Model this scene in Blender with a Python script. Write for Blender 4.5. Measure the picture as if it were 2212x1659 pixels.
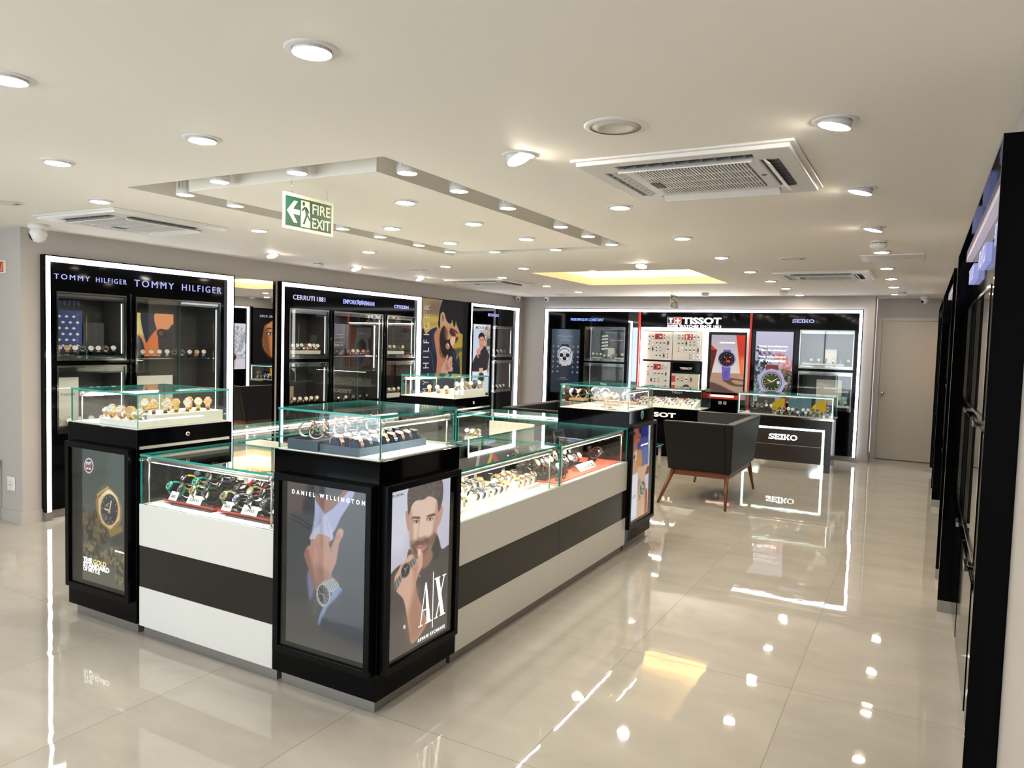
import bpy, bmesh, math, random
import numpy as np
from mathutils import Matrix, Vector, Euler
for o in list(bpy.data.objects): bpy.data.objects.remove(o)
scene = bpy.context.scene
COL = scene.collection
R = math.radians
random.seed(7)

# ------------------------------------------------------------------ camera
cam_data = bpy.data.cameras.new('camera'); cam = bpy.data.objects.new('camera', cam_data); COL.objects.link(cam)
yaw, pit, rol, FPX = 5.03536387e-01, 5.69889839e-02, 2.89753563e-02, 1604.0
f_ = Vector((-math.sin(yaw)*math.cos(pit), math.cos(yaw)*math.cos(pit), -math.sin(pit)))
r_ = Vector((math.cos(yaw), math.sin(yaw), 0)); u_ = r_.cross(f_)
r2 = r_*math.cos(rol)+u_*math.sin(rol); u2 = -r_*math.sin(rol)+u_*math.cos(rol)
cam.matrix_world = Matrix(((r2.x, u2.x, -f_.x, 0), (r2.y, u2.y, -f_.y, 0), (r2.z, u2.z, -f_.z, 1.6), (0, 0, 0, 1)))
cam_data.sensor_fit = 'HORIZONTAL'; cam_data.sensor_width = 36; cam_data.lens = FPX/2212*36
cam_data.clip_start = .02; cam_data.clip_end = 60
scene.camera = cam

# ------------------------------------------------------------------ world, exposure
scene.view_settings.view_transform = 'Standard'; scene.view_settings.look = 'None'
scene.view_settings.gamma = 1; scene.view_settings.use_curve_mapping = False
scene.view_settings.exposure = 0.56
scene.cycles.transparent_max_bounces = 40
scene.cycles.max_bounces = 10; scene.cycles.diffuse_bounces = 4; scene.cycles.glossy_bounces = 6
scene.cycles.caustics_reflective = False; scene.cycles.caustics_refractive = False
world = bpy.data.worlds.new('world'); scene.world = world; world.use_nodes = True
world.node_tree.nodes['Background'].inputs[0].default_value = (.85, .92, 1, 1)
world.node_tree.nodes['Background'].inputs[1].default_value = .8
H = 2.40                    # ceiling height
LAMP_E = 138.0               # radiance of the downlight lenses
# daylight entering by the shop front behind the photographer
dl = bpy.data.lights.new('daylight', 'AREA'); dl.shape = 'RECTANGLE'; dl.size = 5.6; dl.size_y = 2.0
dl.energy = 140; dl.color = (.88, .91, 1.0)
dlo = bpy.data.objects.new('daylight', dl); COL.objects.link(dlo)
dlo.location = (-4.2, -2.75, 1.25); dlo.rotation_euler = (R(90), 0, 0)

# ------------------------------------------------------------------ materials
def mat(name, col=(.5, .5, .5), rough=.5, metal=0, coat=0, ior=1.5, emis=None, es=0, spec=.5, bump=None, samp=True):
    m = bpy.data.materials.new(name); m.use_nodes = True
    nt = m.node_tree; b = nt.nodes['Principled BSDF']
    b.inputs['Base Color'].default_value = (*col, 1); b.inputs['Roughness'].default_value = rough
    b.inputs['Metallic'].default_value = metal; b.inputs['IOR'].default_value = ior
    b.inputs['Specular IOR Level'].default_value = spec
    b.inputs['Coat Weight'].default_value = coat; b.inputs['Coat Roughness'].default_value = .03
    if emis: b.inputs['Emission Color'].default_value = (*emis, 1); b.inputs['Emission Strength'].default_value = es
    n = nt.nodes.new('ShaderNodeTexNoise'); n.inputs['Scale'].default_value = bump[0] if bump else 60
    tc = nt.nodes.new('ShaderNodeNewGeometry'); nt.links.new(tc.outputs['Position'], n.inputs['Vector'])
    if bump:
        bp = nt.nodes.new('ShaderNodeBump'); bp.inputs['Strength'].default_value = bump[1]; bp.inputs['Distance'].default_value = bump[2] if len(bump) > 2 else .002
        nt.links.new(n.outputs['Fac'], bp.inputs['Height']); nt.links.new(bp.outputs['Normal'], b.inputs['Normal'])
    else:   # faint uneven gloss
        mr = nt.nodes.new('ShaderNodeMapRange'); mr.inputs['To Min'].default_value = rough*.97; mr.inputs['To Max'].default_value = rough*1.03
        nt.links.new(n.outputs['Fac'], mr.inputs['Value']); nt.links.new(mr.outputs[0], b.inputs['Roughness'])
    if not samp: m.cycles.emission_sampling = 'NONE'
    return m
M = {}
def D(name, *a, **k): M[name] = mat(name, *a, **k)
D('ceiling', (.92, .885, .815), .7, spec=.2, bump=(2.2, .12, .02))
D('wall_grey', (.48, .455, .43), .6, spec=.25, bump=(90, .05))
D('door_paint', (.50, .48, .42), .45)
D('black_gloss', (.0012, .0014, .002), .05, spec=.08)
D('black_satin', (.002, .0024, .003), .22, spec=.10)
D('charcoal', (.013, .0115, .011), .16, spec=.35)
D('white_panel', (.70, .705, .67), .28)
D('white_lit', (.86, .85, .80), .35)
D('white_plastic', (.78, .77, .75), .4)
D('offwhite', (.72, .68, .58), .45)
D('alu', (.62, .60, .56), .35, 1)
D('plinth', (.32, .30, .28), .38, .75)
D('chrome', (.85, .84, .82), .06, 1)
D('steel', (.62, .62, .64), .16, 1)
D('gold', (.90, .62, .25), .17, 1)
D('rose', (.85, .50, .34), .17, 1)
D('gunmetal', (.10, .10, .11), .22, 1)
D('black_strap', (.012, .012, .014), .42)
D('brown_strap', (.17, .06, .025), .45)
D('navy_strap', (.014, .03, .10), .45)
D('teal_rubber', (.0, .22, .16), .4)
D('red_rubber', (.55, .015, .02), .35)
D('yellow_rubber', (.75, .42, .01), .4)
D('green_rubber', (.16, .18, .08), .5)
D('dial_black', (.012, .012, .014), .2)
D('dial_white', (.82, .82, .80), .2)
D('dial_blue', (.02, .05, .16), .2)
D('dial_green', (.01, .08, .05), .2)
D('dial_gold', (.75, .52, .25), .25, .5)
D('navy_velvet', (.012, .028, .09), .8)
D('slate_board', (.045, .075, .11), .5)
D('grey_dark', (.075, .070, .068), .35)
D('niche_grey', (.095, .088, .085), .4)
D('leather', (.006, .006, .0065), .42, spec=.3, bump=(220, .12, .001))
D('acrylic_clear', (.8, .82, .82), .08)
D('acrylic_black', (.02, .018, .018), .08)
D('red_lacquer', (.36, .03, .025), .12)
D('red_matte', (.72, .13, .08), .55)
D('red_bright', (.60, .03, .025), .35)
D('cyan', (.25, .65, .75), .3)
D('yellow', (.78, .55, .02), .5)
D('kraft', (.50, .36, .22), .6)
D('blue_card', (.10, .22, .34), .5)
D('green_sign', (.0, .055, .027), .4)
D('sign_cream', (.72, .74, .55), .5)
D('print_black', (.02, .02, .02), .5)
D('print_white', (.85, .85, .85), .5)
D('print_blue', (.03, .06, .25), .5)
D('leaf', (.10, .30, .04), .5)
D('vent_dark', (.05, .05, .055), .5)
D('vent_grey', (.28, .28, .30), .5)
D('rubber_cable', (.015, .015, .015), .5)
D('led_white', (.9, .9, .9), .4, emis=(.93, .93, 1.0), es=4.5)
D('led_cyan', (.9, .9, .9), .4, emis=(.62, .93, .86), es=2.6)
D('led_tube', (.9, .9, .9), .4, emis=(1, .95, .84), es=46)
D('niche_strip', (.9, .9, .9), .4, emis=(1, .96, .88), es=1.3)
D('led_strip', (.9, .9, .9), .4, emis=(1, .96, .88), es=55)
D('cove_warm', (.9, .9, .9), .4, emis=(1, .68, .27), es=19)
D('lamp_lens', (.9, .9, .9), .4, emis=(1, .86, .69), es=LAMP_E)
D('letter_blue', (.1, .1, .15), .4, emis=(.25, .28, .64), es=1.0, samp=False)
D('letter_ice', (.1, .1, .12), .4, emis=(.40, .42, .66), es=1.0, samp=False)
D('letter_fc', (.1, .1, .12), .4, emis=(.14, .28, .8), es=1.0, samp=False)
D('led_dim', (.3, .3, .3), .4, emis=(.30, .25, .30), es=.75)
D('letter_side', (.1, .1, .15), .4, emis=(.17, .19, .40), es=1.0, samp=False)
D('trim_chrome', (.20, .195, .18), .10, 1)
M['mirror_dark'] = mat('mirror_dark', (.16, .18, .19), .01, 1)
D('letter_white', (.8, .8, .8), .4, emis=(1, .98, .92), es=1.6, samp=False)
D('letter_cream', (.8, .8, .8), .4, emis=(1, .82, .55), es=.9, samp=False)
D('letter_gold', (.8, .6, .3), .4, emis=(.75, .48, .16), es=.5, samp=False)
D('letter_grey', (.4, .4, .4), .4, emis=(.45, .45, .5), es=.35, samp=False)
D('board_lit', (.88, .86, .82), .5)

def wood(name, c1, c2):
    m = mat(name, c1, .35); nt = m.node_tree; b = nt.nodes['Principled BSDF']
    tc = nt.nodes.new('ShaderNodeTexCoord'); mp = nt.nodes.new('ShaderNodeMapping'); mp.inputs['Scale'].default_value = (60, 6, 60)
    n = nt.nodes.new('ShaderNodeTexNoise'); n.inputs['Scale'].default_value = 2; n.inputs['Detail'].default_value = 5
    rp = nt.nodes.new('ShaderNodeMixRGB'); rp.inputs[1].default_value = (*c1, 1); rp.inputs[2].default_value = (*c2, 1)
    nt.links.new(tc.outputs['Object'], mp.inputs[0]); nt.links.new(mp.outputs[0], n.inputs[0]); nt.links.new(n.outputs[0], rp.inputs[0])
    nt.links.new(rp.outputs[0], b.inputs['Base Color']); M[name] = m
wood('walnut', (.22, .075, .03), (.10, .03, .012)); wood('oak', (.50, .28, .12), (.30, .15, .05))
wood('darkwood', (.030, .018, .014), (.012, .008, .007))

def glass(name, tint, extra=0.0):
    m = bpy.data.materials.new(name); m.use_nodes = True; nt = m.node_tree; nt.nodes.clear()
    out = nt.nodes.new('ShaderNodeOutputMaterial'); mx = nt.nodes.new('ShaderNodeMixShader')
    t = nt.nodes.new('ShaderNodeBsdfTransparent'); t.inputs[0].default_value = (*tint, 1)
    g = nt.nodes.new('ShaderNodeBsdfGlossy'); g.inputs['Roughness'].default_value = .0; g.inputs[0].default_value = (1, 1, 1, 1)
    fr = nt.nodes.new('ShaderNodeFresnel'); fr.inputs['IOR'].default_value = 1.5
    # use the same Fresnel from either side
    geo = nt.nodes.new('ShaderNodeNewGeometry'); dt = nt.nodes.new('ShaderNodeVectorMath'); dt.operation = 'DOT_PRODUCT'
    nt.links.new(geo.outputs['Incoming'], dt.inputs[0]); nt.links.new(geo.outputs['Normal'], dt.inputs[1])
    ab = nt.nodes.new('ShaderNodeMath'); ab.operation = 'ABSOLUTE'; nt.links.new(dt.outputs['Value'], ab.inputs[0])
    om = nt.nodes.new('ShaderNodeMath'); om.operation = 'SUBTRACT'; om.inputs[0].default_value = 1; nt.links.new(ab.outputs[0], om.inputs[1])
    pw = nt.nodes.new('ShaderNodeMath'); pw.operation = 'POWER'; pw.inputs[1].default_value = 5; nt.links.new(om.outputs[0], pw.inputs[0])
    ma = nt.nodes.new('ShaderNodeMath'); ma.operation = 'MULTIPLY_ADD'; ma.inputs[1].default_value = .92; ma.inputs[2].default_value = .035+extra
    nt.links.new(pw.outputs[0], ma.inputs[0]); nt.links.new(ma.outputs[0], mx.inputs[0])
    nt.links.new(t.outputs[0], mx.inputs[1]); nt.links.new(g.outputs[0], mx.inputs[2]); nt.links.new(mx.outputs[0], out.inputs[0])
    M[name] = m
glass('glass', (.965, .985, .98)); glass('glass_case', (.95, .98, .97), .01); glass('glass_dark', (.80, .80, .80), .03)
D('glass_edge', (.03, .33, .29), .12, emis=(.02, .28, .24), es=0)
M['mirror'] = mat('mirror', (.90, .90, .89), .0, 1)
M['mirror'].node_tree.nodes['Principled BSDF'].inputs['Roughness'].default_value = 0

def floor_mat():
    m = mat('polished_tile', (.6, .57, .5), .05); nt = m.node_tree; b = nt.nodes['Principled BSDF']; L = nt.links
    for l in list(b.inputs['Roughness'].links): L.remove(l)
    N = nt.nodes.new
    geo = N('ShaderNodeNewGeometry'); sx = N('ShaderNodeSeparateXYZ'); L.new(geo.outputs['Position'], sx.inputs[0])
    def math_(op, a, b_=None, c=None):
        n = N('ShaderNodeMath'); n.operation = op
        for i, v in enumerate((a, b_, c)):
            if v is None: continue
            if isinstance(v, (int, float)): n.inputs[i].default_value = v
            else: L.new(v, n.inputs[i])
        return n.outputs[0]
    tx = math_('DIVIDE', math_('ADD', sx.outputs[0], .46+80), .8); ty = math_('DIVIDE', math_('ADD', sx.outputs[1], -2.435+122), 1.22)
    fx = math_('FRACT', tx); fy = math_('FRACT', ty)
    dx = math_('MULTIPLY', math_('SUBTRACT', .5, math_('ABSOLUTE', math_('SUBTRACT', fx, .5))), .8)
    dy = math_('MULTIPLY', math_('SUBTRACT', .5, math_('ABSOLUTE', math_('SUBTRACT', fy, .5))), 1.22)
    d = math_('MINIMUM', dx, dy); grout = math_('LESS_THAN', d, .0016)
    cb = N('ShaderNodeCombineXYZ'); L.new(math_('FLOOR', tx), cb.inputs[0]); L.new(math_('FLOOR', ty), cb.inputs[1])
    wn = N('ShaderNodeTexWhiteNoise'); wn.noise_dimensions = '3D'; L.new(cb.outputs[0], wn.inputs['Vector'])
    # pattern coordinates shifted per tile
    sc = N('ShaderNodeVectorMath'); sc.operation = 'SCALE'; sc.inputs['Scale'].default_value = 13; L.new(wn.outputs['Color'], sc.inputs[0])
    ad = N('ShaderNodeVectorMath'); ad.operation = 'ADD'; L.new(geo.outputs['Position'], ad.inputs[0]); L.new(sc.outputs[0], ad.inputs[1])
    mp = N('ShaderNodeMapping'); mp.inputs['Scale'].default_value = (1.1, 2.3, 1); mp.inputs['Rotation'].default_value = (0, 0, .25); L.new(ad.outputs[0], mp.inputs[0])
    n1 = N('ShaderNodeTexNoise'); n1.inputs['Scale'].default_value = 1.6; n1.inputs['Detail'].default_value = 8; n1.inputs['Roughness'].default_value = .62; n1.inputs['Distortion'].default_value = .5
    L.new(mp.outputs[0], n1.inputs['Vector'])
    cr = N('ShaderNodeValToRGB'); e = cr.color_ramp.elements; e[0].position = .3; e[0].color = (.42, .40, .355, 1); e[1].position = .72; e[1].color = (.51, .49, .44, 1)
    L.new(n1.outputs['Fac'], cr.inputs[0])
    mx = N('ShaderNodeMixRGB'); mx.inputs[2].default_value = (.20, .18, .15, 1); L.new(grout, mx.inputs[0]); L.new(cr.outputs[0], mx.inputs[1]); L.new(mx.outputs[0], b.inputs['Base Color'])
    rr = math_('MULTIPLY_ADD', grout, .5, .028); L.new(rr, b.inputs['Roughness'])
    # gentle tile waviness and lippage
    n2 = N('ShaderNodeTexNoise'); n2.inputs['Scale'].default_value = 5.5; n2.inputs['Detail'].default_value = 2; L.new(ad.outputs[0], n2.inputs['Vector'])
    edge = N('ShaderNodeMapRange'); edge.interpolation_type = 'SMOOTHSTEP'; edge.inputs['From Min'].default_value = 0; edge.inputs['From Max'].default_value = .07; edge.inputs['To Min'].default_value = -.35; edge.inputs['To Max'].default_value = 0; L.new(d, edge.inputs['Value'])
    hh = math_('ADD', n2.outputs['Fac'], edge.outputs[0])
    bp = N('ShaderNodeBump'); bp.inputs['Strength'].default_value = .35; bp.inputs['Distance'].default_value = .0013; L.new(hh, bp.inputs['Height']); L.new(bp.outputs['Normal'], b.inputs['Normal'])
    b.inputs['IOR'].default_value = 1.5; b.inputs['Coat Weight'].default_value = .0
    M['floor'] = m
floor_mat()
def vcol_mat(name, strength, gloss=True, lit=True):
    m = bpy.data.materials.new(name); m.use_nodes = True; nt = m.node_tree; b = nt.nodes['Principled BSDF']
    a = nt.nodes.new('ShaderNodeAttribute'); a.attribute_name = 'Col'
    if lit:
        b.inputs['Base Color'].default_value = (.01, .01, .01, 1); nt.links.new(a.outputs['Color'], b.inputs['Emission Color']); b.inputs['Emission Strength'].default_value = strength
    else: nt.links.new(a.outputs['Color'], b.inputs['Base Color'])
    b.inputs['Roughness'].default_value = .5; b.inputs['Specular IOR Level'].default_value = .05
    m.cycles.emission_sampling = 'NONE'; M[name] = m
vcol_mat('print_lit', .70); vcol_mat('print_dim', .55); vcol_mat('print_paper', 0, False, False)

# ------------------------------------------------------------------ mesh building
ID = lambda x, y, z: (x, y, z)
class MB:
    def __init__(s, T=ID): s.v = []; s.f = []; s.m = []; s.sm = []; s.T = T; s.mats = []
    def mi(s, m):
        if m not in s.mats: s.mats.append(m)
        return s.mats.index(m)
    def add(s, vs, fs, m, smooth=False, X=None):
        o = len(s.v)
        for p in vs:
            if X is not None: p = X @ Vector(p)
            s.v.append(s.T(*p))
        k = s.mi(m)
        for f in fs: s.f.append([i+o for i in f]); s.m.append(k); s.sm.append(smooth)
        return s
    def box(s, x0, y0, z0, x1, y1, z1, m, X=None):
        v = [(x, y, z) for z in (z0, z1) for y in (y0, y1) for x in (x0, x1)]
        return s.add(v, [(0, 2, 3, 1), (4, 5, 7, 6), (0, 1, 5, 4), (2, 6, 7, 3), (0, 4, 6, 2), (1, 3, 7, 5)], m, X=X)
    def hexa(s, bot, top, m): return s.add(list(bot)+list(top), [(3, 2, 1, 0), (4, 5, 6, 7), (0, 1, 5, 4), (1, 2, 6, 5), (2, 3, 7, 6), (3, 0, 4, 7)], m)
    def pane(s, x0, y0, z0, x1, y1, z1, m='glass', e='glass_edge'):
        d = (x1-x0, y1-y0, z1-z0); ax = d.index(min(d))
        v = [(x, y, z) for z in (z0, z1) for y in (y0, y1) for x in (x0, x1)]
        F = [[(0, 4, 6, 2), (1, 3, 7, 5)], [(0, 1, 5, 4), (2, 6, 7, 3)], [(0, 2, 3, 1), (4, 5, 7, 6)]]
        s.add(v, F[ax], m); s.add(v, [f for i in range(3) if i != ax for f in F[i]], e); return s
    def quad(s, a, b, c, d, m): return s.add([a, b, c, d], [(0, 1, 2, 3)], m)
    def lathe(s, prof, m, n=24, X=None, smooth=True, cap=True, c=(0, 0, 0)):
        vs = []; fs = []
        for r, z in prof:
            for i in range(n): a = 2*math.pi*i/n; vs.append((c[0]+r*math.cos(a), c[1]+r*math.sin(a), c[2]+z))
        for k in range(len(prof)-1):
            for i in range(n): j = (i+1) % n; fs.append((k*n+i, k*n+j, (k+1)*n+j, (k+1)*n+i))
        if cap: fs.append(tuple(range(n))[::-1]); fs.append(tuple((len(prof)-1)*n+i for i in range(n)))
        return s.add(vs, fs, m, smooth, X)
    def tube(s, pts, r, m, n=8, smooth=True, r1=None):
        P = [Vector(p) for p in pts]; vs = []; fs = []; k = len(P)
        for i, p in enumerate(P):
            t = (P[min(i+1, k-1)]-P[max(i-1, 0)]).normalized()
            a = t.orthogonal().normalized() if i == 0 else (a-t*a.dot(t)).normalized()
            b = t.cross(a); rr = r if r1 is None else r+(r1-r)*i/(k-1)
            for j in range(n): q = 2*math.pi*j/n; vs.append(tuple(p+(a*math.cos(q)+b*math.sin(q))*rr))
        for i in range(k-1):
            for j in range(n): j2 = (j+1) % n; fs.append((i*n+j, i*n+j2, (i+1)*n+j2, (i+1)*n+j))
        fs.append(tuple(range(n))[::-1]); fs.append(tuple((k-1)*n+j for j in range(n)))
        return s.add(vs, fs, m, smooth)
    def prism(s, poly, z0, z1, m, X=None):
        n = len(poly); v = [(x, y, z0) for x, y in poly]+[(x, y, z1) for x, y in poly]
        return s.add(v, [tuple(range(n))[::-1], tuple(range(n, 2*n))]+[(i, (i+1) % n, (i+1) % n+n, i+n) for i in range(n)], m, X=X)
    def holed(s, u0, u1, v0, v1, holes, w0, w1, m):
        """slab in (x=w, y=u, z=v) given by T(u, v, w) order u,v,w"""
        us = sorted({u0, u1, *[h[0] for h in holes], *[h[1] for h in holes]}); vs = sorted({v0, v1, *[h[2] for h in holes], *[h[3] for h in holes]})
        us = [u for u in us if u0 <= u <= u1]; vs = [v for v in vs if v0 <= v <= v1]
        def solid(i, j):
            if i < 0 or j < 0 or i >= len(us)-1 or j >= len(vs)-1: return False
            a = (us[i]+us[i+1])/2; b = (vs[j]+vs[j+1])/2
            return not any(h[0] < a < h[1] and h[2] < b < h[3] for h in holes)
        for i in range(len(us)-1):
            for j in range(len(vs)-1):
                if not solid(i, j): continue
                a, b, c, d = us[i], us[i+1], vs[j], vs[j+1]
                s.quad((a, c, w0), (a, d, w0), (b, d, w0), (b, c, w0), m); s.quad((a, c, w1), (b, c, w1), (b, d, w1), (a, d, w1), m)
                if not solid(i-1, j): s.quad((a, c, w0), (a, c, w1), (a, d, w1), (a, d, w0), m)
                if not solid(i+1, j): s.quad((b, c, w0), (b, d, w0), (b, d, w1), (b, c, w1), m)
                if not solid(i, j-1): s.quad((a, c, w0), (b, c, w0), (b, c, w1), (a, c, w1), m)
                if not solid(i, j+1): s.quad((a, d, w0), (a, d, w1), (b, d, w1), (b, d, w0), m)
        return s
    def mesh(s, name):
        me = bpy.data.meshes.new(name); me.from_pydata(s.v, [], s.f)
        for k in s.mats: me.materials.append(M[k])
        me.polygons.foreach_set('material_index', s.m); me.polygons.foreach_set('use_smooth', s.sm)
        bm = bmesh.new(); bm.from_mesh(me); bmesh.ops.remove_doubles(bm, verts=bm.verts, dist=1e-6)
        bmesh.ops.recalc_face_normals(bm, faces=bm.faces)
        bm.to_mesh(me); bm.free(); return me
    def build(s, name, parent=None, label=None, bevel=0, **k):
        o = bpy.data.objects.new(name, s.mesh(name)); COL.objects.link(o)
        if parent: o.parent = parent
        if bevel:
            b = o.modifiers.new('bevel', 'BEVEL'); b.width = bevel; b.segments = 2; b.limit_method = 'ANGLE'
        if parent is None: tag(o, label, **k)
        elif label: o['label'] = label
        return o
def tag(o, label=None, cat=None, group=None, kind=None):
    if label: o['label'] = label
    if cat: o['category'] = cat
    if group: o['group'] = group
    if kind: o['kind'] = kind
    return o
def thing(name, label, cat, loc=(0, 0, 0), rz=0, group=None):
    o = bpy.data.objects.new(name, None); COL.objects.link(o); o.empty_display_size = .05
    o.location = loc; o.rotation_euler = (0, 0, rz); return tag(o, label, cat, group)
def rebase(root, loc):
    """put an Empty built at the world origin onto its thing's base, children keeping their world place"""
    root.location = loc
    for ch in list(KIDS(root)): ch.location = ch.location-Vector(loc)
def KIDS(o): return [c for c in COL.objects if c.parent == o]
def copy_tree(o, kids, parent=None):
    c = o.copy(); COL.objects.link(c)
    if parent is not None: c.parent = parent
    for ch, sub in kids: copy_tree(ch, sub, c)
    return c
def tree(o, allk=None):
    allk = allk or {}
    for x in COL.objects:
        if x.parent: allk.setdefault(x.parent.name, []).append(x)
    def rec(a): return [(c, rec(c)) for c in allk.get(a.name, [])]
    return rec(o)
def struct(name, mb):
    o = mb.build(name); o['kind'] = 'structure'; return o
TL = lambda XL: (lambda u, v, w: (XL+w, u, v))     # left wall: u along +Y, w into the room
TB = lambda YB: (lambda u, v, w: (u, YB-w, v))     # back wall: u along +X
TR = lambda XR: (lambda u, v, w: (XR-w, u, v))     # right wall
TFc = lambda YF: (lambda u, v, w: (u, YF-w, v))    # any face looking to -Y
TSx = lambda XS: (lambda u, v, w: (XS+w, u, v))    # any face looking to +X

_tc = {}
def text_mesh(body, space=1.0, bold=0.0):
    key = (body, space, bold)
    if key not in _tc:
        cu = bpy.data.curves.new('t', 'FONT'); cu.body = body; cu.space_character = space; cu.offset = bold; cu.extrude = 0; cu.resolution_u = 3
        o = bpy.data.objects.new('t', cu); COL.objects.link(o)
        bpy.context.view_layer.update()
        me = bpy.data.meshes.new_from_object(o.evaluated_get(bpy.context.evaluated_depsgraph_get()))
        v = [tuple(x.co) for x in me.vertices]; f = [tuple(p.vertices) for p in me.polygons]
        bpy.data.objects.remove(o); bpy.data.meshes.remove(me); bpy.data.curves.remove(cu)
        _tc[key] = (v, f)
    return _tc[key]
def text(mb, body, u, v, w, width, height, m, space=1.0, bold=0.0, depth=.004, mirror=False, vertical=False):
    """letters standing on the plane of mb.T; (u, v) = lower left corner, w = distance from the plane"""
    if 'M' in body or 'W' in body: bold = min(bold, .006)
    vs, fs = text_mesh(body, space, bold)
    if not vs: return
    xs = [a[0] for a in vs]; ys = [a[1] for a in vs]; x0, x1, y0, y1 = min(xs), max(xs), min(ys), max(ys)
    sx = width/(x1-x0); sy = height/max(y1-y0, 1e-6)
    def P(a, ww):
        p, q = (a[0]-x0)*sx, (a[1]-y0)*sy
        if mirror: p = width-p
        return (u-q+height, v+p, ww) if vertical else (u+p, v+q, ww)
    front = [P(a, w+depth) for a in vs]
    edge = {}
    for f in fs:
        for i in range(len(f)):
            a, b = f[i], f[(i+1) % len(f)]; edge[(a, b)] = edge.get((a, b), 0)+1
    bd = [e for e in edge if (e[1], e[0]) not in edge]
    n = len(vs); back = [P(a, w) for a in vs]
    mb.add(front+back, list(fs)+[(a, b, b+n, a+n) for a, b in bd], m)

def words(parent, T, items, label=None):
    for it in items: mb = MB(T); text(mb, *it[:7], **(it[7] if len(it) > 7 else {})); mb.build('lettering', parent, label)
# ================================================================== THE ROOM
XW = -6.34   # left wall face
YW = 11.85   # back wall face
XR = .24     # right wall face
mb = MB(); mb.quad((-8.2, -2.9, 0), (XR+.6, -2.9, 0), (XR+.6, 12.45, 0), (-8.2, 12.45, 0), 'floor'); mb.box(-8.2, -2.9, -.12, XR+.6, 12.45, -.004, 'plinth'); struct('floor', mb)
TO = (-3.95, -2.13, 2.63, 5.95); T2 = (-4.01, -2.16, 7.66, 9.42)
AC = [(-.93, 3.46), (-5.12, 3.47), (-.95, 8.5), (-5.15, 8.65)]
mb = MB(lambda u, v, w: (u, v, w))
mb.holed(-8.2, XR+.6, -2.9, 12.45, [TO, T2], H, H+.02, 'ceiling')
# trench recess
a, b, c, d = TO
for q in (((a, c), (b, c)), ((b, c), (b, d)), ((b, d), (a, d)), ((a, d), (a, c))):
    (p0, p1), (p2, p3) = q; mb.quad((p0, p1, H+.02), (p2, p3, H+.02), (p2, p3, H+.28), (p0, p1, H+.28), 'ceiling')
mb.quad((a, c, H+.28), (b, c, H+.28), (b, d, H+.28), (a, d, H+.28), 'ceiling')
mb.box(-3.71, 2.85, H, -2.35, 5.71, H+.275, 'ceiling')
# cove recess
a, b, c, d = T2; lz = H+.085
for q in (((a, c), (b, c)), ((b, c), (b, d)), ((b, d), (a, d)), ((a, d), (a, c))):
    (p0, p1), (p2, p3) = q; mb.quad((p0, p1, H+.02), (p2, p3, H+.02), (p2, p3, lz), (p0, p1, lz), 'ceiling')
e = .22; zt = H+.30
mb.holed(a-e, b+e, c-e, d+e, [T2], lz, lz+.015, 'ceiling')
for q in (((a-e, c-e), (b+e, c-e)), ((b+e, c-e), (b+e, d+e)), ((b+e, d+e), (a-e, d+e)), ((a-e, d+e), (a-e, c-e))):
    (p0, p1), (p2, p3) = q; mb.quad((p0, p1, lz), (p2, p3, lz), (p2, p3, zt), (p0, p1, zt), 'ceiling')
mb.quad((a-e, c-e, zt), (b+e, c-e, zt), (b+e, d+e, zt), (a-e, d+e, zt), 'ceiling')
struct('ceiling', mb)
mb = MB()
for (x0, y0, x1, y1) in ((a-.15, c-.16, b+.15, c-.13), (a-.15, d+.13, b+.15, d+.16), (a-.16, c-.15, a-.13, d+.15), (b+.13, c-.15, b+.16, d+.15)):
    mb.box(x0, y0, lz+.016, x1, y1, lz+.032, 'cove_warm')
mb.build('cove_light', None, 'warm yellow strip lighting hidden in the rectangular ceiling cove', cat='light')

CAB1 = (3.47, 5.38); MIR = (5.39, 5.98); CAB2 = (6.02, 8.68); CAB3 = (9.99, 11.61)
mb = MB(TL(XW)); mb.holed(3.32, YW, 0, H, [(CAB1[0]+.03, CAB1[1]-.02, -.1, 2.18), (CAB2[0]+.03, CAB2[1]-.02, -.1, 2.18), (CAB3[0]+.03, CAB3[1]-.03, -.1, 2.17)], -.45, 0, 'wall_grey')
mb.T = ID; mb.box(-8.2, 3.32, 0, XW-.45, 3.5, H, 'wall_grey'); struct('wall_left', mb)
mb = MB(TB(YW)); mb.holed(XW-.45, -.63, 0, H, [(-5.80, -.80, -.1, 2.18)], -.45, 0, 'wall_grey'); mb.T = ID
struct('wall_back', mb)
mb = MB(); mb.box(-.63, 12.42, 0, XR+.6, 12.6, H, 'wall_grey'); struct('wall_door', mb)
RC = [(2.40, 5.34), (6.04, 8.98), (9.65, 11.42)]
mb = MB(TR(XR)); mb.holed(-2.9, 12.42, 0, H, [(p+.03, q-.03, -.1, 2.18) for p, q in RC], -.5, 0, 'wall_grey'); struct('wall_right', mb)
mb = MB(TB(-2.5)); mb.T = lambda u, v, w: (u, -2.5-w, v)
mb.holed(-8.2, XR, 0, H, [(-7.0, -1.4, .05, 2.25)], 0, .15, 'wall_grey'); struct('wall_front', mb)
mb = MB(); mb.box(-8.35, -2.9, 0, -8.2, 3.5, H, 'wall_grey'); struct('wall_side', mb)
mb = MB(); 
for i in range(4):
    x0 = -7.0+i*1.4; mb.pane(x0+.02, -2.585, .05, x0+1.38, -2.575, 2.25)
    mb.box(x0-.02, -2.62, .05, x0+.02, -2.54, 2.25, 'alu')
struct('window_1', mb)
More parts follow.
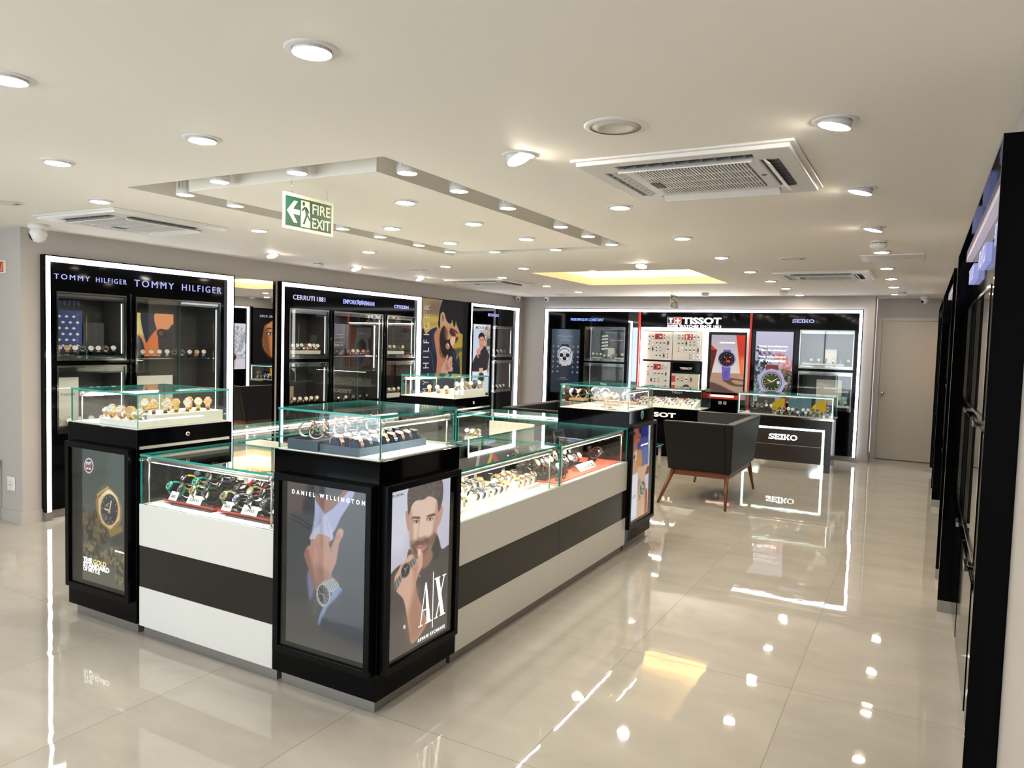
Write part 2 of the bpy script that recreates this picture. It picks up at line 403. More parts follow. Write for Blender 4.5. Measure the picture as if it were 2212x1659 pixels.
# skirting of grey tile
mb = MB(); mb.box(XW, 3.32, 0, XW+.012, CAB1[0], .10, 'wall_grey'); mb.box(-8.2, 3.305, 0, XW+.012, 3.32, .10, 'wall_grey')
for p, q in ((CAB2[1], CAB3[0]), (CAB3[1], YW)): mb.box(XW, p, 0, XW+.012, q, .10, 'wall_grey')
struct('baseboard_left', mb)
mb = MB(); mb.box(XW, YW-.012, 0, -5.85, YW, .10, 'wall_grey'); mb.box(-.76, YW-.012, 0, -.618, YW, .10, 'wall_grey'); mb.box(-.63, YW, 0, -.618, 12.34, .10, 'wall_grey'); struct('baseboard_back', mb)
# door
mb = MB(); x0, x1 = -.60, .23
mb.box(x0, 12.37, 0, x0+.05, 12.42, 2.12, 'door_paint'); mb.box(x1-.05, 12.37, 0, x1, 12.42, 2.12, 'door_paint'); mb.box(x0+.0505, 12.37, 2.07, x1-.0505, 12.42, 2.12, 'door_paint')
fr = struct('trim_1', mb)
mb = MB(); mb.box(x0+.053, 12.385, .012, x1-.053, 12.42, 2.067, 'door_paint'); door = struct('door_1', mb)
mb = MB(); Xk = Matrix.Translation((x0+.10, 12.385, 1.0)) @ Matrix.Rotation(R(90), 4, 'X')
mb.lathe([(.028, 0), (.030, .004), (.028, .008), (.013, .012), (.012, .03), (.024, .038), (.027, .05), (.022, .062), (0.008, .066)], 'chrome', X=Xk); mb.build('door_handle', door, 'round chrome door knob')

# ================================================================== CEILING FIXTURES
def ordinal(i): return ('first', 'second', 'third', 'fourth', 'fifth', 'sixth', 'seventh', 'eighth', 'ninth', 'tenth', 'eleventh', 'twelfth', 'thirteenth', 'fourteenth', 'fifteenth', 'sixteenth')[i]
def downlight(kind):
    root = thing('ceiling_light', 'x', 'ceiling light')
    mb = MB(); mb.lathe([(.056, -.004), (.071, -.005), (.077, -.001), (.077, .001), (.056, .001)], 'white_plastic', 28, cap=False); mb.build('trim_ring', root)
    mb = MB()
    X = Matrix.Identity(4)
    if kind == 'tilt': X = Matrix.Translation((0, .004, -.010)) @ Matrix.Rotation(R(-18), 4, 'X')
    if kind == 'away': X = Matrix.Translation((-.005, 0, -.006)) @ Matrix.Rotation(R(-26), 4, 'Y')
    if kind == 'side': X = Matrix.Translation((0, 0, -.008)) @ Matrix.Rotation(R(13), 4, 'Y')
    mb.lathe([(.0545, -.012), (.0535, .012), (.04, .03)], 'white_plastic', 24, X, cap=False); mb.build('lamp_body', root)
    mb = MB(); mb.lathe([(.0005, -.0135), (.048, -.0135), (.0535, -.0116)], 'lamp_lens', 24, X, cap=False); mb.build('lens', root)
    return root
P1 = [('flat', -2.62, 1.34, 'cut by the left edge of the photo'), ('flat', -1.54, 1.58, 'largest one, nearest the viewer'), ('flat', -2.65, 2.10, 'in front of the trench ceiling, second row'),
      ('flat', -3.68, 2.10, 'left of the trench ceiling, second row'), ('flat', -4.51, 2.83, 'beside the left air conditioner'), ('flat', -4.5, 4.08, 'left of the trench ceiling, behind the air conditioner'),
      ('away', -5.72, 5.36, 'turned towards the left wall above the tall mirror'), ('flat', -4.55, 5.43, 'left of the far corner of the trench ceiling'), ('flat', -4.57, 6.73, 'between the trench ceiling and the left wall, beyond its far end'),
      ('flat', -4.61, 8.04, 'beside the cove, near the far left air conditioner'), ('away', -1.56, 2.84, 'turned aside so its grey fins show'), ('side', -.31, 2.84, 'nearest of the right row, tilted'),
      ('side', -.31, 4.06, 'second of the right row, tilted'), ('side', -.32, 5.33, 'third of the right row, tilted'), ('flat', -1.58, 4.10, 'first beyond the large air conditioner'), ('flat', -1.59, 5.42, 'second beyond the large air conditioner'),
      ('flat', -1.60, 6.67, 'third beyond the large air conditioner'), ('flat', -1.61, 7.96, 'at the left edge of the far right air conditioner'), ('flat', -1.60, 9.10, 'at the far corner of the far right air conditioner'), ('flat', -1.60, 10.20, 'second from the back wall in the middle row'),
      ('flat', -1.60, 11.43, 'last of the middle row by the back wall'), ('flat', -.33, 6.61, 'fourth of the right row, under the smoke detector'), ('flat', -.34, 7.88, 'fifth of the right row'), ('flat', -.34, 9.01, 'sixth of the right row'),
      ('flat', -.35, 10.14, 'seventh of the right row'), ('flat', -.36, 11.38, 'last of the right row by the door'), ('flat', -3.81, 7.10, 'between the trench ceiling and the cove'), ('flat', -3.19, 7.55, 'at the near edge of the yellow cove'),
      ('flat', -4.67, 9.40, 'left of the far end of the cove'), ('flat', -4.68, 10.52, 'left, in front of the back wall'), ('tilt', -2.48, 7.08, 'tilted one right in front of the cove'), ('away', -5.76, 6.66, 'turned towards the left wall above the middle cabinet'),
      ('away', -5.81, 7.97, 'turned towards the left wall before the big portrait'), ('flat', -5.78, 2.55, 'by the left edge beside the near camera dome'), ('flat', -2.69, 3.53, 'nearest on the panel inside the trench'), ('flat', -3.41, 4.32, 'middle left on the panel inside the trench'),
      ('flat', -2.72, 4.33, 'middle right on the panel inside the trench'), ('flat', -3.44, 5.12, 'far left on the panel inside the trench'), ('flat', -2.72, 5.10, 'far right on the panel inside the trench')]
kinds = {}
for k, x, y, lab in P1:
    if k not in kinds: o = kinds[k] = downlight(k); o['_t'] = 0
    else: o = copy_tree(kinds[k], tree(kinds[k]))
    o.location = (x, y, H); tag(o, 'round recessed ceiling light, '+lab, group='recessed ceiling lights')
for k in kinds.values(): del k['_t']
def canlight():
    root = thing('trench_spotlight', 'x', 'ceiling light')
    mb = MB(); mb.lathe([(.047, -.0008), (.05, -.0035), (.0525, .0), (.052, .035), (.047, .038), (.044, .085), (.03, .10)], 'white_plastic', 28)
    for i in range(14):
        a = 2*math.pi*i/14; X = Matrix.Rotation(a, 4, 'Z'); mb.box(.043, -.0025, .038, .051, .0025, .095, 'white_plastic', X)
    mb.build('lamp_housing', root)
    mb = MB(); mb.lathe([(.0005, -.0015), (.046, -.0015)], 'lamp_lens', 28, cap=False); mb.build('lens', root)
    mb = MB()
    for s in (-1, 1): mb.box(s*.052-.003, -.008, .02, s*.052+.003, .008, .20, 'white_plastic')
    mb.box(-.055, -.008, .195, .055, .008, .278, 'white_plastic'); mb.build('bracket', root); return root
P2 = [(-2.76, 2.74, 'second from the near right corner'), (-3.32, 2.74, 'third from the near right corner'), (-3.83, 2.92, 'in the near left corner, tilted'), (-3.84, 3.29, 'first along the left side'), (-3.84, 3.76, 'just left of the exit sign'), (-3.84, 4.28, 'just right of the exit sign'),
      (-3.84, 4.72, 'fourth along the left side'), (-3.84, 5.24, 'fifth along the left side'), (-3.84, 5.72, 'in the far left corner'), (-3.43, 5.83, 'left one of the far side'), (-2.82, 5.83, 'right one of the far side'), (-2.24, 2.95, 'in the near right corner, largest'),
      (-2.24, 3.41, 'second along the right side'), (-2.24, 3.95, 'third along the right side'), (-2.24, 4.70, 'fourth along the right side'), (-2.24, 5.18, 'fifth along the right side'), (-2.24, 5.66, 'in the far right corner')]
c0 = None
for x, y, lab in P2:
    if c0 is None: c0 = canlight(); o = c0; tr0 = tree(c0)
    else: o = copy_tree(c0, tr0)
    o.location = (x, y, H+.003); o.rotation_euler = (0, 0, 0 if abs(x+3)<.8 and (y<2.8 or y>5.8) else R(90))
    tag(o, 'white finned spotlight in the ceiling trench, '+lab, group='spotlights in the ceiling trench')

def cassette(x, y, rz, lab):
    root = thing('ceiling_air_conditioner', lab, 'air conditioner', (x, y, H), rz, 'ceiling cassette air conditioners')
    s = .465
    mb = MB(lambda u, v, w: (u, v, -w))
    # frame with four slots
    sl = [(-.29, .29, .30, .375), (-.29, .29, -.375, -.30), (-.375, -.30, -.27, .27), (.30, .375, -.27, .27), (-.245, .245, -.245, .245)]
    mb.holed(-s+.02, s-.02, -s+.02, s-.02, sl, 0, .028, 'white_plastic')
    mb.hexa([(-s, -s, 0), (s, -s, 0), (s, s, 0), (-s, s, 0)], [(-s, -s, .012), (s, -s, .012), (s, s, .012), (-s, s, .012)], 'white_plastic'); mb.build('panel_frame', root, bevel=.006)
    mb = MB(lambda u, v, w: (u, v, -w)); mb.box(-.40, -.40, .0125, .40, .40, .0135, 'vent_dark'); mb.build('duct_opening', root)
    mb = MB(lambda u, v, w: (u, v, -w))
    for i in range(34):
        q = -.24+i*.0143; mb.box(q, -.243, .018, q+.0075, .243, .031, 'white_plastic')
    for q in (-.12, 0, .12): mb.box(-.243, q-.003, .016, .243, q+.003, .0315, 'white_plastic')
    mb.box(-.245, -.02, .029, -.20, .09, .0335, 'vent_dark'); mb.build('intake_grille', root)
    for k in range(4):
        mb = MB(lambda u, v, w: (u, v, -w)); X = Matrix.Rotation(R(90*k), 4, 'Z')
        op = k % 2 == 0 or k == 3
        mb.add([(-.285, .31, .02), (.285, .31, .02), (.285, .345, .050 if op else .031), (-.285, .345, .050 if op else .031), (-.285, .313, .017), (.285, .313, .017), (.285, .348, .046 if op else .028), (-.285, .348, .046 if op else .028)],
               [(0, 1, 2, 3), (4, 7, 6, 5), (0, 4, 5, 1), (2, 6, 7, 3), (0, 3, 7, 4), (1, 5, 6, 2)], 'white_plastic', X=X)
        for i in range(10): q = -.26+i*.0578; mb.box(q, .325, .014, q+.003, .372, .028, 'vent_grey', X)
        mb.build('louvre', root)
    mb = MB(lambda u, v, w: (u, v, -w)); mb.lathe([(.0004, .0295), (.012, .0295), (.012, .028)], 'print_blue', 16, Matrix.Translation((.272, 0, 0)), cap=False); mb.build('badge', root, 'small round blue badge')
cassette(AC[0][0], AC[0][1], 0, 'large white four-way air conditioner in the ceiling nearest the viewer')
cassette(AC[1][0], AC[1][1], 0, 'white four-way air conditioner above the left wall cabinets near the viewer')
cassette(AC[2][0], AC[2][1], 0, 'white four-way air conditioner in the ceiling before the right end of the back wall')
cassette(AC[3][0], AC[3][1], 0, 'white four-way air conditioner in the ceiling by the far left wall portrait')

spk = None
for x, y, lab in ((-1.03, 2.60, 'nearest, beside the large air conditioner'), (-5.2, 2.62, 'near the left edge before the left air conditioner'), (-5.15, 7.01, 'above the middle cabinet of the left wall'), (-1.04, 6.92, 'in front of the far right air conditioner'), (-5.27, 11.2, 'in the far left corner of the ceiling')):
    if spk is None:
        spk = thing('ceiling_speaker', 'x', 'speaker'); o = spk
        mb = MB(); mb.lathe([(.094, -.006), (.108, -.006), (.117, -.001), (.117, .002)], 'white_plastic', 36, cap=False); mb.build('rim', spk)
        mb = MB(); mb.lathe([(.0005, -.004), (.060, -.006), (.064, -.010), (.070, -.004), (.095, -.003), (.095, 0)], 'offwhite', 36, cap=False); mb.build('grille', spk); sk = tree(spk)
    else: o = copy_tree(spk, sk)
    o.location = (x, y, H); tag(o, 'round flush ceiling speaker, '+lab, group='ceiling speakers')
det = None
for x, y, lab in ((-5.82, 6.11, 'above the left wall between mirror and middle cabinet'), (-.32, 6.0, 'in the right row of lights'), (-1.72, 10.75, 'in front of the back wall, right of the middle'), (-.28, 11.05, 'before the white door'), (-2.85, 11.0, 'right of the far exit sign')):
    if det is None:
        det = thing('smoke_detector', 'x', 'smoke detector'); o = det
        mb = MB(); mb.lathe([(.055, .0), (.055, -.012), (.045, -.014), (.045, -.020)], 'white_plastic', 28, cap=False); mb.build('base', det)
        mb = MB(); mb.lathe([(.058, -.020), (.060, -.034), (.052, -.048), (.03, -.056), (.0005, -.058)], 'white_plastic', 28, cap=False)
        mb.tube([(0, 0, -.055), (0, 0, -.068)], .004, 'white_plastic'); mb.build('head', det)
        mb = MB()
        for i in range(10): mb.box(.0455, -.008, -.0195, .048, .008, -.0145, 'vent_dark', Matrix.Rotation(2*math.pi*i/10, 4, 'Z'))
        mb.build('smoke_slots', det); dk = tree(det)
    else: o = copy_tree(det, dk)
    o.location = (x, y, H); tag(o, 'white smoke detector on the ceiling, '+lab, group='smoke detectors')
cc = None
for x, y, s, a, lab in ((-6.05, 3.30, 1.25, -120, 'in the near left corner above the first cabinet'), (-6.26, 11.5, .8, -60, 'at the far left corner of the room'), (-5.75, 11.6, .8, -90, 'above the left end of the back wall cabinet'), (-.02, 11.9, 1.0, -130, 'above the white door')):
    if cc is None:
        cc = thing('security_camera', 'x', 'camera'); o = cc
        mb = MB(); mb.lathe([(.058, 0), (.058, -.022), (.050, -.030), (.040, -.034)], 'white_plastic', 28); mb.build('mount', cc)
        mb = MB(); mb.lathe([(.0005, -.052), (.025, -.046), (.043, -.025), (.05, 0), (.044, .024), (.03, .035)], 'white_plastic', 28, Matrix.Translation((0, 0, -.060)), cap=False); hd = mb.build('camera_head', cc)
        mb = MB(); mb.lathe([(.0004, .051), (.014, .051), (.024, .045), (.026, .042)], 'print_black', 20, Matrix.Translation((0, 0, -.062)) @ Matrix.Rotation(R(112), 4, 'Y'), cap=False); mb.build('camera_lens', hd); ck = tree(cc)
    else: o = copy_tree(cc, ck)
    o.location = (x, y, H); o.scale = (s, s, s); o.rotation_euler = (0, 0, R(a)); tag(o, 'white security camera dome, '+lab, group='security cameras')
mb = MB(lambda u, v, w: (u, v, H-w)); mb.holed(-.50, -.03, 6.83, 7.30, [(-.45, -.08, 6.88, 7.25)], 0, .006, 'white_plastic'); mb.box(-.45, 6.88, .0, -.08, 7.25, .003, 'white_plastic')
mb.build('access_panel', None, 'flat square access panel in the ceiling before the white door', cat='ceiling panel')

def arrow_sign(x, y0, y1, z0, z1, lab, dim=1):
    root = thing('exit_sign', lab, 'exit sign', (0, 0, 0), 0, 'hanging fire exit signs')
    T = TSx(x)
    W = y1-y0; h = z1-z0
    mb = MB(T); mb.box(y0, z0, -.004, y1, z1, 0, 'sign_cream'); mb.build('sign_board', root)
    mb = MB(T); e = .045*W; mb.box(y0+e, z0+e, 0, y1-e, z1-e, .0012, 'green_sign'); mb.build('green_panel', root)
    mb = MB(T); ww = .0014
    def P(pts): return [(y0+a*W, z0+b*h) for a, b in pts]
    X = None
    mb.prism(P([(.07, .50), (.20, .80), (.27, .80), (.18, .57), (.31, .57), (.31, .43), (.18, .43), (.27, .20), (.20, .20)]), ww, ww+.001, 'sign_cream')
    mb.prism(P([(.335, .12), (.52, .12), (.52, .30), (.50, .86), (.335, .86)]), ww, ww+.0006, 'sign_cream'); mb.build('arrow_and_doorway', root)
    mb = MB(T); g = 'green_sign'; w2 = ww+.0006; w3 = w2+.0008
    mb.prism([(y0+(.385+.026*math.cos(t))*W, z0+(.775+.06*math.sin(t))*h) for t in [i*math.pi/6 for i in range(12)]], w2, w3, g)
    mb.prism(P([(.40, .70), (.45, .69), (.475, .48), (.43, .46)]), w2, w3, g); mb.prism(P([(.40, .70), (.345, .60), (.355, .55), (.41, .63)]), w2, w3, g)
    mb.prism(P([(.45, .68), (.50, .56), (.485, .53), (.44, .62)]), w2, w3, g); mb.prism(P([(.43, .47), (.37, .20), (.405, .20), (.46, .45)]), w2, w3, g); mb.prism(P([(.45, .46), (.50, .33), (.57, .33), (.57, .38), (.51, .39), (.475, .48)]), w2, w3, g)
    mb.build('running_figure', root)
    mb = MB(T); text(mb, 'FIRE', y0+.56*W, z0+.54*h, ww, .37*W, .29*h, 'sign_cream', bold=.01, depth=.001); text(mb, 'EXIT', y0+.56*W, z0+.14*h, ww, .37*W, .29*h, 'sign_cream', bold=.01, depth=.001); mb.build('lettering', root)
    for yy in (y0+.16*W, y0+.86*W):
        mb = MB(); n = 10; pts = [(x-.002, yy, H), (x-.002, yy, z1+.035)]+[(x-.002, yy+.008*math.sin(t), z1+.02+.013*math.cos(t)) for t in [i*.45 for i in range(9)]]
        mb.tube(pts, .0013, 'steel', 5); mb.tube([(x-.002, yy, z1+.02), (x-.002, yy, z1-.006)], .001, 'steel', 5); mb.build('hook', root)
    rebase(root, (x, (y0+y1)/2, z1))
arrow_sign(-2.90, 2.785, 3.155, 2.150, 2.335, 'green FIRE EXIT sign with left arrow hanging below the trench ceiling')
arrow_sign(-2.95, 9.62, 9.98, 2.105, 2.285, 'small far FIRE EXIT sign hanging beyond the yellow cove')

# left return wall: fire notice, socket, cable
t = thing('fire_notice', 'cream wall notice with red fire symbol at the left edge', 'sign', (-6.62, 3.318, 2.09))
mb = MB(TFc(3.318)); mb.box(-6.72, 2.035, 0, -6.536, 2.14, .012, 'sign_cream'); mb.build('board', t)
mb = MB(TFc(3.306)); mb.box(-6.70, 2.046, 0, -6.563, 2.128, .001, 'red_bright')
for i in range(4): mb.prism([(-6.60+.008*i, 2.055+.015*i), (-6.575, 2.060+.017*i), (-6.578, 2.066+.017*i), (-6.606+.008*i, 2.062+.015*i)], .001, .002, 'sign_cream')
mb.build('fire_symbol', t, 'red square with flame strokes')
for ch in KIDS(t): ch.location = -Vector(t.location)
t = thing('power_socket', 'white power socket low on the wall left of the first cabinet', 'socket', (-6.49, 3.318, .32))
mb = MB(TFc(3.318)); mb.box(-6.545, .26, 0, -6.435, .375, .009, 'white_plastic'); mb.build('plate', t, bevel=.003)
mb = MB(TFc(3.309)); mb.box(-6.525, .275, 0, -6.455, .36, .004, 'white_plastic')
for px, pz in ((-6.49, .335), (-6.503, .31), (-6.477, .31)): mb.box(px-.003, pz-.006, .004, px+.003, pz+.006, .0045, 'print_black')
mb.build('socket_insert', t)
for ch in KIDS(t): ch.location = -Vector(t.location)
t = thing('wall_switch', 'white switch plate on the left wall beside the far cabinet', 'switch', (XW, 11.72, 1.24))
mb = MB(TL(XW)); mb.box(11.68, 1.19, 0, 11.77, 1.30, .009, 'white_plastic'); mb.build('plate', t)
mb = MB(TL(XW+.009)); mb.box(11.70, 1.21, 0, 11.75, 1.28, .004, 'white_plastic'); mb.build('rocker', t)
for ch in KIDS(t): ch.location = -Vector(t.location)
mb = MB(); mb.tube([(-6.75, 3.2, .02), (-6.66, 3.18, .012), (-6.52, 3.10, .012), (-6.42, 3.04, .012), (-6.36, 2.98, .012)], .011, 'rubber_cable'); mb.tube([(-6.64, 3.30, .5), (-6.645, 3.29, .2), (-6.64, 3.27, .06), (-6.60, 3.2, .014), (-6.52, 3.12, .014)], .008, 'rubber_cable')
mb.build('floor_cable', None, 'black cable lying on the floor at the left edge by the socket', cat='cable')
# ================================================================== PRINTED PICTURES (vertex-coloured prints)
def homog(src, dst):
    A = []
    for (x, y), (u, v) in zip(src, dst): A.append([x, y, 1, 0, 0, 0, -u*x, -u*y, -u]); A.append([0, 0, 0, x, y, 1, -v*x, -v*y, -v])
    _, _, V = np.linalg.svd(np.array(A, float)); return V[-1].reshape(3, 3)
rng = np.random.RandomState(3)
def blur(a, s):
    if s <= 0: return a
    r = max(1, int(s*2.5)); k = np.exp(-.5*(np.arange(-r, r+1)/s)**2); k /= k.sum()
    for ax in (0, 1):
        p = [(0, 0)]*a.ndim; p[ax] = (r, r); b = np.pad(a, p, mode='edge'); o = 0
        for i, w in enumerate(k): sl = [slice(None)]*a.ndim; sl[ax] = slice(i, i+a.shape[ax]); o = o+w*b[tuple(sl)]
        a = o
    return a
def smooth_poly(P, n=5):
    P = np.array(P, float); m = len(P); out = []
    for i in range(m):
        a, b, c, d = P[i-1], P[i], P[(i+1) % m], P[(i+2) % m]
        for t in np.arange(n)/n: out.append(.5*((2*b)+(-a+c)*t+(2*a-5*b+4*c-d)*t*t+(-a+3*b-3*c+d)*t**3))
    return out
class Cv:
    """a painted print; sketch coordinates 'src' (4 corners) map onto the plane rectangle uv"""
    def __init__(s, uv, src, duv, step, unit=.0017):
        s.unit = unit
        s.u0, s.u1, s.v0, s.v1 = uv; s.w = int(round((s.u1-s.u0)/step))+1; s.h = int(round((s.v1-s.v0)/step))+1; s.step = step
        s.Hm = homog(src, duv) if src else None; s.a = np.zeros((s.h, s.w, 3))
        s.k = None
    def uvp(s, p):
        if s.Hm is None: return p
        q = s.Hm @ np.array([p[0], p[1], 1.0]); return q[0]/q[2], q[1]/q[2]
    def c(s, p):
        u, v = s.uvp(p); return (u-s.u0)/(s.u1-s.u0)*(s.w-1), (s.v1-v)/(s.v1-s.v0)*(s.h-1)
    def fill(s, top, bot):
        t = np.linspace(0, 1, s.h)[:, None, None]; s.a[:] = np.array(top)/255*(1-t)+np.array(bot)/255*t; return s
    def mask(s, P, soft=0):
        soft = soft*s.unit/s.step
        P = np.array(P, float); x0, x1 = int(max(0, P[:, 0].min()-1)), int(min(s.w, P[:, 0].max()+2)); y0, y1 = int(max(0, P[:, 1].min()-1)), int(min(s.h, P[:, 1].max()+2))
        m = np.zeros((s.h, s.w))
        if x1 <= x0 or y1 <= y0: return m
        K = 3; xs = (np.arange((x1-x0)*K)+.5)/K+x0-.5; ys = (np.arange((y1-y0)*K)+.5)/K+y0-.5; X, Y = np.meshgrid(xs, ys); ins = np.zeros(X.shape, bool)
        for i in range(len(P)):
            (ax, ay), (bx, by) = P[i-1], P[i]
            if ay == by: continue
            ins ^= ((ay > Y) != (by > Y)) & (X < (bx-ax)*(Y-ay)/(by-ay)+ax)
        m[y0:y1, x0:x1] = ins.reshape(y1-y0, K, x1-x0, K).mean((1, 3)); return blur(m, soft)
    def put(s, m, col, alpha=1):
        m = (m*alpha)[..., None]; s.a = s.a*(1-m)+(np.array(col)/255 if not isinstance(col, np.ndarray) or col.ndim == 1 else col)*m
    def poly(s, P, col, soft=0, alpha=1, sm=True):
        Q = [s.c(p) for p in P]; Q = smooth_poly(Q) if sm else Q; s.put(s.mask(Q, soft), col, alpha); return s
    def ell(s, cx, cy, rx, ry, col, ang=0, soft=0, alpha=1, ring=0):
        ca, sa = math.cos(R(ang)), math.sin(R(ang))
        def pts(k): return [s.c((cx+ca*rx*k*math.cos(t)-sa*ry*k*math.sin(t), cy+sa*rx*k*math.cos(t)+ca*ry*k*math.sin(t))) for t in np.linspace(0, 2*math.pi, 40, endpoint=False)]
        m = s.mask(pts(1), soft)
        if ring: m = np.clip(m-s.mask(pts(1-ring), soft), 0, 1)
        s.put(m, col, alpha); return s
    def line(s, P, w, col, soft=0, alpha=1):
        Q = [np.array(s.c(p)) for p in P]; m = np.zeros((s.h, s.w)); w = w/s.step*1.0
        for a, b in zip(Q[:-1], Q[1:]):
            d = b-a; L = np.hypot(*d) or 1; n = np.array([-d[1], d[0]])/L*w/2; m = np.maximum(m, s.mask([a+n, b+n, b-n, a-n]))
        s.put(blur(m, soft*s.unit/s.step), col, alpha); return s
    def noise(s, sc, oct=4):
        o = np.zeros((s.h, s.w)); amp = 1; tot = 0
        for k in range(oct):
            g = rng.rand(int(s.h/sc)+3, int(s.w/sc)+3); y = np.arange(s.h)/sc; x = np.arange(s.w)/sc; yi = y.astype(int); xi = x.astype(int); fy = (y-yi)[:, None]; fx = (x-xi)[None]
            fy = fy*fy*(3-2*fy); fx = fx*fx*(3-2*fx); G = lambda a, b: g[np.ix_(yi+a, xi+b)]
            o += amp*((G(0, 0)*(1-fx)+G(0, 1)*fx)*(1-fy)+(G(1, 0)*(1-fx)+G(1, 1)*fx)*fy); tot += amp; amp *= .55; sc = max(1.01, sc/2)
        return o/tot
    def grain(s, P, c1, c2, sc=8, soft=2, lo=.35, hi=.65, alpha=1):
        n = np.clip((s.noise(sc*s.unit*1.8/s.step)-lo)/(hi-lo), 0, 1)[..., None]; col = np.array(c1)/255*(1-n)+np.array(c2)/255*n
        m = s.mask(smooth_poly([s.c(p) for p in P]), soft)[..., None]*alpha; s.a = s.a*(1-m)+col*m; return s
    def build(s, name, T, w, parent, m='print_lit', label=None):
        hh, ww = s.h, s.w; V = [T(s.u0+(s.u1-s.u0)*i/(ww-1), s.v1-(s.v1-s.v0)*j/(hh-1), w) for j in range(hh) for i in range(ww)]
        F = [(j*ww+i, j*ww+i+1, (j+1)*ww+i+1, (j+1)*ww+i) for j in range(hh-1) for i in range(ww-1)]
        me = bpy.data.meshes.new(name); me.from_pydata(V, [], F); me.materials.append(M[m])
        at = me.color_attributes.new('Col', 'FLOAT_COLOR', 'POINT'); c = np.clip(s.a, 0, 1).reshape(-1, 3); lin = np.where(c <= .04045, c/12.92, ((c+.055)/1.055)**2.4)
        at.data.foreach_set('color', np.concatenate([lin, np.ones((len(lin), 1))], 1).astype(np.float32).ravel())
        o = bpy.data.objects.new(name, me); COL.objects.link(o)
        if parent: o.parent = parent
        if label: o['label'] = label
        return o
def shade(cv, P, col, soft, alpha=.6): cv.poly(P, col, soft, alpha)

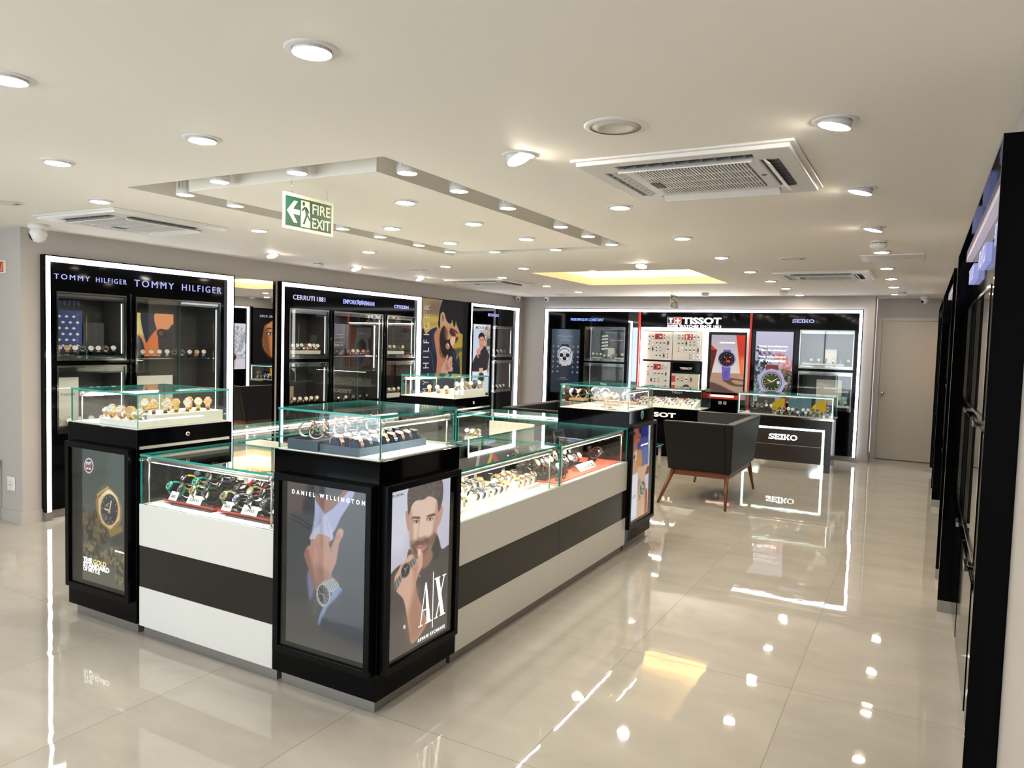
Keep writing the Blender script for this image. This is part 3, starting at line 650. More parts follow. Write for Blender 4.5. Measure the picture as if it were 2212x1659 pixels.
def art_suit(T, w, parent):
    c = Cv((-2.452, -2.003, .222, .957), [(55, 5), (730, 108), (692, 1560), (68, 1370)], [(-2.452, .957), (-2.003, .957), (-2.003, .222), (-2.452, .222)], .0022)
    c.fill((58, 58, 66), (92, 90, 88))
    c.poly([(40, -20), (270, 10), (300, 190), (240, 280), (130, 330), (40, 300)], (104, 88, 86), 9)
    c.poly([(250, 30), (300, 130), (290, 330), (190, 290), (200, 180)], (44, 44, 60), 5)
    c.poly([(640, 60), (560, 300), (460, 480), (430, 900), (700, 1000), (740, 100)], (72, 78, 86), 5)
    c.poly([(200, 300), (290, 330), (250, 520), (230, 800), (300, 1000), (60, 1000), (60, 380)], (70, 72, 78), 6)
    c.line([(90, 318), (180, 360), (265, 420)], .006, (38, 38, 48), 1); c.line([(90, 350), (180, 400), (262, 447)], .006, (38, 38, 48), 1)
    c.poly([(305, 130), (350, 165), (430, 182), (500, 130), (560, 70), (630, 80), (450, 260), (378, 315), (325, 250), (308, 190)], (150, 98, 80), 2)
    c.poly([(292, 128), (306, 200), (378, 312), (345, 335), (330, 390), (270, 478), (288, 330)], (180, 186, 226), 1.2)
    c.poly([(634, 88), (605, 190), (520, 330), (440, 478), (385, 345), (380, 312), (450, 255), (585, 100)], (186, 190, 232), 1.2)
    c.poly([(240, -20), (560, 20), (525, 110), (470, 165), (430, 186), (390, 170), (345, 172), (300, 128), (262, 80)], (38, 35, 40), 1.2)
    c.poly([(345, 335), (388, 330), (445, 475), (430, 545), (300, 540), (250, 530), (270, 470), (330, 395)], (206, 208, 236), 1.5)
    c.ell(378, 360, 14, 16, (220, 205, 195), 0, 1); c.line([(345, 340), (345, 480)], .004, (160, 160, 200), 1); c.line([(388, 350), (410, 470)], .004, (165, 165, 205), 1)
    c.poly([(240, 800), (298, 900), (262, 1050), (238, 920)], (132, 134, 168), 3)
    hand = [(208, 665), (228, 600), (255, 580), (262, 538), (298, 525), (312, 492), (345, 486), (385, 500), (420, 515), (424, 545), (412, 575), (428, 605), (455, 540), (480, 462), (510, 436), (536, 455), (530, 500), (500, 570), (485, 660), (470, 740), (436, 820), (440, 850), (458, 880), (395, 905), (345, 925), (308, 965), (290, 900), (262, 835), (235, 750)]
    c.poly(hand, (206, 152, 134), 1)
    shade(c, [(208, 665), (228, 600), (260, 700), (290, 820), (330, 930), (300, 960), (262, 835), (235, 750)], (140, 96, 84), 4, .7)
    shade(c, [(300, 740), (400, 800), (450, 870), (340, 920), (290, 860)], (150, 112, 98), 6, .6)
    c.line([(300, 540), (320, 620)], .004, (165, 115, 102), 1.5, .8); c.line([(350, 510), (352, 600)], .004, (170, 120, 106), 1.5, .8); c.line([(412, 560), (425, 610), (440, 640)], .004, (150, 100, 90), 1.2)
    c.poly([(490, 450), (515, 440), (530, 460), (520, 510), (505, 490)], (222, 170, 158), 2); c.line([(470, 510), (500, 520)], .003, (170, 120, 108), 1)
    c.poly([(345, 912), (445, 868), (470, 880), (500, 935), (440, 985)], (196, 196, 198), 1)
    for k in range(6): c.line([(385+k*18, 893-k*6), (420+k*16, 970-k*9)], .003, (90, 92, 98), .5)
    c.ell(370, 1008, 58, 98, (188, 186, 184), -8, .6); c.ell(370, 1000, 46, 82, (72, 80, 78), -8, .5); c.ell(370, 1000, 50, 86, (225, 222, 218), -8, .4, .8, .06)
    for t in range(12):
        a = t*math.pi/6; c.line([(370+34*math.cos(a), 1000+62*math.sin(a)), (370+42*math.cos(a), 1000+74*math.sin(a))], .003, (200, 204, 202))
    c.line([(370, 1000), (335, 985)], .003, (215, 215, 215)); c.line([(370, 1000), (384, 1055)], .003, (215, 215, 215))
    c.poly([(440, 985), (500, 936), (524, 970), (470, 1035), (405, 1105), (370, 1180), (338, 1248), (328, 1215), (360, 1120), (420, 1060)], (146, 168, 212), 1.5)
    c.poly([(526, 972), (610, 1010), (700, 1120), (700, 1420), (480, 1330), (345, 1260), (410, 1110), (475, 1040)], (62, 68, 82), 5)
    c.a *= .86
    o = c.build('poster_print', T, w, parent)
    mb = MB(T); a = c.uvp((98, 100)); b = c.uvp((722, 190)); text(mb, 'DANIEL WELLINGTON', a[0], .898, w+.001, b[0]-a[0], .0185, 'letter_white', space=1.9, bold=.01, depth=.0006); mb.build('lettering', o, 'white brand lettering')

def art_ax(T, w, parent):
    c = Cv((2.470, 2.925, .215, .955), [(110, 178), (617, 45), (583, 1350), (78, 1600)], [(2.470, .955), (2.925, .955), (2.925, .215), (2.470, .215)], .0022)
    c.fill((206, 203, 220), (190, 184, 196)); c.ell(150, 300, 120, 400, (214, 212, 226), 0, 10)
    c.poly([(60, 1020), (95, 885), (170, 800), (232, 765), (262, 660), (300, 690), (395, 760), (440, 690), (478, 590), (492, 528), (528, 640), (550, 665), (640, 690), (640, 1420), (60, 1700)], (78, 71, 70), 1.2)
    c.poly([(478, 590), (492, 528), (528, 640), (500, 760), (430, 720)], (60, 54, 54), 2); c.line([(430, 740), (470, 800), (540, 880)], .004, (58, 52, 52), 2)
    c.poly([(60, 1300), (600, 1080), (600, 1500), (60, 1800)], (104, 92, 88), 22, .7)
    c.poly([(302, 660), (440, 660), (460, 740), (380, 830), (300, 760)], (150, 112, 98), 3)
    c.poly([(262, 345), (272, 280), (330, 235), (430, 215), (505, 235), (517, 330), (508, 440), (484, 560), (445, 645), (395, 700), (335, 735), (292, 700), (272, 600), (262, 470)], (226, 194, 178), 1)
    shade(c, [(262, 345), (290, 360), (300, 560), (300, 680), (272, 600), (262, 470)], (186, 142, 126), 4, .8)
    shade(c, [(500, 250), (517, 330), (508, 440), (484, 560), (450, 600), (470, 450)], (180, 135, 118), 4, .8)
    c.poly([(234, 365), (240, 340), (258, 345), (266, 400), (262, 505), (246, 470)], (196, 146, 130), 1); c.poly([(517, 335), (542, 300), (551, 335), (528, 440), (498, 478), (505, 400)], (200, 150, 134), 1)
    c.poly([(256, 370), (250, 260), (252, 190), (275, 130), (340, 95), (450, 62), (530, 60), (552, 120), (550, 230), (530, 320), (512, 345), (502, 260), (470, 225), (425, 218), (385, 245), (320, 255), (285, 300), (272, 350)], (92, 82, 80), 1)
    c.grain([(262, 300), (255, 200), (280, 135), (345, 100), (450, 66), (525, 66), (545, 120), (540, 220), (500, 240), (425, 215), (320, 250)], (76, 66, 64), (122, 110, 106), 2, 1.5, alpha=.7)
    c.poly([(272, 590), (300, 610), (330, 580), (390, 565), (440, 560), (486, 520), (480, 580), (445, 650), (395, 705), (335, 740), (292, 705)], (118, 86, 76), 4, .9)
    c.grain([(278, 600), (330, 590), (400, 580), (478, 540), (470, 600), (440, 650), (395, 700), (335, 735), (296, 700)], (92, 66, 58), (160, 124, 110), 2, 3, alpha=.55)
    c.poly([(312, 610), (345, 585), (400, 572), (430, 585), (425, 610), (370, 612), (320, 632)], (104, 76, 68), 2, .8)
    c.poly([(322, 655), (350, 628), (375, 632), (408, 628), (400, 655), (368, 688), (335, 680)], (196, 124, 126), 1.2); c.line([(325, 650), (365, 648), (405, 632)], .003, (130, 70, 74), .8)
    c.line([(352, 430), (340, 500), (333, 560)], .006, (190, 150, 134), 2.5); c.poly([(333, 555), (355, 572), (375, 565), (400, 550), (385, 585), (345, 588)], (176, 124, 110), 2)
    for ex, ey in ((324, 430), (438, 412)):
        c.ell(ex, ey, 30, 12, (120, 86, 76), -6, 1.6, .8); c.ell(ex, ey+1, 22, 8, (226, 216, 214), -6, .7); c.ell(ex+2, ey+1, 9, 9, (62, 44, 40), 0, .6)
        c.line([(ex-28, ey-4), (ex-5, ey-12), (ex+26, ey-8)], .003, (66, 44, 40), .6)
    c.poly([(285, 408), (300, 388), (355, 392), (350, 408), (310, 402)], (78, 56, 52), 1.4); c.poly([(408, 388), (440, 372), (482, 362), (478, 380), (430, 392)], (78, 56, 52), 1.4)
    c.poly([(335, 745), (338, 668), (350, 655), (366, 680), (378, 705), (372, 800), (340, 880), (318, 950), (330, 1040), (360, 1130), (408, 1255), (400, 1310), (345, 1400), (282, 1450), (262, 1350), (240, 1200), (214, 1078), (162, 1015), (140, 960), (145, 885), (175, 830), (195, 790), (230, 755), (250, 722), (270, 704), (292, 706), (306, 730)], (214, 168, 148), 1)
    shade(c, [(320, 950), (360, 1130), (408, 1255), (400, 1310), (282, 1450), (250, 1250), (280, 1100)], (160, 112, 92), 8, .8); shade(c, [(300, 800), (340, 780), (330, 900), (300, 960)], (178, 128, 108), 5, .7)
    c.line([(252, 760), (300, 830), (320, 840)], .004, (170, 118, 100), 1.2); c.poly([(338, 672), (350, 657), (360, 680), (350, 720), (338, 715)], (238, 196, 184), 1)
    c.poly([(262, 770), (306, 732), (322, 775), (285, 812), (230, 880), (205, 905), (160, 995), (135, 968), (150, 915), (190, 870), (215, 830)], (104, 98, 98), .8)
    for k in range(9): c.line([(150+k*19, 912-k*22), (168+k*19, 985-k*24)], .0035, (176, 172, 172), .4)
    c.ell(233, 835, 37, 66, (120, 114, 114), 14, .5); c.ell(233, 835, 32, 58, (52, 49, 52), 14, .5); c.line([(233, 835), (218, 810)], .003, (200, 200, 200)); c.line([(233, 835), (250, 800)], .003, (200, 200, 200)); c.line([(233, 835), (236, 872)], .002, (190, 190, 190))
    c.ell(222, 1308, 10, 18, (225, 222, 220), 0, .4); c.ell(352, 888, 7, 11, (150, 140, 140), 0, .6)
    o = c.build('poster_print', T, w, parent)
    mb = MB(T); ww = w+.001
    a0 = c.uvp((338, 1326)); a1 = c.uvp((446, 1268)); x0 = c.uvp((470, 1256)); x1 = c.uvp((563, 1218)); vb = (a0[1]+a1[1])/2; vt = c.uvp((400, 948))[1]; d = .0006
    def PR(pts): mb.prism([(p[0], p[1]) for p in pts], ww, ww+d, 'letter_white')
    au0, au1 = a0[0], a1[0]; am = au0+(au1-au0)*.52
    PR([(am-.004, vt), (am+.004, vt), (au1-.006, vb), (au1-.034, vb)]); PR([(am-.006, vt-.012), (am-.002, vt-.006), (au0+.016, vb), (au0+.012, vb)])
    PR([(au0+.026, vb+.066), (au1-.035, vb+.066), (au1-.034, vb+.070), (au0+.027, vb+.070)]); PR([(au0, vb), (au0+.030, vb), (au0+.030, vb+.004), (au0, vb+.004)]); PR([(au1-.045, vb), (au1+.004, vb), (au1+.004, vb+.004), (au1-.045, vb+.004)])
    bu = (au1+x0[0])/2-.002; PR([(bu, vb-.035), (bu+.003, vb-.035), (bu+.003, vt+.035), (bu, vt+.035)])
    xu0, xu1 = x0[0]+.004, x1[0]
    PR([(xu0+.004, vt), (xu0+.030, vt), (xu1-.006, vb), (xu1-.032, vb)]); PR([(xu1-.012, vt), (xu1-.007, vt), (xu0+.014, vb), (xu0+.009, vb)])
    for q0, q1, vv in ((xu0-.006, xu0+.040, vt-.004), (xu1-.026, xu1+.004, vt-.004), (xu0-.004, xu0+.026, vb), (xu1-.042, xu1+.004, vb)): PR([(q0, vv), (q1, vv), (q1, vv+.004), (q0, vv+.004)])
    mb.build('monogram', o, 'large white A|X monogram')
    mb = MB(T); a = c.uvp((332, 1440)); b = c.uvp((562, 1330)); text(mb, 'ARMANI EXCHANGE', a[0], (a[1]+b[1])/2-.004, ww, b[0]-a[0], .015, 'letter_white', space=1.5, depth=.0006); mb.build('lettering', o, 'small white brand line'); mb = MB(T)
    text(mb, 'RTIK AARYAN', 2.473, .925, ww, .085, .011, 'print_black', depth=.0006); mb.build('caption', o, 'small dark caption')

def art_gold(T, w, parent):
    c = Cv((-3.992, -3.602, .224, .950), [(108, 55), (575, 125), (563, 1562), (97, 1425)], [(-3.992, .950), (-3.602, .950), (-3.602, .224), (-3.992, .224)], .0023)
    c.fill((72, 80, 78), (92, 92, 80)); c.poly([(380, 60), (640, 60), (640, 620), (380, 700)], (92, 104, 100), 10, .5)
    c.grain([(60, 620), (120, 690), (200, 760), (240, 700), (330, 860), (380, 980), (330, 1060), (200, 1020), (60, 980)], (44, 40, 34), (112, 92, 66), 7, 4)
    c.grain([(90, 1100), (170, 1040), (240, 1035), (330, 1120), (400, 1080), (480, 1075), (640, 1090), (640, 1420), (460, 1480), (440, 1300), (380, 1280), (240, 1200), (90, 1190)], (60, 56, 46), (134, 122, 92), 6, 4)
    c.poly([(395, 940), (640, 850), (640, 1030), (500, 1100), (400, 1050)], (58, 58, 52), 8, .8)
    c.poly([(255, 535), (312, 442), (358, 424), (400, 480), (300, 560)], (112, 100, 66), 1.5, sm=False); c.poly([(255, 535), (375, 448), (385, 470), (262, 560)], (206, 186, 140), 1, sm=False)
    c.poly([(370, 905), (520, 860), (528, 920), (395, 988)], (140, 116, 62), 2, sm=False)
    c.poly([(255, 560), (380, 470), (410, 478), (455, 530), (495, 600), (520, 690), (512, 800), (470, 870), (395, 912), (345, 880), (295, 830), (255, 720)], (150, 116, 66), 1)
    c.poly([(272, 580), (370, 485), (410, 495), (470, 560), (500, 680), (492, 800), (395, 900), (310, 830), (272, 710)], (222, 192, 142), 1, sm=False)
    c.poly([(300, 550), (370, 485), (400, 490), (450, 545), (480, 620), (440, 570), (380, 530)], (246, 228, 190), 1.5)
    c.ell(387, 694, 95, 168, (176, 140, 90), 0, .8); c.ell(387, 694, 88, 160, (62, 58, 66), 0, .8)
    for t in range(12):
        a = t*math.pi/6+.1; c.line([(387+70*math.cos(a), 694+128*math.sin(a)), (387+79*math.cos(a), 694+145*math.sin(a))], .005, (190, 184, 176))
    c.ell(340, 770, 22, 40, (82, 78, 84), 0, 1); c.ell(432, 770, 26, 46, (46, 44, 52), 0, 1); c.line([(345, 800), (360, 765)], .003, (210, 205, 200)); c.line([(404, 770), (388, 800)], .003, (180, 180, 180))
    c.line([(385, 718), (408, 598)], .008, (236, 222, 176), .4); c.line([(395, 706), (335, 684)], .008, (236, 222, 176), .4); c.ell(385, 712, 12, 20, (210, 176, 120), 0, .5)
    c.line([(340, 655), (385, 625)], .004, (200, 190, 170), .4); c.line([(355, 668), (380, 650)], .003, (180, 175, 160), .4)
    c.ell(176, 235, 50, 83, (216, 160, 166), 0, .6); c.ell(176, 235, 44, 74, (236, 226, 230), 0, .5); c.ell(176, 235, 39, 66, (54, 56, 70), 0, .5)
    for q in (150, 178): c.poly([(q, 195), (q+14, 190), (q+24, 200), (q+24, 226), (q+16, 226), (q+16, 206), (q+8, 206), (q+8, 226), (q-4, 226)], (238, 238, 246), .3, sm=False)
    c.poly([(143, 232), (200, 232), (212, 242), (200, 248), (143, 248)], (214, 92, 100), .3, sm=False)
    c.poly([(146, 254), (170, 254), (166, 276), (150, 272)], (232, 232, 240), .4, sm=False); c.poly([(176, 256), (200, 256), (192, 280), (172, 278)], (232, 232, 240), .4, sm=False)
    o = c.build('poster_print', T, w, parent)
    ww = w+.001; mb = MB(T)
    L1, L2, L3, L4 = [c.uvp(q)[1] for q in ((120, 1238), (120, 1292), (120, 1332), (470, 1140))]; k = dict(bold=.03, depth=.0006); words(o, T, [('THE', -3.983, L1, ww, .080, .026, 'letter_white', k), ('STANDARD', -3.983, L2, ww, .232, .028, 'letter_white', k), ('OF METTLE', -3.983, L3, ww, .148, .021, 'letter_white', k), ('GM-2100G-1A9', -3.70, L4, ww, .094, .009, 'letter_white', dict(depth=.0006))], 'white printed words')
    mb = MB(T); text(mb, 'GOLD', -3.893, L1, ww, .116, .026, 'letter_gold', bold=.03, depth=.0006); mb.build('gold_lettering', o, 'gold slogan word')

def art_beach(T, w, parent):
    c = Cv((5.480, 5.890, .222, .955), [(135, 232), (368, 172), (330, 1400), (103, 1535)], [(5.480, .955), (5.890, .955), (5.890, .222), (5.480, .222)], .003, .0020)
    c.fill((230, 228, 240), (214, 212, 220)); c.poly([(138, 240), (342, 186), (332, 760), (118, 880)], (40, 48, 128), 0, sm=False)
    c.poly([(200, 560), (330, 480), (326, 740), (210, 800)], (92, 112, 176), 8, .9); c.poly([(230, 400), (290, 360), (338, 400), (330, 470), (240, 480)], (56, 70, 156), 4, .8)
    c.poly([(120, 250), (205, 235), (214, 250), (210, 290), (236, 320), (232, 370), (224, 400), (216, 440), (196, 432), (186, 500), (190, 560), (120, 640)], (166, 92, 74), 1.5)
    c.poly([(205, 232), (244, 225), (240, 300), (214, 290)], (46, 34, 34), 1.5); c.ell(146, 306, 11, 22, (40, 30, 34), 0, 1); c.line([(205, 360), (232, 372)], .006, (110, 50, 50), 1)
    c.poly([(120, 600), (190, 540), (186, 700), (240, 790), (140, 890), (112, 890)], (206, 148, 122), 1.5); c.poly([(150, 600), (186, 560), (180, 660), (160, 680)], (226, 214, 232), 1)
    c.poly([(185, 560), (235, 540), (250, 620), (250, 768), (212, 800), (180, 690)], (204, 134, 66), 1.5); c.ell(148, 640, 17, 44, (150, 140, 130), 8, 1); c.ell(148, 640, 11, 32, (78, 72, 66), 8, .6)
    c.poly([(196, 800), (250, 772), (340, 740), (350, 870), (300, 890), (308, 1000), (306, 1120), (298, 1410), (180, 1450), (190, 1000)], (220, 176, 150), 1.5)
    c.poly([(300, 890), (345, 850), (345, 760), (320, 790)], (122, 44, 36), 1); c.poly([(300, 1110), (328, 1100), (322, 1400), (292, 1410)], (166, 72, 46), 1.5); c.poly([(302, 890), (350, 860), (340, 1080), (312, 1000)], (224, 212, 236), 1, sm=False)
    c.poly([(205, 980), (240, 960), (240, 1200), (212, 1230)], (150, 124, 104), 4, .8); c.ell(262, 1070, 44, 118, (214, 194, 164), 6, .8); c.ell(262, 1070, 35, 98, (104, 100, 90), 6, .8)
    for dx, dy in ((-8, -40), (10, -20), (-6, 40), (12, 40)): c.ell(262+dx, 1070+dy, 11, 26, (160, 156, 142), 0, .6)
    c.line([(262, 1070), (245, 1015)], .006, (240, 236, 220)); c.line([(262, 1070), (285, 1050)], .006, (240, 236, 220))
    c.poly([(118, 896), (200, 868), (184, 1448), (100, 1500)], (236, 236, 248), 0, sm=False)
    o = c.build('poster_print', T, w, parent); mb = MB(T); k = dict(depth=.0006); words(o, T, [('BEAUTY WRISTED', 5.665, .795, w+.001, .17, .013, 'letter_white', k), ('ES', 5.50, .40, w+.001, .03, .012, 'print_black', k), ('n', 5.545, .40, w+.001, .028, .022, 'print_black', k)])

def art_man(T, w, parent):
    q = [(103, 22), (905, 113), (885, 1450), (90, 1440)]
    c = Cv((8.72, 9.93, .30, 2.19), q, [(8.72, 2.19), (9.80, 2.19), (9.80, 1.075), (8.73, 1.075)], .0042, .0030)
    c.fill((132, 118, 86), (120, 100, 50)); c.poly([(90, 0), (520, 0), (440, 330), (90, 380)], (140, 124, 92), 10); c.poly([(240, 120), (460, 100), (430, 330), (200, 330)], (112, 90, 74), 10, .8)
    c.poly([(90, 380), (430, 380), (430, 620), (90, 760)], (182, 156, 78), 8); c.poly([(90, 500), (430, 480), (430, 520), (90, 560)], (160, 134, 66), 5)
    c.poly([(740, 700), (960, 650), (960, 1000), (700, 1000)], (170, 142, 50), 6); c.poly([(700, 990), (960, 970), (960, 1100), (700, 1100)], (60, 66, 56), 4, .9); c.poly([(800, 1090), (960, 1080), (960, 1500), (850, 1500)], (150, 132, 48), 5)
    for k in range(4): c.line([(770+k*40, 1090), (775+k*40, 1330)], .012, (60, 64, 54), 1.5)
    c.poly([(80, 800), (180, 690), (270, 605), (390, 570), (350, 700), (360, 900), (395, 1150), (400, 3600), (80, 3600)], (28, 34, 54), 1)
    c.poly([(350, 1100), (700, 960), (780, 1180), (845, 1300), (880, 3600), (300, 3600)], (26, 30, 46), 1)
    c.poly([(275, 700), (290, 640), (345, 590), (385, 575), (340, 700), (352, 900), (340, 1030), (300, 900)], (38, 44, 76), 2); c.line([(95, 1020), (170, 1030), (270, 1000)], .008, (86, 94, 96), .6); c.line([(270, 1010), (310, 1180), (335, 1400)], .008, (90, 98, 98), .6)
    c.line([(700, 1010), (760, 1180), (840, 1290)], .008, (90, 100, 140), .8)
    c.poly([(395, 600), (460, 545), (500, 700), (480, 900), (520, 1050), (560, 1120), (500, 1300), (470, 1500), (380, 1500), (392, 1150), (355, 900), (335, 700)], (176, 118, 86), 1.2)
    shade(c, [(430, 700), (480, 900), (520, 1050), (560, 1120), (500, 1150), (440, 1050), (440, 900)], (104, 64, 46), 4, .8)
    c.poly([(540, 400), (620, 480), (700, 500), (780, 560), (832, 650), (830, 730), (775, 790), (750, 870), (700, 950), (640, 960), (560, 860), (530, 700), (500, 620), (520, 520)], (186, 138, 104), 1.2)
    c.poly([(452, 420), (458, 350), (482, 305), (512, 300), (540, 345), (552, 430), (535, 510), (500, 565), (468, 575), (450, 500)], (190, 146, 112), 1); c.poly([(478, 340), (510, 330), (530, 400), (500, 480), (480, 440)], (150, 104, 76), 2, .9); c.line([(490, 350), (500, 420), (515, 440)], .010, (110, 70, 50), 1)
    c.poly([(520, 540), (560, 600), (570, 700), (580, 800), (640, 800), (670, 880), (692, 960), (660, 1060), (600, 1090), (540, 1120), (490, 1040), (450, 900), (445, 720), (470, 620)], (34, 24, 24), 2.2)
    c.poly([(540, 560), (600, 640), (600, 760), (560, 800), (530, 700)], (110, 74, 56), 4, .8)
    c.poly([(560, 900), (600, 855), (632, 900), (645, 955), (600, 985), (572, 960)], (170, 114, 98), 1.2); c.poly([(598, 880), (620, 890), (632, 925), (612, 915)], (232, 224, 210), .8)
    c.poly([(630, 640), (680, 620), (750, 690), (755, 745), (700, 745), (650, 700)], (66, 38, 32), 2.2); c.poly([(640, 590), (700, 600), (790, 660), (800, 700), (720, 650), (650, 620)], (70, 44, 36), 2); c.poly([(760, 770), (810, 760), (790, 830), (752, 870)], (60, 36, 32), 3, .9)
    c.poly([(648, 820), (690, 760), (735, 750), (748, 820), (715, 900), (690, 930), (660, 880)], (216, 178, 142), 2)
    c.poly([(500, 70), (560, 60), (960, 60), (960, 690), (890, 700), (850, 690), (825, 630), (800, 560), (765, 440), (742, 545), (715, 560), (690, 430), (655, 505), (610, 490), (570, 440), (556, 400), (540, 330), (510, 286), (476, 292), (452, 340), (446, 430), (448, 520), (430, 590), (408, 520), (418, 400), (428, 300), (450, 200), (480, 110)], (24, 23, 26), .8)
    c.line([(700, 430), (735, 550)], .012, (24, 23, 26), 1); c.line([(760, 430), (800, 560), (850, 680)], .02, (24, 23, 26), 1.5)
    c.poly([(905, 60), (1010, 60), (1010, 1500), (888, 1500)], (14, 14, 16), 0, sm=False)
    c.poly([(465, 1400), (500, 1280), (560, 1160), (585, 1085), (608, 1085), (612, 1130), (595, 1190), (640, 1130), (680, 1112), (698, 1150), (690, 1210), (700, 1260), (690, 1300), (712, 1340), (690, 1400), (620, 1400), (570, 1500), (465, 1500)], (190, 146, 122), 1.2)
    shade(c, [(640, 1150), (600, 1250), (640, 1330), (600, 1380), (560, 1300)], (150, 104, 84), 4, .7); c.line([(600, 1200), (560, 1290)], .008, (130, 88, 70), 1); c.line([(695, 1215), (640, 1260)], .008, (130, 88, 70), 1)
    o = c.build('poster_print', T, w, parent); mb = MB(T)
    vt = c.uvp((235, 148))[1]; vb = c.uvp((125, 1312))[1]; u0 = c.uvp((125, 800))[0]; u1 = c.uvp((235, 800))[0]
    text(mb, 'HILFIGER', u0, vb, w+.002, vt-vb, u1-u0, 'print_white', space=1.75, depth=.0008, vertical=True); mb.build('lettering', o, 'white sideways brand lettering'); mb = MB(T)
    vy = c.uvp((125, 1650))[1]; L = (vt-vb)*.62; text(mb, 'TOMMY', u0, vb-.17-L, w+.002, L, u1-u0, 'print_white', space=1.75, depth=.0008, vertical=True); mb.build('lettering', o, 'white sideways brand lettering')

def art_movado(T, w, parent):
    c = Cv((10.145, 10.675, .74, 1.865), [(1012, 500), (1312, 520), (1290, 1340), (1003, 1325)], [(10.145, 1.865), (10.675, 1.865), (10.685, 1.105), (10.145, 1.11)], .0036, .0022)
    c.fill((226, 226, 236), (222, 222, 232)); c.poly([(1012, 606), (1311, 618), (1288, 1326), (1000, 1322)], (176, 178, 184), 0, sm=False); c.poly([(1012, 606), (1120, 606), (1100, 1300), (1000, 1300)], (196, 206, 224), 6, sm=False)
    c.grain([(1210, 620), (1311, 620), (1290, 1320), (1240, 1320)], (120, 112, 104), (206, 196, 176), 5, 3); c.poly([(1250, 780), (1306, 780), (1300, 900), (1250, 900)], (70, 66, 64), 2)
    c.poly([(990, 1326), (1000, 1200), (1060, 1060), (1130, 1000), (1205, 905), (1245, 980), (1285, 1080), (1262, 1200), (1230, 1326)], (44, 40, 46), 1)
    c.poly([(1105, 750), (1150, 730), (1195, 745), (1205, 830), (1195, 900), (1160, 965), (1130, 940), (1112, 860)], (204, 142, 116), .8); c.poly([(1098, 770), (1104, 700), (1150, 660), (1195, 690), (1207, 760), (1196, 800), (1188, 745), (1140, 735), (1112, 765)], (36, 28, 30), .8)
    c.line([(1122, 800), (1142, 798)], .010, (60, 36, 32), .6); c.line([(1165, 800), (1186, 800)], .010, (60, 36, 32), .6); c.line([(1150, 830), (1150, 870)], .006, (160, 104, 84), 1); c.line([(1138, 900), (1172, 900)], .008, (120, 60, 56), .6)
    c.poly([(1070, 970), (1110, 935), (1130, 960), (1128, 1060), (1095, 1110), (1072, 1060)], (206, 146, 122), .8); c.ell(1110, 1068, 14, 22, (40, 38, 42), 0, .6)
    c.poly([(1110, 1285), (1180, 1285), (1172, 1360), (1116, 1360)], (214, 176, 150), .6, sm=False); c.poly([(1100, 1400), (1116, 1365), (1172, 1365), (1192, 1400), (1190, 1500), (1100, 1500)], (110, 96, 90), .8); c.ell(1146, 1440, 38, 62, (26, 26, 30), 0, .6)
    c.poly([(1118, 1500), (1174, 1500), (1168, 1640), (1122, 1640)], (200, 156, 130), .8, sm=False)
    o = c.build('poster_print', T, w, parent); mb = MB(T); text(mb, 'MOVADO', 10.215, 1.785, w+.001, .35, .05, 'print_black', bold=.02, depth=.0008); mb.build('lettering', o)

def art_focus(T, w, parent):
    c = Cv((-2.915, -2.40, .90, 1.80), [(228, 125), (965, 135), (915, 1370), (190, 1345)], [(-2.915, 1.80), (-2.40, 1.80), (-2.40, .90), (-2.915, .90)], .0036, .0026)
    c.fill((176, 166, 182), (240, 228, 206)); c.poly([(180, 935), (970, 950), (960, 1400), (180, 1400)], (172, 138, 116), 1, sm=False); c.poly([(180, 1150), (420, 1200), (700, 1330), (960, 1420), (180, 1420)], (92, 68, 64), 3)
    c.poly([(480, 1090), (640, 1050), (780, 1060), (960, 1090), (960, 1120), (780, 1090), (660, 1100), (760, 1170), (960, 1190), (960, 1225), (700, 1210), (560, 1150)], (98, 70, 60), 2)
    c.poly([(765, 130), (970, 130), (930, 1015), (868, 1000)], (206, 58, 44), 0, sm=False); c.poly([(840, 640), (950, 640), (930, 1015), (868, 1000)], (240, 150, 96), 12, .8)
    c.poly([(205, 345), (222, 345), (352, 455), (190, 1100)], (100, 34, 34), 0, sm=False); c.poly([(220, 345), (352, 455), (215, 452)], (206, 52, 44), 0, sm=False)
    c.poly([(485, 455), (510, 446), (640, 448), (655, 470), (655, 540), (490, 540)], (110, 100, 178), .6, sm=False); c.poly([(452, 800), (646, 815), (632, 1082), (600, 1095), (500, 1092), (468, 1080)], (104, 92, 172), .8, sm=False)
    for k in range(4): c.line([(502, 915+k*36), (592, 918+k*36)], .008, (60, 50, 116))
    c.ell(565, 650, 192, 172, (96, 92, 140), 0, .6); c.ell(570, 665, 180, 158, (206, 200, 226), 0, .5, .8, .06); c.ell(560, 640, 168, 148, (34, 30, 34), 0, .5); c.ell(560, 640, 150, 130, (22, 20, 24), 0, .5)
    for t in range(12):
        a = t*math.pi/6; c.line([(560+112*math.cos(a), 640+98*math.sin(a)), (560+132*math.cos(a), 640+116*math.sin(a))], .006, (200, 196, 190))
    c.line([(560, 600), (558, 690)], .008, (224, 40, 34)); c.ell(595, 690, 42, 26, (232, 60, 50), 0, .5); c.line([(490, 705), (560, 690)], .006, (224, 40, 34)); c.line([(620, 615), (660, 590)], .008, (225, 225, 225)); c.line([(525, 612), (500, 595)], .008, (225, 225, 225))
    o = c.build('poster_print', T, w, parent); mb = MB(T); text(mb, 'FOCUS FORWARD', -2.785, 1.668, w+.001, .235, .021, 'letter_white', bold=.02, depth=.0008); mb.build('lettering', o)

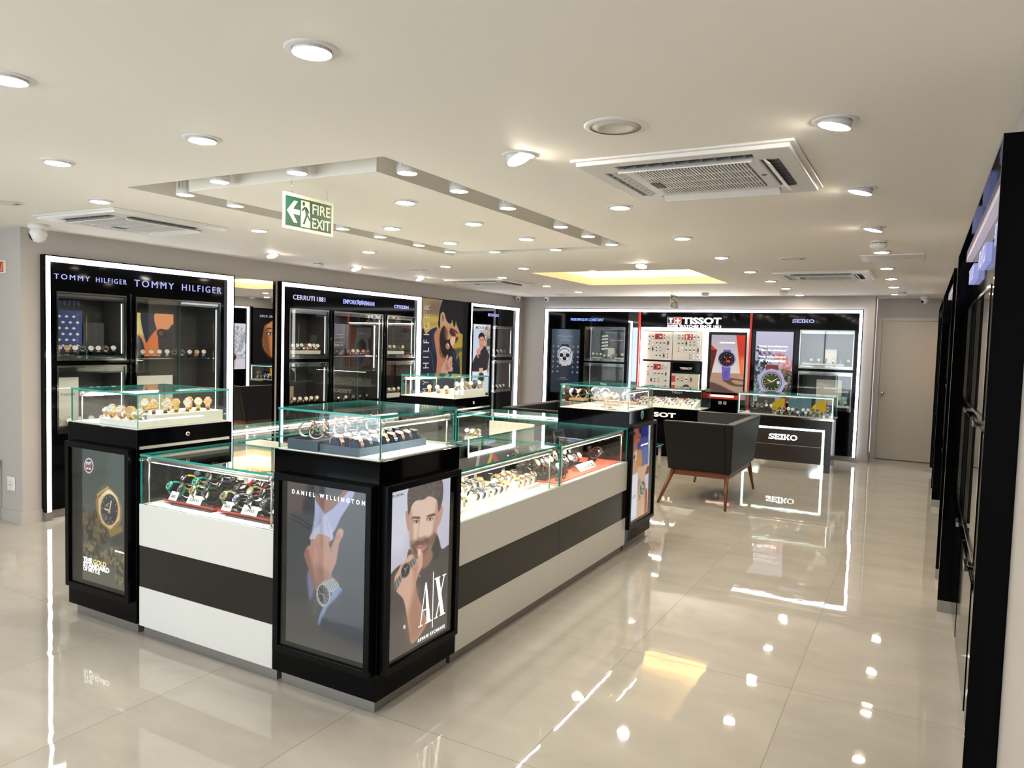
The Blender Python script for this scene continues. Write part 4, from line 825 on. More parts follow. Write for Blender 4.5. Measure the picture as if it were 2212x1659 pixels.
def art_mountain(T, w, parent):
    c = Cv((-2.24, -1.70, .80, 1.865), [(1205, 68), (2025, 75), (1960, 1380), (1150, 1370)], [(-2.24, 1.865), (-1.70, 1.865), (-1.70, .945), (-2.24, .945)], .0034, .0026)
    c.fill((196, 192, 214), (150, 150, 166))
    c.grain([(1190, 420), (1300, 380), (1450, 450), (1560, 560), (1700, 560), (1750, 640), (1560, 660), (1400, 640), (1190, 520)], (70, 60, 76), (190, 180, 200), 7, 4)
    c.grain([(1600, 560), (1760, 540), (1980, 700), (2020, 920), (1900, 930), (1700, 760)], (190, 110, 96), (214, 176, 190), 9, 4)
    c.grain([(1180, 700), (1300, 620), (1500, 720), (1560, 850), (1360, 960), (1240, 1100), (1140, 1400), (1130, 900)], (34, 44, 48), (170, 176, 196), 7, 4)
    c.grain([(1700, 880), (1900, 900), (2000, 1000), (1960, 1500), (1750, 1500), (1780, 1100)], (36, 50, 44), (150, 120, 96), 6, 4); c.grain([(1150, 1100), (1260, 1180), (1300, 1500), (1140, 1500)], (50, 90, 60), (160, 170, 200), 5, 4)
    c.poly([(1415, 830), (1440, 785), (1690, 790), (1705, 930), (1405, 930)], (128, 58, 50), 1, sm=False)
    c.poly([(1265, 1130), (1330, 960), (1400, 850), (1425, 900), (1545, 870), (1690, 900), (1715, 860), (1790, 1000), (1830, 1120), (1890, 1150), (1890, 1200), (1830, 1220), (1780, 1330), (1690, 1420), (1540, 1450), (1400, 1420), (1300, 1300)], (172, 168, 200), 1)
    c.ell(1545, 1150, 228, 218, (64, 62, 74), 0, .6); c.ell(1545, 1150, 214, 204, (160, 160, 176), 0, .6); c.ell(1545, 1150, 190, 182, (44, 56, 36), 0, .6); c.ell(1500, 1100, 130, 110, (74, 92, 56), 0, 8, .6)
    for t in range(12):
        a = t*math.pi/6; c.line([(1545+145*math.cos(a), 1150+138*math.sin(a)), (1545+175*math.cos(a), 1150+168*math.sin(a))], .009, (226, 170, 110))
    c.line([(1545, 1150), (1665, 1078)], .012, (236, 210, 160)); c.line([(1545, 1150), (1455, 1105)], .014, (240, 226, 196)); c.line([(1380, 1200), (1600, 1140)], .006, (214, 150, 80)); c.ell(1690, 1160, 34, 36, (206, 206, 220), 0, .8)
    o = c.build('poster_print', T, w, parent); mb = MB(T); ww = w+.001
    k = dict(depth=.0006); words(o, T, [('"Doing something new.', -2.205, 1.625, ww, .44, .034, 'letter_white', k), ("That's the adventure.\"", -2.19, 1.57, ww, .41, .034, 'letter_white', k), ('Keep Going Forward', -2.18, 1.465, ww, .38, .034, 'letter_white', k), ('PROSPEX', -2.08, 1.405, ww, .29, .034, 'letter_white', dict(bold=.04, depth=.0006))], 'white printed words')
    for a, b in (((-2.175, 1.405), (-2.12, 1.44)), ((-2.175, 1.44), (-2.12, 1.405))):
        d = Vector((b[0]-a[0], b[1]-a[1])).normalized(); n = Vector((-d.y, d.x))*.005; mb.prism([(a[0]+n.x, a[1]+n.y), (b[0]+n.x, b[1]+n.y), (b[0]-n.x, b[1]-n.y), (a[0]-n.x, a[1]-n.y)], ww, ww+.0006, 'letter_white')
    mb.build('cross_emblem', o, 'white cross emblem')

def art_fc(T, w, parent):
    c = Cv((-5.70, -5.17, .745, 1.84), [(150, 108), (745, 115), (715, 1300), (112, 1300)], [(-5.70, 1.84), (-5.17, 1.84), (-5.17, .90), (-5.70, .90)], .0036, .0026)
    c.fill((62, 72, 84), (34, 42, 50)); c.ell(420, 350, 160, 420, (112, 124, 140), 0, 16, .8); c.poly([(560, 780), (760, 700), (740, 1500), (520, 1300)], (26, 36, 54), 14, .9)
    c.poly([(325, 510), (350, 435), (500, 435), (525, 510)], (34, 34, 40), .8, sm=False); c.poly([(300, 860), (330, 505), (520, 505), (570, 600), (600, 620), (590, 660), (575, 780), (525, 890), (310, 862)], (186, 188, 192), 1)
    c.poly([(310, 890), (475, 880), (455, 1200), (325, 1200)], (50, 54, 62), 2, sm=False); c.poly([(340, 880), (475, 880), (465, 905), (350, 905)], (200, 200, 204), .6, sm=False)
    c.ell(418, 665, 152, 160, (216, 218, 222), 0, .6); c.ell(420, 668, 140, 148, (58, 60, 66), 0, .6); c.ell(422, 672, 128, 136, (204, 206, 210), 0, .6)
    for x, y in ((352, 675), (486, 675), (418, 745)): c.ell(x, y, 42, 44, (24, 26, 32), 0, .6); c.line([(x, y), (x+14, y-20)], .004, (170, 170, 170))
    
    for t in range(12):
        a = t*math.pi/6+.26; c.line([(420+104*math.cos(a), 672+110*math.sin(a)), (420+122*math.cos(a), 672+129*math.sin(a))], .007, (60, 62, 68), .3)
    c.line([(420, 672), (398, 600)], .006, (40, 42, 48), .3); c.line([(420, 672), (470, 610)], .006, (40, 42, 48), .3); c.line([(388, 610), (456, 612)], .006, (120, 122, 128), .4); c.line([(330, 470), (510, 470)], .01, (70, 70, 78), 1)
    c.ell(565, 610, 20, 20, (150, 152, 158), 0, .6); c.ell(572, 780, 22, 22, (160, 162, 168), 0, .6)
    o = c.build('poster_print', T, w, parent); mb = MB(T); ww = w+.001
    k = dict(depth=.0006); words(o, T, [('FREDERIQUE CONSTANT', -5.585, 1.712, ww, .285, .020, 'letter_grey', k), ('GENEVE', -5.48, 1.685, ww, .075, .013, 'letter_grey', k), ('LIVE YOUR PASSION', -5.53, 1.645, ww, .18, .012, 'letter_grey', k), ('HIGHLIFE', -5.52, .99, ww, .11, .014, 'letter_grey', k), ('Chronograph Automatic', -5.57, .965, ww, .21, .012, 'letter_grey', k)], 'pale grey printed words')
    for i, (x, y) in enumerate([(-5.685+.094*j, 1.555-.088*k) for k in range(6) for j in (0, 1, 4, 5)]):
        if i % 2: text(mb, '^', x, y-.025, ww, .04, .03, 'letter_grey', depth=.0006)
        else: mb.box(x, y-.015, ww, x+.045, y-.011, ww+.0006, 'letter_grey'); mb.box(x+.018, y-.036, ww, x+.026, y-.026, ww+.0006, 'letter_grey'); mb.box(x+.018, y, ww, x+.026, y+.009, ww+.0006, 'letter_grey')
    mb.build('printed_symbols', o, 'rows of grey arrows and division signs')

def art_rosewatch(T, w, parent):   # on the right wall, its left is towards +Y
    c = Cv((10.72, 11.34, .84, 1.82), None, None, .005, .004); c.fill((216, 214, 224), (210, 208, 216))
    c.poly([(10.78, 1.68), (11.36, 1.68), (11.36, 1.05), (10.78, 1.05)], (186, 188, 196), 0, sm=False); c.grain([(10.8, 1.68), (11.36, 1.68), (11.36, 1.1), (10.95, 1.3)], (150, 152, 162), (222, 222, 228), 8, 3)
    for k in range(5): c.line([(10.8+.1*k, 1.68), (11.2+.1*k, 1.35)], .02, (160, 162, 172), 1)
    for x in (11.02, 10.86):
        c.poly([(x-.05, 1.32), (x+.05, 1.32), (x+.05, .88), (x-.05, .88)], (200, 158, 142), .6, sm=False)
        for k in range(14): c.line([(x-.05, .9+k*.03), (x+.05, .9+k*.03)], .005, (236, 228, 222))
        c.ell(x, 1.10, .088, .088, (214, 170, 150), 0, .6); c.ell(x, 1.10, .07, .07, (70, 44, 42), 0, .6); c.line([(x, 1.10), (x-.035, 1.14)], .006, (230, 210, 190)); c.line([(x, 1.10), (x+.03, 1.14)], .006, (230, 210, 190))
    o = c.build('poster_print', T, w, parent); mb = MB(T); text(mb, 'BALMAIN', 10.93, 1.73, w+.001, .22, .04, 'print_black', depth=.0008, mirror=True); mb.build('lettering', o)
def art_woman(T, w, parent):
    c = Cv((11.46, 12.40, .06, 2.16), None, None, .007, .005); c.fill((16, 13, 14), (14, 12, 13))
    c.poly([(11.99, 1.86), (12.2, 1.95), (12.45, 1.9), (12.45, .95), (12.25, 1.0), (12.05, 1.1), (11.87, 1.24), (11.80, 1.42), (11.83, 1.62), (11.86, 1.78)], (190, 128, 84), 2.5)
    shade(c, [(11.86, 1.78), (11.80, 1.42), (11.9, 1.2), (12.05, 1.08), (12.0, 1.4), (11.95, 1.7)], (104, 60, 38), 6, .8); c.ell(12.02, 1.62, .10, .034, (60, 34, 26), 0, 1.5); c.ell(12.02, 1.615, .075, .022, (222, 206, 196), 0, .8); c.ell(12.03, 1.615, .026, .026, (54, 34, 26), 0, .6)
    c.poly([(11.90, 1.70), (12.0, 1.755), (12.14, 1.72), (12.02, 1.73)], (44, 26, 22), 1); c.poly([(12.2, 1.2), (12.45, 1.22), (12.45, 1.1), (12.3, 1.09)], (150, 60, 56), 2); c.poly([(12.28, 1.42), (12.45, 1.42), (12.45, 1.34), (12.3, 1.34)], (150, 96, 64), 3)
    o = c.build('poster_print', T, w, parent); mb = MB(T); text(mb, 'MICHAEL KORS', 11.72, 1.98, w+.002, .62, .055, 'letter_ice', space=1.2, depth=.002, mirror=True); mb.build('lettering', o)
# ================================================================== COUNTERS OF THE ISLAND
def glass_box(x0, y0, z0, x1, y1, z1, parent, top=.010, open_side=None, t=.006):
    mb = MB()
    if open_side != '-y': mb.pane(x0, y0, z0, x1, y0+t, z1-top)
    if open_side != '+y': mb.pane(x0, y1-t, z0, x1, y1, z1-top)
    if open_side != '-x': mb.pane(x0, y0+t, z0, x0+t, y1-t, z1-top)
    if open_side != '+x': mb.pane(x1-t, y0+t, z0, x1, y1-t, z1-top)
    mb.pane(x0-.002, y0-.002, z1-top, x1+.002, y1+.002, z1)
    return mb.build('glass_case', parent)
def rod(p0, p1, zb, parent, inward, es='led_tube', r=.011):
    """light tube on two posts; inward = horizontal direction the light faces"""
    mb = MB(); a, b = Vector(p0), Vector(p1); d = (b-a).normalized()
    mb.tube([a, b], r, 'alu', 12); mb.tube([a-d*.004, a+d*.02], r*1.35, 'alu', 12); mb.tube([b-d*.02, b+d*.004], r*1.35, 'alu', 12)
    for q in (a+d*.008, b-d*.008): mb.tube([q, (q.x, q.y, zb)], .0045, 'alu', 8); mb.lathe([(.012, 0), (.012, .004)], 'alu', 12, c=(q.x, q.y, zb))
    o = mb.build('lamp_tube', parent)
    n = (Vector(inward)*.75+Vector((0, 0, -.66))).normalized(); s = n.cross(d).normalized(); mb = MB(); k = r*.72
    A = a+d*.025+n*r*.80; B = b-d*.025+n*r*.80
    mb.hexa([A-s*k, B-s*k, B+s*k, A+s*k], [A-s*k+n*.004, B-s*k+n*.004, B+s*k+n*.004, A+s*k+n*.004], es); mb.build('light_strip', o)
def poster_frame(T, u0, u1, v0, v1, parent, art, iu=None):
    mb = MB(T); mb.holed(u0, u1, v0, v1, [(u0+.03, u1-.03, v0+.028, v1-.03)], .0, .034, 'black_satin'); mb.box(u0+.03, v0+.028, .0, u1-.03, v1-.03, .006, 'black_satin'); fr = mb.build('poster_frame', parent, bevel=.002)
    art(T, .010, fr)
    mb = MB(T); mb.pane(u0+.03, v0+.028, .020, u1-.03, v1-.03, .023, 'glass', 'glass'); mb.build('cover_glass', fr)
def corner_unit(name_label, x0, y0, x1, y1, posters, rod_spec, drawer=None):
    root = thing('corner_counter', name_label, 'display counter', ((x0+x1)/2, (y0+y1)/2, 0)); root.location = (0, 0, 0)
    mb = MB(); mb.box(x0+.03, y0+.03, 0, x1-.03, y1-.03, .062, 'plinth'); mb.build('plinth', root)
    mb = MB(); mb.box(x0, y0, .0625, x1, y1, 1.085, 'black_gloss'); mb.build('cabinet_body', root, bevel=.002)
    mb = MB(); mb.box(x0+.012, y0+.012, 1.0855, x1-.012, y1-.012, 1.091, 'white_lit'); mb.build('display_base', root)
    glass_box(x0+.012, y0+.012, 1.0915, x1-.012, y1-.012, 1.275, root)
    for T, u0, u1, art in posters: poster_frame(T, u0, u1, .175, .985, root, art)
    rod(*rod_spec, 1.0915, root, rod_spec_dir[name_label])
    if drawer:
        T, u0, u1 = drawer; mb = MB(T)
        mb.box(u0+.003, .955, .0005, u1-.003, 1.083, .004, 'black_gloss'); dr = mb.build('drawer', root)
        mb = MB(T); mb.box(u0+.01, .985, .004, u1-.03, 1.000, .016, 'alu'); mb.build('drawer_pull', dr, 'long brushed metal drawer pull')
        mb = MB(T); X = Matrix.Translation(((u0+u1)/2, 1.040, .004)); mb.lathe([(.013, 0), (.013, .003), (.010, .005)], 'chrome', 20, X); mb.box(-.0015, -.005, .005, .0015, .005, .0056, 'print_black', X); mb.build('lock', dr, 'round chrome lock')
        mb = MB(T); mb.box(u0+.003, .60, .0005, u1-.003, .951, .004, 'black_gloss'); dr = mb.build('drawer', root)
        mb = MB(T); mb.box(u0+.01, .925, .004, u1-.03, .938, .016, 'alu'); mb.build('drawer_pull', dr)
    rebase(root, ((x0+x1)/2, (y0+y1)/2, 0)); return root
IX0, IX1, IY0, IY1 = -4.14, -1.94, 2.41, 6.00
LF = 'black gloss corner counter nearest the viewer with two portrait light boxes'; LL = 'black gloss corner counter at the left with gold watch poster and drawer'
LR = 'black gloss corner counter at the far right of the island with narrow beach poster'; LB = 'black gloss corner counter at the far left of the island with drawer and lock'
rod_spec_dir = {LF: (-1, 0, 0), LL: (1, 0, 0), LR: (-1, 0, 0), LB: (1, 0, 0)}
corner_unit(LF, -2.545, IY0, IX1, 3.015, [(TFc(IY0), -2.512, -1.955, art_suit), (TSx(IX1), 2.425, 2.985, art_ax)], ((-1.972, 2.445, 1.232), (-1.972, 2.955, 1.232)))
corner_unit(LL, IX0, IY0, -3.535, 3.015, [(TFc(IY0), -4.115, -3.558, art_gold)], ((-4.105, 2.46, 1.24), (-4.105, 2.96, 1.24)), (TSx(-3.535), 2.41, 3.015))
corner_unit(LR, -2.545, 5.40, IX1, IY1, [(TSx(IX1), 5.395, 5.995, art_beach)], ((-1.975, 5.44, 1.235), (-1.975, 5.95, 1.235)))
corner_unit(LB, IX0, 5.40, -3.535, IY1, [], ((-4.105, 5.44, 1.24), (-4.105, 5.94, 1.24)), (TSx(-3.535), 5.40, 6.00))
# teal disc logo on the far corner counter
def low_unit(label, x0, y0, x1, y1, side, rods, dividers=(), gz=.965):
    root = thing('low_display_counter', label, 'display counter')
    ins = .03
    mb = MB(); px0, py0, px1, py1 = x0, y0, x1, y1
    if side in 'FB': py0 += ins; py1 -= ins
    else: px0 += ins; px1 -= ins
    mb.box(px0, py0, 0, px1, py1, .062, 'plinth'); mb.build('plinth', root)
    mb = MB(); e = .012
    bx = (x0+.0005, y0+e, x1-.0005, y1-.0005) if side == 'F' else (x0+.0005, y0+.0005, x1-.0005, y1-e) if side == 'B' else (x0+.0005, y0+.0005, x1-e, y1-.0005) if side == 'R' else (x0+e, y0+.0005, x1-.0005, y1-.0005)
    mb.box(bx[0], bx[1], .0625, bx[2], bx[3], .697, 'black_satin'); mb.build('cabinet_body', root)
    T = {'F': TFc(y0+e), 'R': TSx(x1-e)}.get(side); T = T or (lambda u, v, w: (u, y1-e+w, v) if side == 'B' else (x0+e-w, u, v))
    a, b = (x0, x1) if side in 'FB' else (y0, y1)
    cuts = [a, *dividers, b]
    for i in range(len(cuts)-1):
        for v0, v1, m, nm in ((.0625, .270, 'white_panel', 'white_panel'), (.2705, .4865, 'charcoal', 'charcoal_panel'), (.487, .705, 'white_panel', 'white_panel')):
            mb = MB(T); mb.box(cuts[i]+.0008, v0, .0003, cuts[i+1]-.0008, v1, e, m); mb.build(nm, root, bevel=.0015)
    mb = MB(); mb.box(bx[0], bx[1], .6975, bx[2], bx[3], .703, 'white_lit'); mb.build('display_base', root)
    for i in range(len(cuts)-1):
        if side in 'FB': glass_box(cuts[i]+.003, y0+.006, .7055, cuts[i+1]-.003, y1-.006, gz, root)
        else: glass_box(x0+.006, cuts[i]+.003, .7055, x1-.006, cuts[i+1]-.003, gz, root)
    for p0, p1, dr in rods: rod(p0, p1, .7035, root, dr)
    c = ((x0+x1)/2, (y0+y1)/2, 0); rebase(root, c); return root
low_unit('low striped counter at the left front holding chunky sports watches', -3.515, IY0, -2.547, 3.00, 'F', [((-3.505, 2.455, .932), (-2.60, 2.455, .932), (0, 1, 0))])
low_unit('long low striped counter along the right side of the island with white trays', -2.53, 3.018, IX1, 5.397, 'R', [((-1.972, 3.06, .932), (-1.972, 4.10, .932), (-1, 0, 0)), ((-1.972, 4.26, .932), (-1.972, 5.34, .932), (-1, 0, 0))], dividers=(4.19,))
low_unit('low glass counter closing the far end of the island', -3.514, 5.41, -2.548, IY1, 'B', [((-3.48, 5.955, .935), (-2.60, 5.955, .935), (0, -1, 0))])
low_unit('low glass counter along the far left side of the island', IX0, 3.018, -3.53, 5.397, 'L', [((-4.105, 3.06, .935), (-4.105, 5.34, .935), (1, 0, 0))])
t = [o for o in COL.objects if o.get('label') == LR][0]
mb = MB(TSx(IX1)); X = Matrix.Translation((5.70, 1.045, 0)); mb.lathe([(.0004, .001), (.034, .001), (.036, 0)], 'cyan', 28, X, cap=False)
for k in range(5): mb.tube([(5.675+.01*k, 1.022+.006*(k % 2), .0015), (5.685+.008*k, 1.045, .0015), (5.68+.011*k, 1.068-.005*(k % 2), .0015)], .0012, 'print_black', 4)
lg = mb.build('round_logo', None, 'x', cat='x'); del lg['category']; lg['label'] = 'round blue line logo'; lg.parent = t; lg.location = -Vector(t.location)

# ================================================================== SOFAS AND TABLE
def sofa(label, x, y, rz):
    root = thing('sofa', label, 'sofa', (0, 0, 0), 0, 'black leather two-seat sofas')
    # local: open front to -X, back to +X, long along Y, 0 at centre
    B = (-.31, .33, -.57, .57, .35); Tt = (-.34, .36, -.70, .70, .85); th = .085
    def wall(b4, t4): mb = MB(); mb.hexa([(p[0], p[1], B[4]) for p in b4], [(p[0], p[1], Tt[4]) for p in t4], 'leather'); return mb
    bx0, bx1, by0, by1 = B[:4]; tx0, tx1, ty0, ty1 = Tt[:4]; c = .05
    wall([(bx1-c, by0), (bx1, by0), (bx1, by1), (bx1-c, by1)], [(tx1-th, ty0), (tx1, ty0), (tx1, ty1), (tx1-th, ty1)]).build('backrest', root, bevel=.010)
    wall([(bx0, by0), (bx1-c, by0), (bx1-c, by0+c), (bx0, by0+c)], [(tx0, ty0), (tx1-th, ty0), (tx1-th, ty0+th), (tx0, ty0+th)]).build('armrest', root, bevel=.010)
    wall([(bx0, by1-c), (bx1-c, by1-c), (bx1-c, by1), (bx0, by1)], [(tx0, ty1-th), (tx1-th, ty1-th), (tx1-th, ty1), (tx0, ty1)]).build('armrest', root, bevel=.010)
    for s in (-1, 1):
        mb = MB(); y0, y1 = (by0+c+.006, -.003) if s < 0 else (.003, by1-c-.006); mb.box(bx0-.01, y0, .362, bx1-c-.01, y1, .50, 'leather'); mb.build('seat_cushion', root, bevel=.03)
    mb = MB(); mb.box(bx0, by0+.01, .345, bx1-.01, by1-.01, .361, 'leather'); mb.build('seat_base', root)
    mb = MB(); mb.holed(bx0+.03, bx1-.03, by0+.03, by1-.03, [(bx0+.06, bx1-.06, by0+.06, by1-.06)], .285, .344, 'walnut'); mb.build('wooden_frame', root, bevel=.003)
    for sx, sy in ((-1, -1), (-1, 1), (1, -1), (1, 1)):
        tx = bx0+.05 if sx < 0 else bx1-.05; mb = MB(); top = (tx, sy*.525, .343); bot = (-.36 if sx < 0 else .315, sy*.69, .012)
        mb.tube([top, bot], .026, 'walnut', 14, r1=.013); v = (Vector(bot)-Vector(top)).normalized(); mb.tube([Vector(bot)-v*.001, (bot[0]+v.x*.012, bot[1]+v.y*.012, .0005)], .0125, 'print_black', 12); mb.build('leg', root)
    root.location = (x, y, 0); root.rotation_euler = (0, 0, rz); return root
sofa('black leather sofa right of the island showing its back, on walnut legs', -1.93, 8.02, 0)
sofa('black leather sofa behind the island, only its top rim showing', -3.83, 8.07, R(180))
t = thing('side_table', 'low glass table on chrome legs hidden behind the far corner counter', 'table', (-2.88, 8.2, 0))
mb = MB(); mb.pane(-.20, -.5, .41, .20, .5, .42); mb.build('table_top', t)
for y in (-.44, .44):
    mb = MB(); mb.box(-.19, y-.015, 0, .19, y+.015, .025, 'chrome'); mb.box(-.19, y-.015, .025, -.16, y+.015, .41, 'chrome'); mb.box(.16, y-.015, .025, .19, y+.015, .41, 'chrome'); mb.build('leg_frame', t)

# ================================================================== FLOOR COUNTERS BY THE BACK WALL
def slab_word(mb, u, v, w, width, height, m, depth=.01):
    """wide slab-serif wordmark: S E I K O"""
    cw = width/5.0; st = cw*.22; th = height*.17; y0, y1 = v, v+height; ym = v+height/2
    def rect(a, b, c, d): mb.box(a, c, w, b, d, w+depth, m)
    def arc(cx, cy, rx, ry, a0, a1, k=10, tx=st*.95, ty=th):
        P = [(cx+rx*math.cos(t), cy+ry*math.sin(t)) for t in np.linspace(R(a0), R(a1), k)]; Q = [(cx+(rx-tx)*math.cos(t), cy+(ry-ty)*math.sin(t)) for t in np.linspace(R(a0), R(a1), k)]
        for i in range(k-1): mb.prism([P[i], P[i+1], Q[i+1], Q[i]], w, w+depth, m)
    g = cw*.06
    a = u; b = u+cw*1.02                          # S
    arc((a+b)/2, y0+height*.73, (b-a)/2*.92, height*.27, 20, 270); arc((a+b)/2, y0+height*.27, (b-a)/2*.92, height*.27, -160, 90)
    rect(a, a+st*.55, y0, y0+height*.33); rect(b-st*.7, b-st*.15, y1-height*.33, y1)
    a = b+g; b = a+cw*.98                         # E
    rect(a+st*.3, a+st*1.35, y0, y1); rect(a, b-st*.1, y0, y0+th); rect(a, b-st*.1, y1-th, y1); rect(a+st, b-st*1.2, ym-th/2, ym+th/2); rect(b-st*.6, b, y0, y0+height*.33); rect(b-st*.6, b, y1-height*.33, y1); rect(b-st*1.6, b-st*1.2, ym-height*.14, ym+height*.14)
    a = b+g; b = a+cw*.50                         # I
    rect(a, b, y0, y0+th); rect(a, b, y1-th, y1); rect((a+b)/2-st*.55, (a+b)/2+st*.55, y0, y1)
    a = b+g; b = a+cw*1.12                        # K
    rect(a+st*.4, a+st*1.45, y0, y1); rect(a, a+st*1.9, y0, y0+th); rect(a, a+st*1.9, y1-th, y1)
    mb.prism([(a+st*1.3, ym-th*.6), (b-st*1.5, y1-th), (b-st*.5, y1-th), (a+st*1.3, ym+th*-1.6)][::-1], w, w+depth, m)
    mb.prism([(a+st*2.0, ym+th*.1), (a+st*3.0, ym+th*.6), (b-st*.1, y0+th*.5), (b-st*1.4, y0+th*.5)], w, w+depth, m); rect(b-st*1.9, b, y0, y0+th*.9); rect(b-st*2.0, b-st*.2, y1-th, y1)
    a = b+g; b = u+width+cw*.12                   # O
    arc((a+b)/2, ym, (b-a)/2, height/2, 0, 360, 25, st*1.05, th)
def floor_counter(label, x0, x1, y0, y1, led, word):
    root = thing('floor_counter', label, 'display counter'); T = TFc(y0); H0 = .685
    mb = MB(); m = 'darkwood' if led == 'led_cyan' else 'black_gloss'
    mb.box(x0, y0+.02, .0, x0+.08, y1, H0, 'black_gloss'); mb.box(x1-.08, y0+.0, .0, x1, y1, H0, 'black_gloss' if led is None else 'charcoal'); mb.box(x0+.08, y0, .565, x1-.08, y1, H0, 'black_gloss' if led is None else 'charcoal'); mb.box(x0+.08, y0+.03, .10, x1-.08, y1, .565, m); mb.box(x0+.08, y0+.06, .0, x1-.08, y1, .10, 'chrome' if led else 'black_gloss')
    if led: mb.box(x0, y0, 0, x0+.08, y0+.02, H0, 'charcoal')
    mb.build('cabinet_body', root)
    if led:
        mb = MB(T); e = .028
        mb.box(x0+.085, .535, -.012, x1-.085, .562, .001, led); mb.box(x1-.085-e, .004, -.012, x1-.085, .535, .001, led); mb.box(x0+.085, .004, -.012, x0+.085+e, .535, .001, led); mb.build('light_frame', root, 'glowing white light strip')
        mb = MB(T); mb.box(x0+.116, .322, -.029, x1-.116, .326, -.026, 'alu'); mb.build('drawer_gap', root)
    mb = MB(T)
    if word == 'S': slab_word(mb, -1.765, .392, -.0295, .355, .072, 'letter_white', .012); mb.build('lettering', root, 'white slab lettering')
    else:
        text(mb, 'TISSOT', -3.60, .575, .0005, .55, .068, 'letter_cream', bold=.03, depth=.008)
        mb.build('lettering', root, 'cream lettering')
    mb = MB(); mb.box(x0-.02, y0-.01, H0+.0005, x1+.02, y1+.01, H0+.022, 'chrome' if led else 'black_gloss'); mb.build('counter_top', root)
    mb = MB(); mb.box(x0+.01, y0+.01, H0+.0225, x1-.01, y1-.01, H0+.028, 'white_lit'); mb.build('display_base', root)
    glass_box(x0-.01, y0, H0+.0285, x1+.01, y1, 1.00, root, t=.006)
    mb = MB(); mb.box(x0, y0+.008, .975, x1, y0+.024, .989, 'alu'); tb = mb.build('lamp_tube', root)
    mb = MB(); mb.box(x0+.01, y0+.011, .971, x1-.01, y0+.021, .9745, led or 'led_tube'); mb.build('light_strip', tb)
    if led:
        mb = MB()
        for xx in (x0+.004, x1-.012): mb.box(xx, y0+.008, .715, xx+.008, y0+.016, .98, 'led_cyan')
        mb.build('corner_light', tb)
    rebase(root, ((x0+x1)/2, (y0+y1)/2, 0)); return root
floor_counter('dark counter with glowing frame, white slab lettering and cyan-lit glass case', -2.18, -.98, 10.42, 10.93, 'led_cyan', 'S')
floor_counter('black gloss counter with cream lettering behind the sofa, white watch trays inside', -3.90, -2.70, 10.42, 10.93, None, 'T')

# ================================================================== WALL CABINETS
def niche_parts(root, T, n, depth=.34, edge='glass_edge'):
    u0, u1, v0, v1 = n['r']; g = n.get('m', 'grey_dark')
    mb = MB(T); d = -depth
    mb.quad((u0, v0, d), (u1, v0, d), (u1, v1, d), (u0, v1, d), g)
    for q in (((u0, v0), (u0, v1)), ((u1, v0), (u1, v1)), ((u0, v0), (u1, v0)), ((u0, v1), (u1, v1))):
        (a, b), (c, e) = q; mb.quad((a, b, d), (c, e, d), (c, e, -.012), (a, b, -.012), g)
    o = mb.build('niche_lining', root)
    mb = MB(T); t = .010
    mb.holed(u0-t, u1+t, v0-t, v1+t, [(u0+.004, u1-.004, v0+.004, v1-.004)], .0005, .010, 'trim_chrome')
    hb = n.get('band', .045)
    mb.box(u0+.006, v1-hb, -.03, u1-.006, v1-.005, -.004, 'trim_chrome'); 
    if n.get('sill', 1): mb.box(u0+.006, v0+.005, -.03, u1-.006, v0+.035, -.004, 'trim_chrome')
    mb.build('chrome_trim', root)
    cuts = [u0+.006, *n.get('doors', []), u1-.006]
    for a, b in zip(cuts[:-1], cuts[1:]):
        mb = MB(T); mb.pane(a+.001, v0+.006, -.0025, b-.001, v1-.006, .0025, 'glass', edge); mb.build('glass_door', root)
    mb = MB(T); k = .005
    for uu in (u1-.003-k,): mb.box(uu, v0+.05, -.045, uu+k, v1-.06, -.038, 'niche_strip')
    mb.build('light_strip', root)
    for sv in n.get('shelf', []):
        mb = MB(T); mb.pane(u0+.004, sv-.010, d+.01, u1-.004, sv, -.06, 'glass_case', 'chrome'); mb.build('glass_shelf', root)
    if not n.get('shelf') or n.get('floor'):
        mb = MB(T); mb.box(u0+.004, v0+.001, d+.004, u1-.004, v0+.040, -.05, 'black_satin'); mb.build('shelf_base', root)
def cabinet(label, T, u0, u1, niches, texts=(), flats=(), extra=None, led=True, v1=2.20, name='wall_cabinet'):
    root = thing(name, label, 'wall cabinet'); D0 = -.38
    mb = MB(T); holes = [n['r'] for n in niches]
    mb.holed(u0+.045, u1-.045, .075, v1-.045, holes, -.012, 0, 'black_gloss'); mb.build('front_panel', root)
    mb = MB(T); mb.box(u0+.05, 0.001, D0+.01, u1-.05, .072, -.035, 'plinth')
    mb.box(u0+.001, .001, -.012, u0+.055, .072, .048, 'plinth'); mb.box(u1-.055, .001, -.012, u1-.001, .072, .048, 'plinth'); mb.build('plinth', root)
    mb = MB(T); mb.holed(u0+.05, u1-.05, .0735, v1-.05, [], D0-.01, D0, 'black_satin'); mb.build('back_board', root)
    mb = MB(T)
    for a, b in ((u0, u0+.012), (u1-.012, u1)): mb.box(a, .073, -.012, b, v1, .05, 'black_gloss')
    mb.box(u0+.012, v1-.010, -.012, u1-.012, v1, .05, 'black_gloss'); mb.build('outer_frame', root)
    mb = MB(T)
    for a, b in ((u0+.0125, u0+.050), (u1-.050, u1-.0125)): mb.box(a, .074, .001, b, v1-.0105, .047, 'led_white' if led else 'black_gloss')
    mb.box(u0+.050, v1-.050, .001, u1-.050, v1-.0105, .047, 'led_white'); mb.build('light_frame', root, 'glowing white light border')
    for n in niches: niche_parts(root, T, n)
    for tx in texts:
        mb = MB(T); s, a, b, v, h, m = tx[:6]; kw = tx[6] if len(tx) > 6 else {}; text(mb, s, a, v, .001, b-a, h, m, **kw); mb.build('lettering', root)
    if extra: extra(root, T)
    root['_r'] = 1; return root
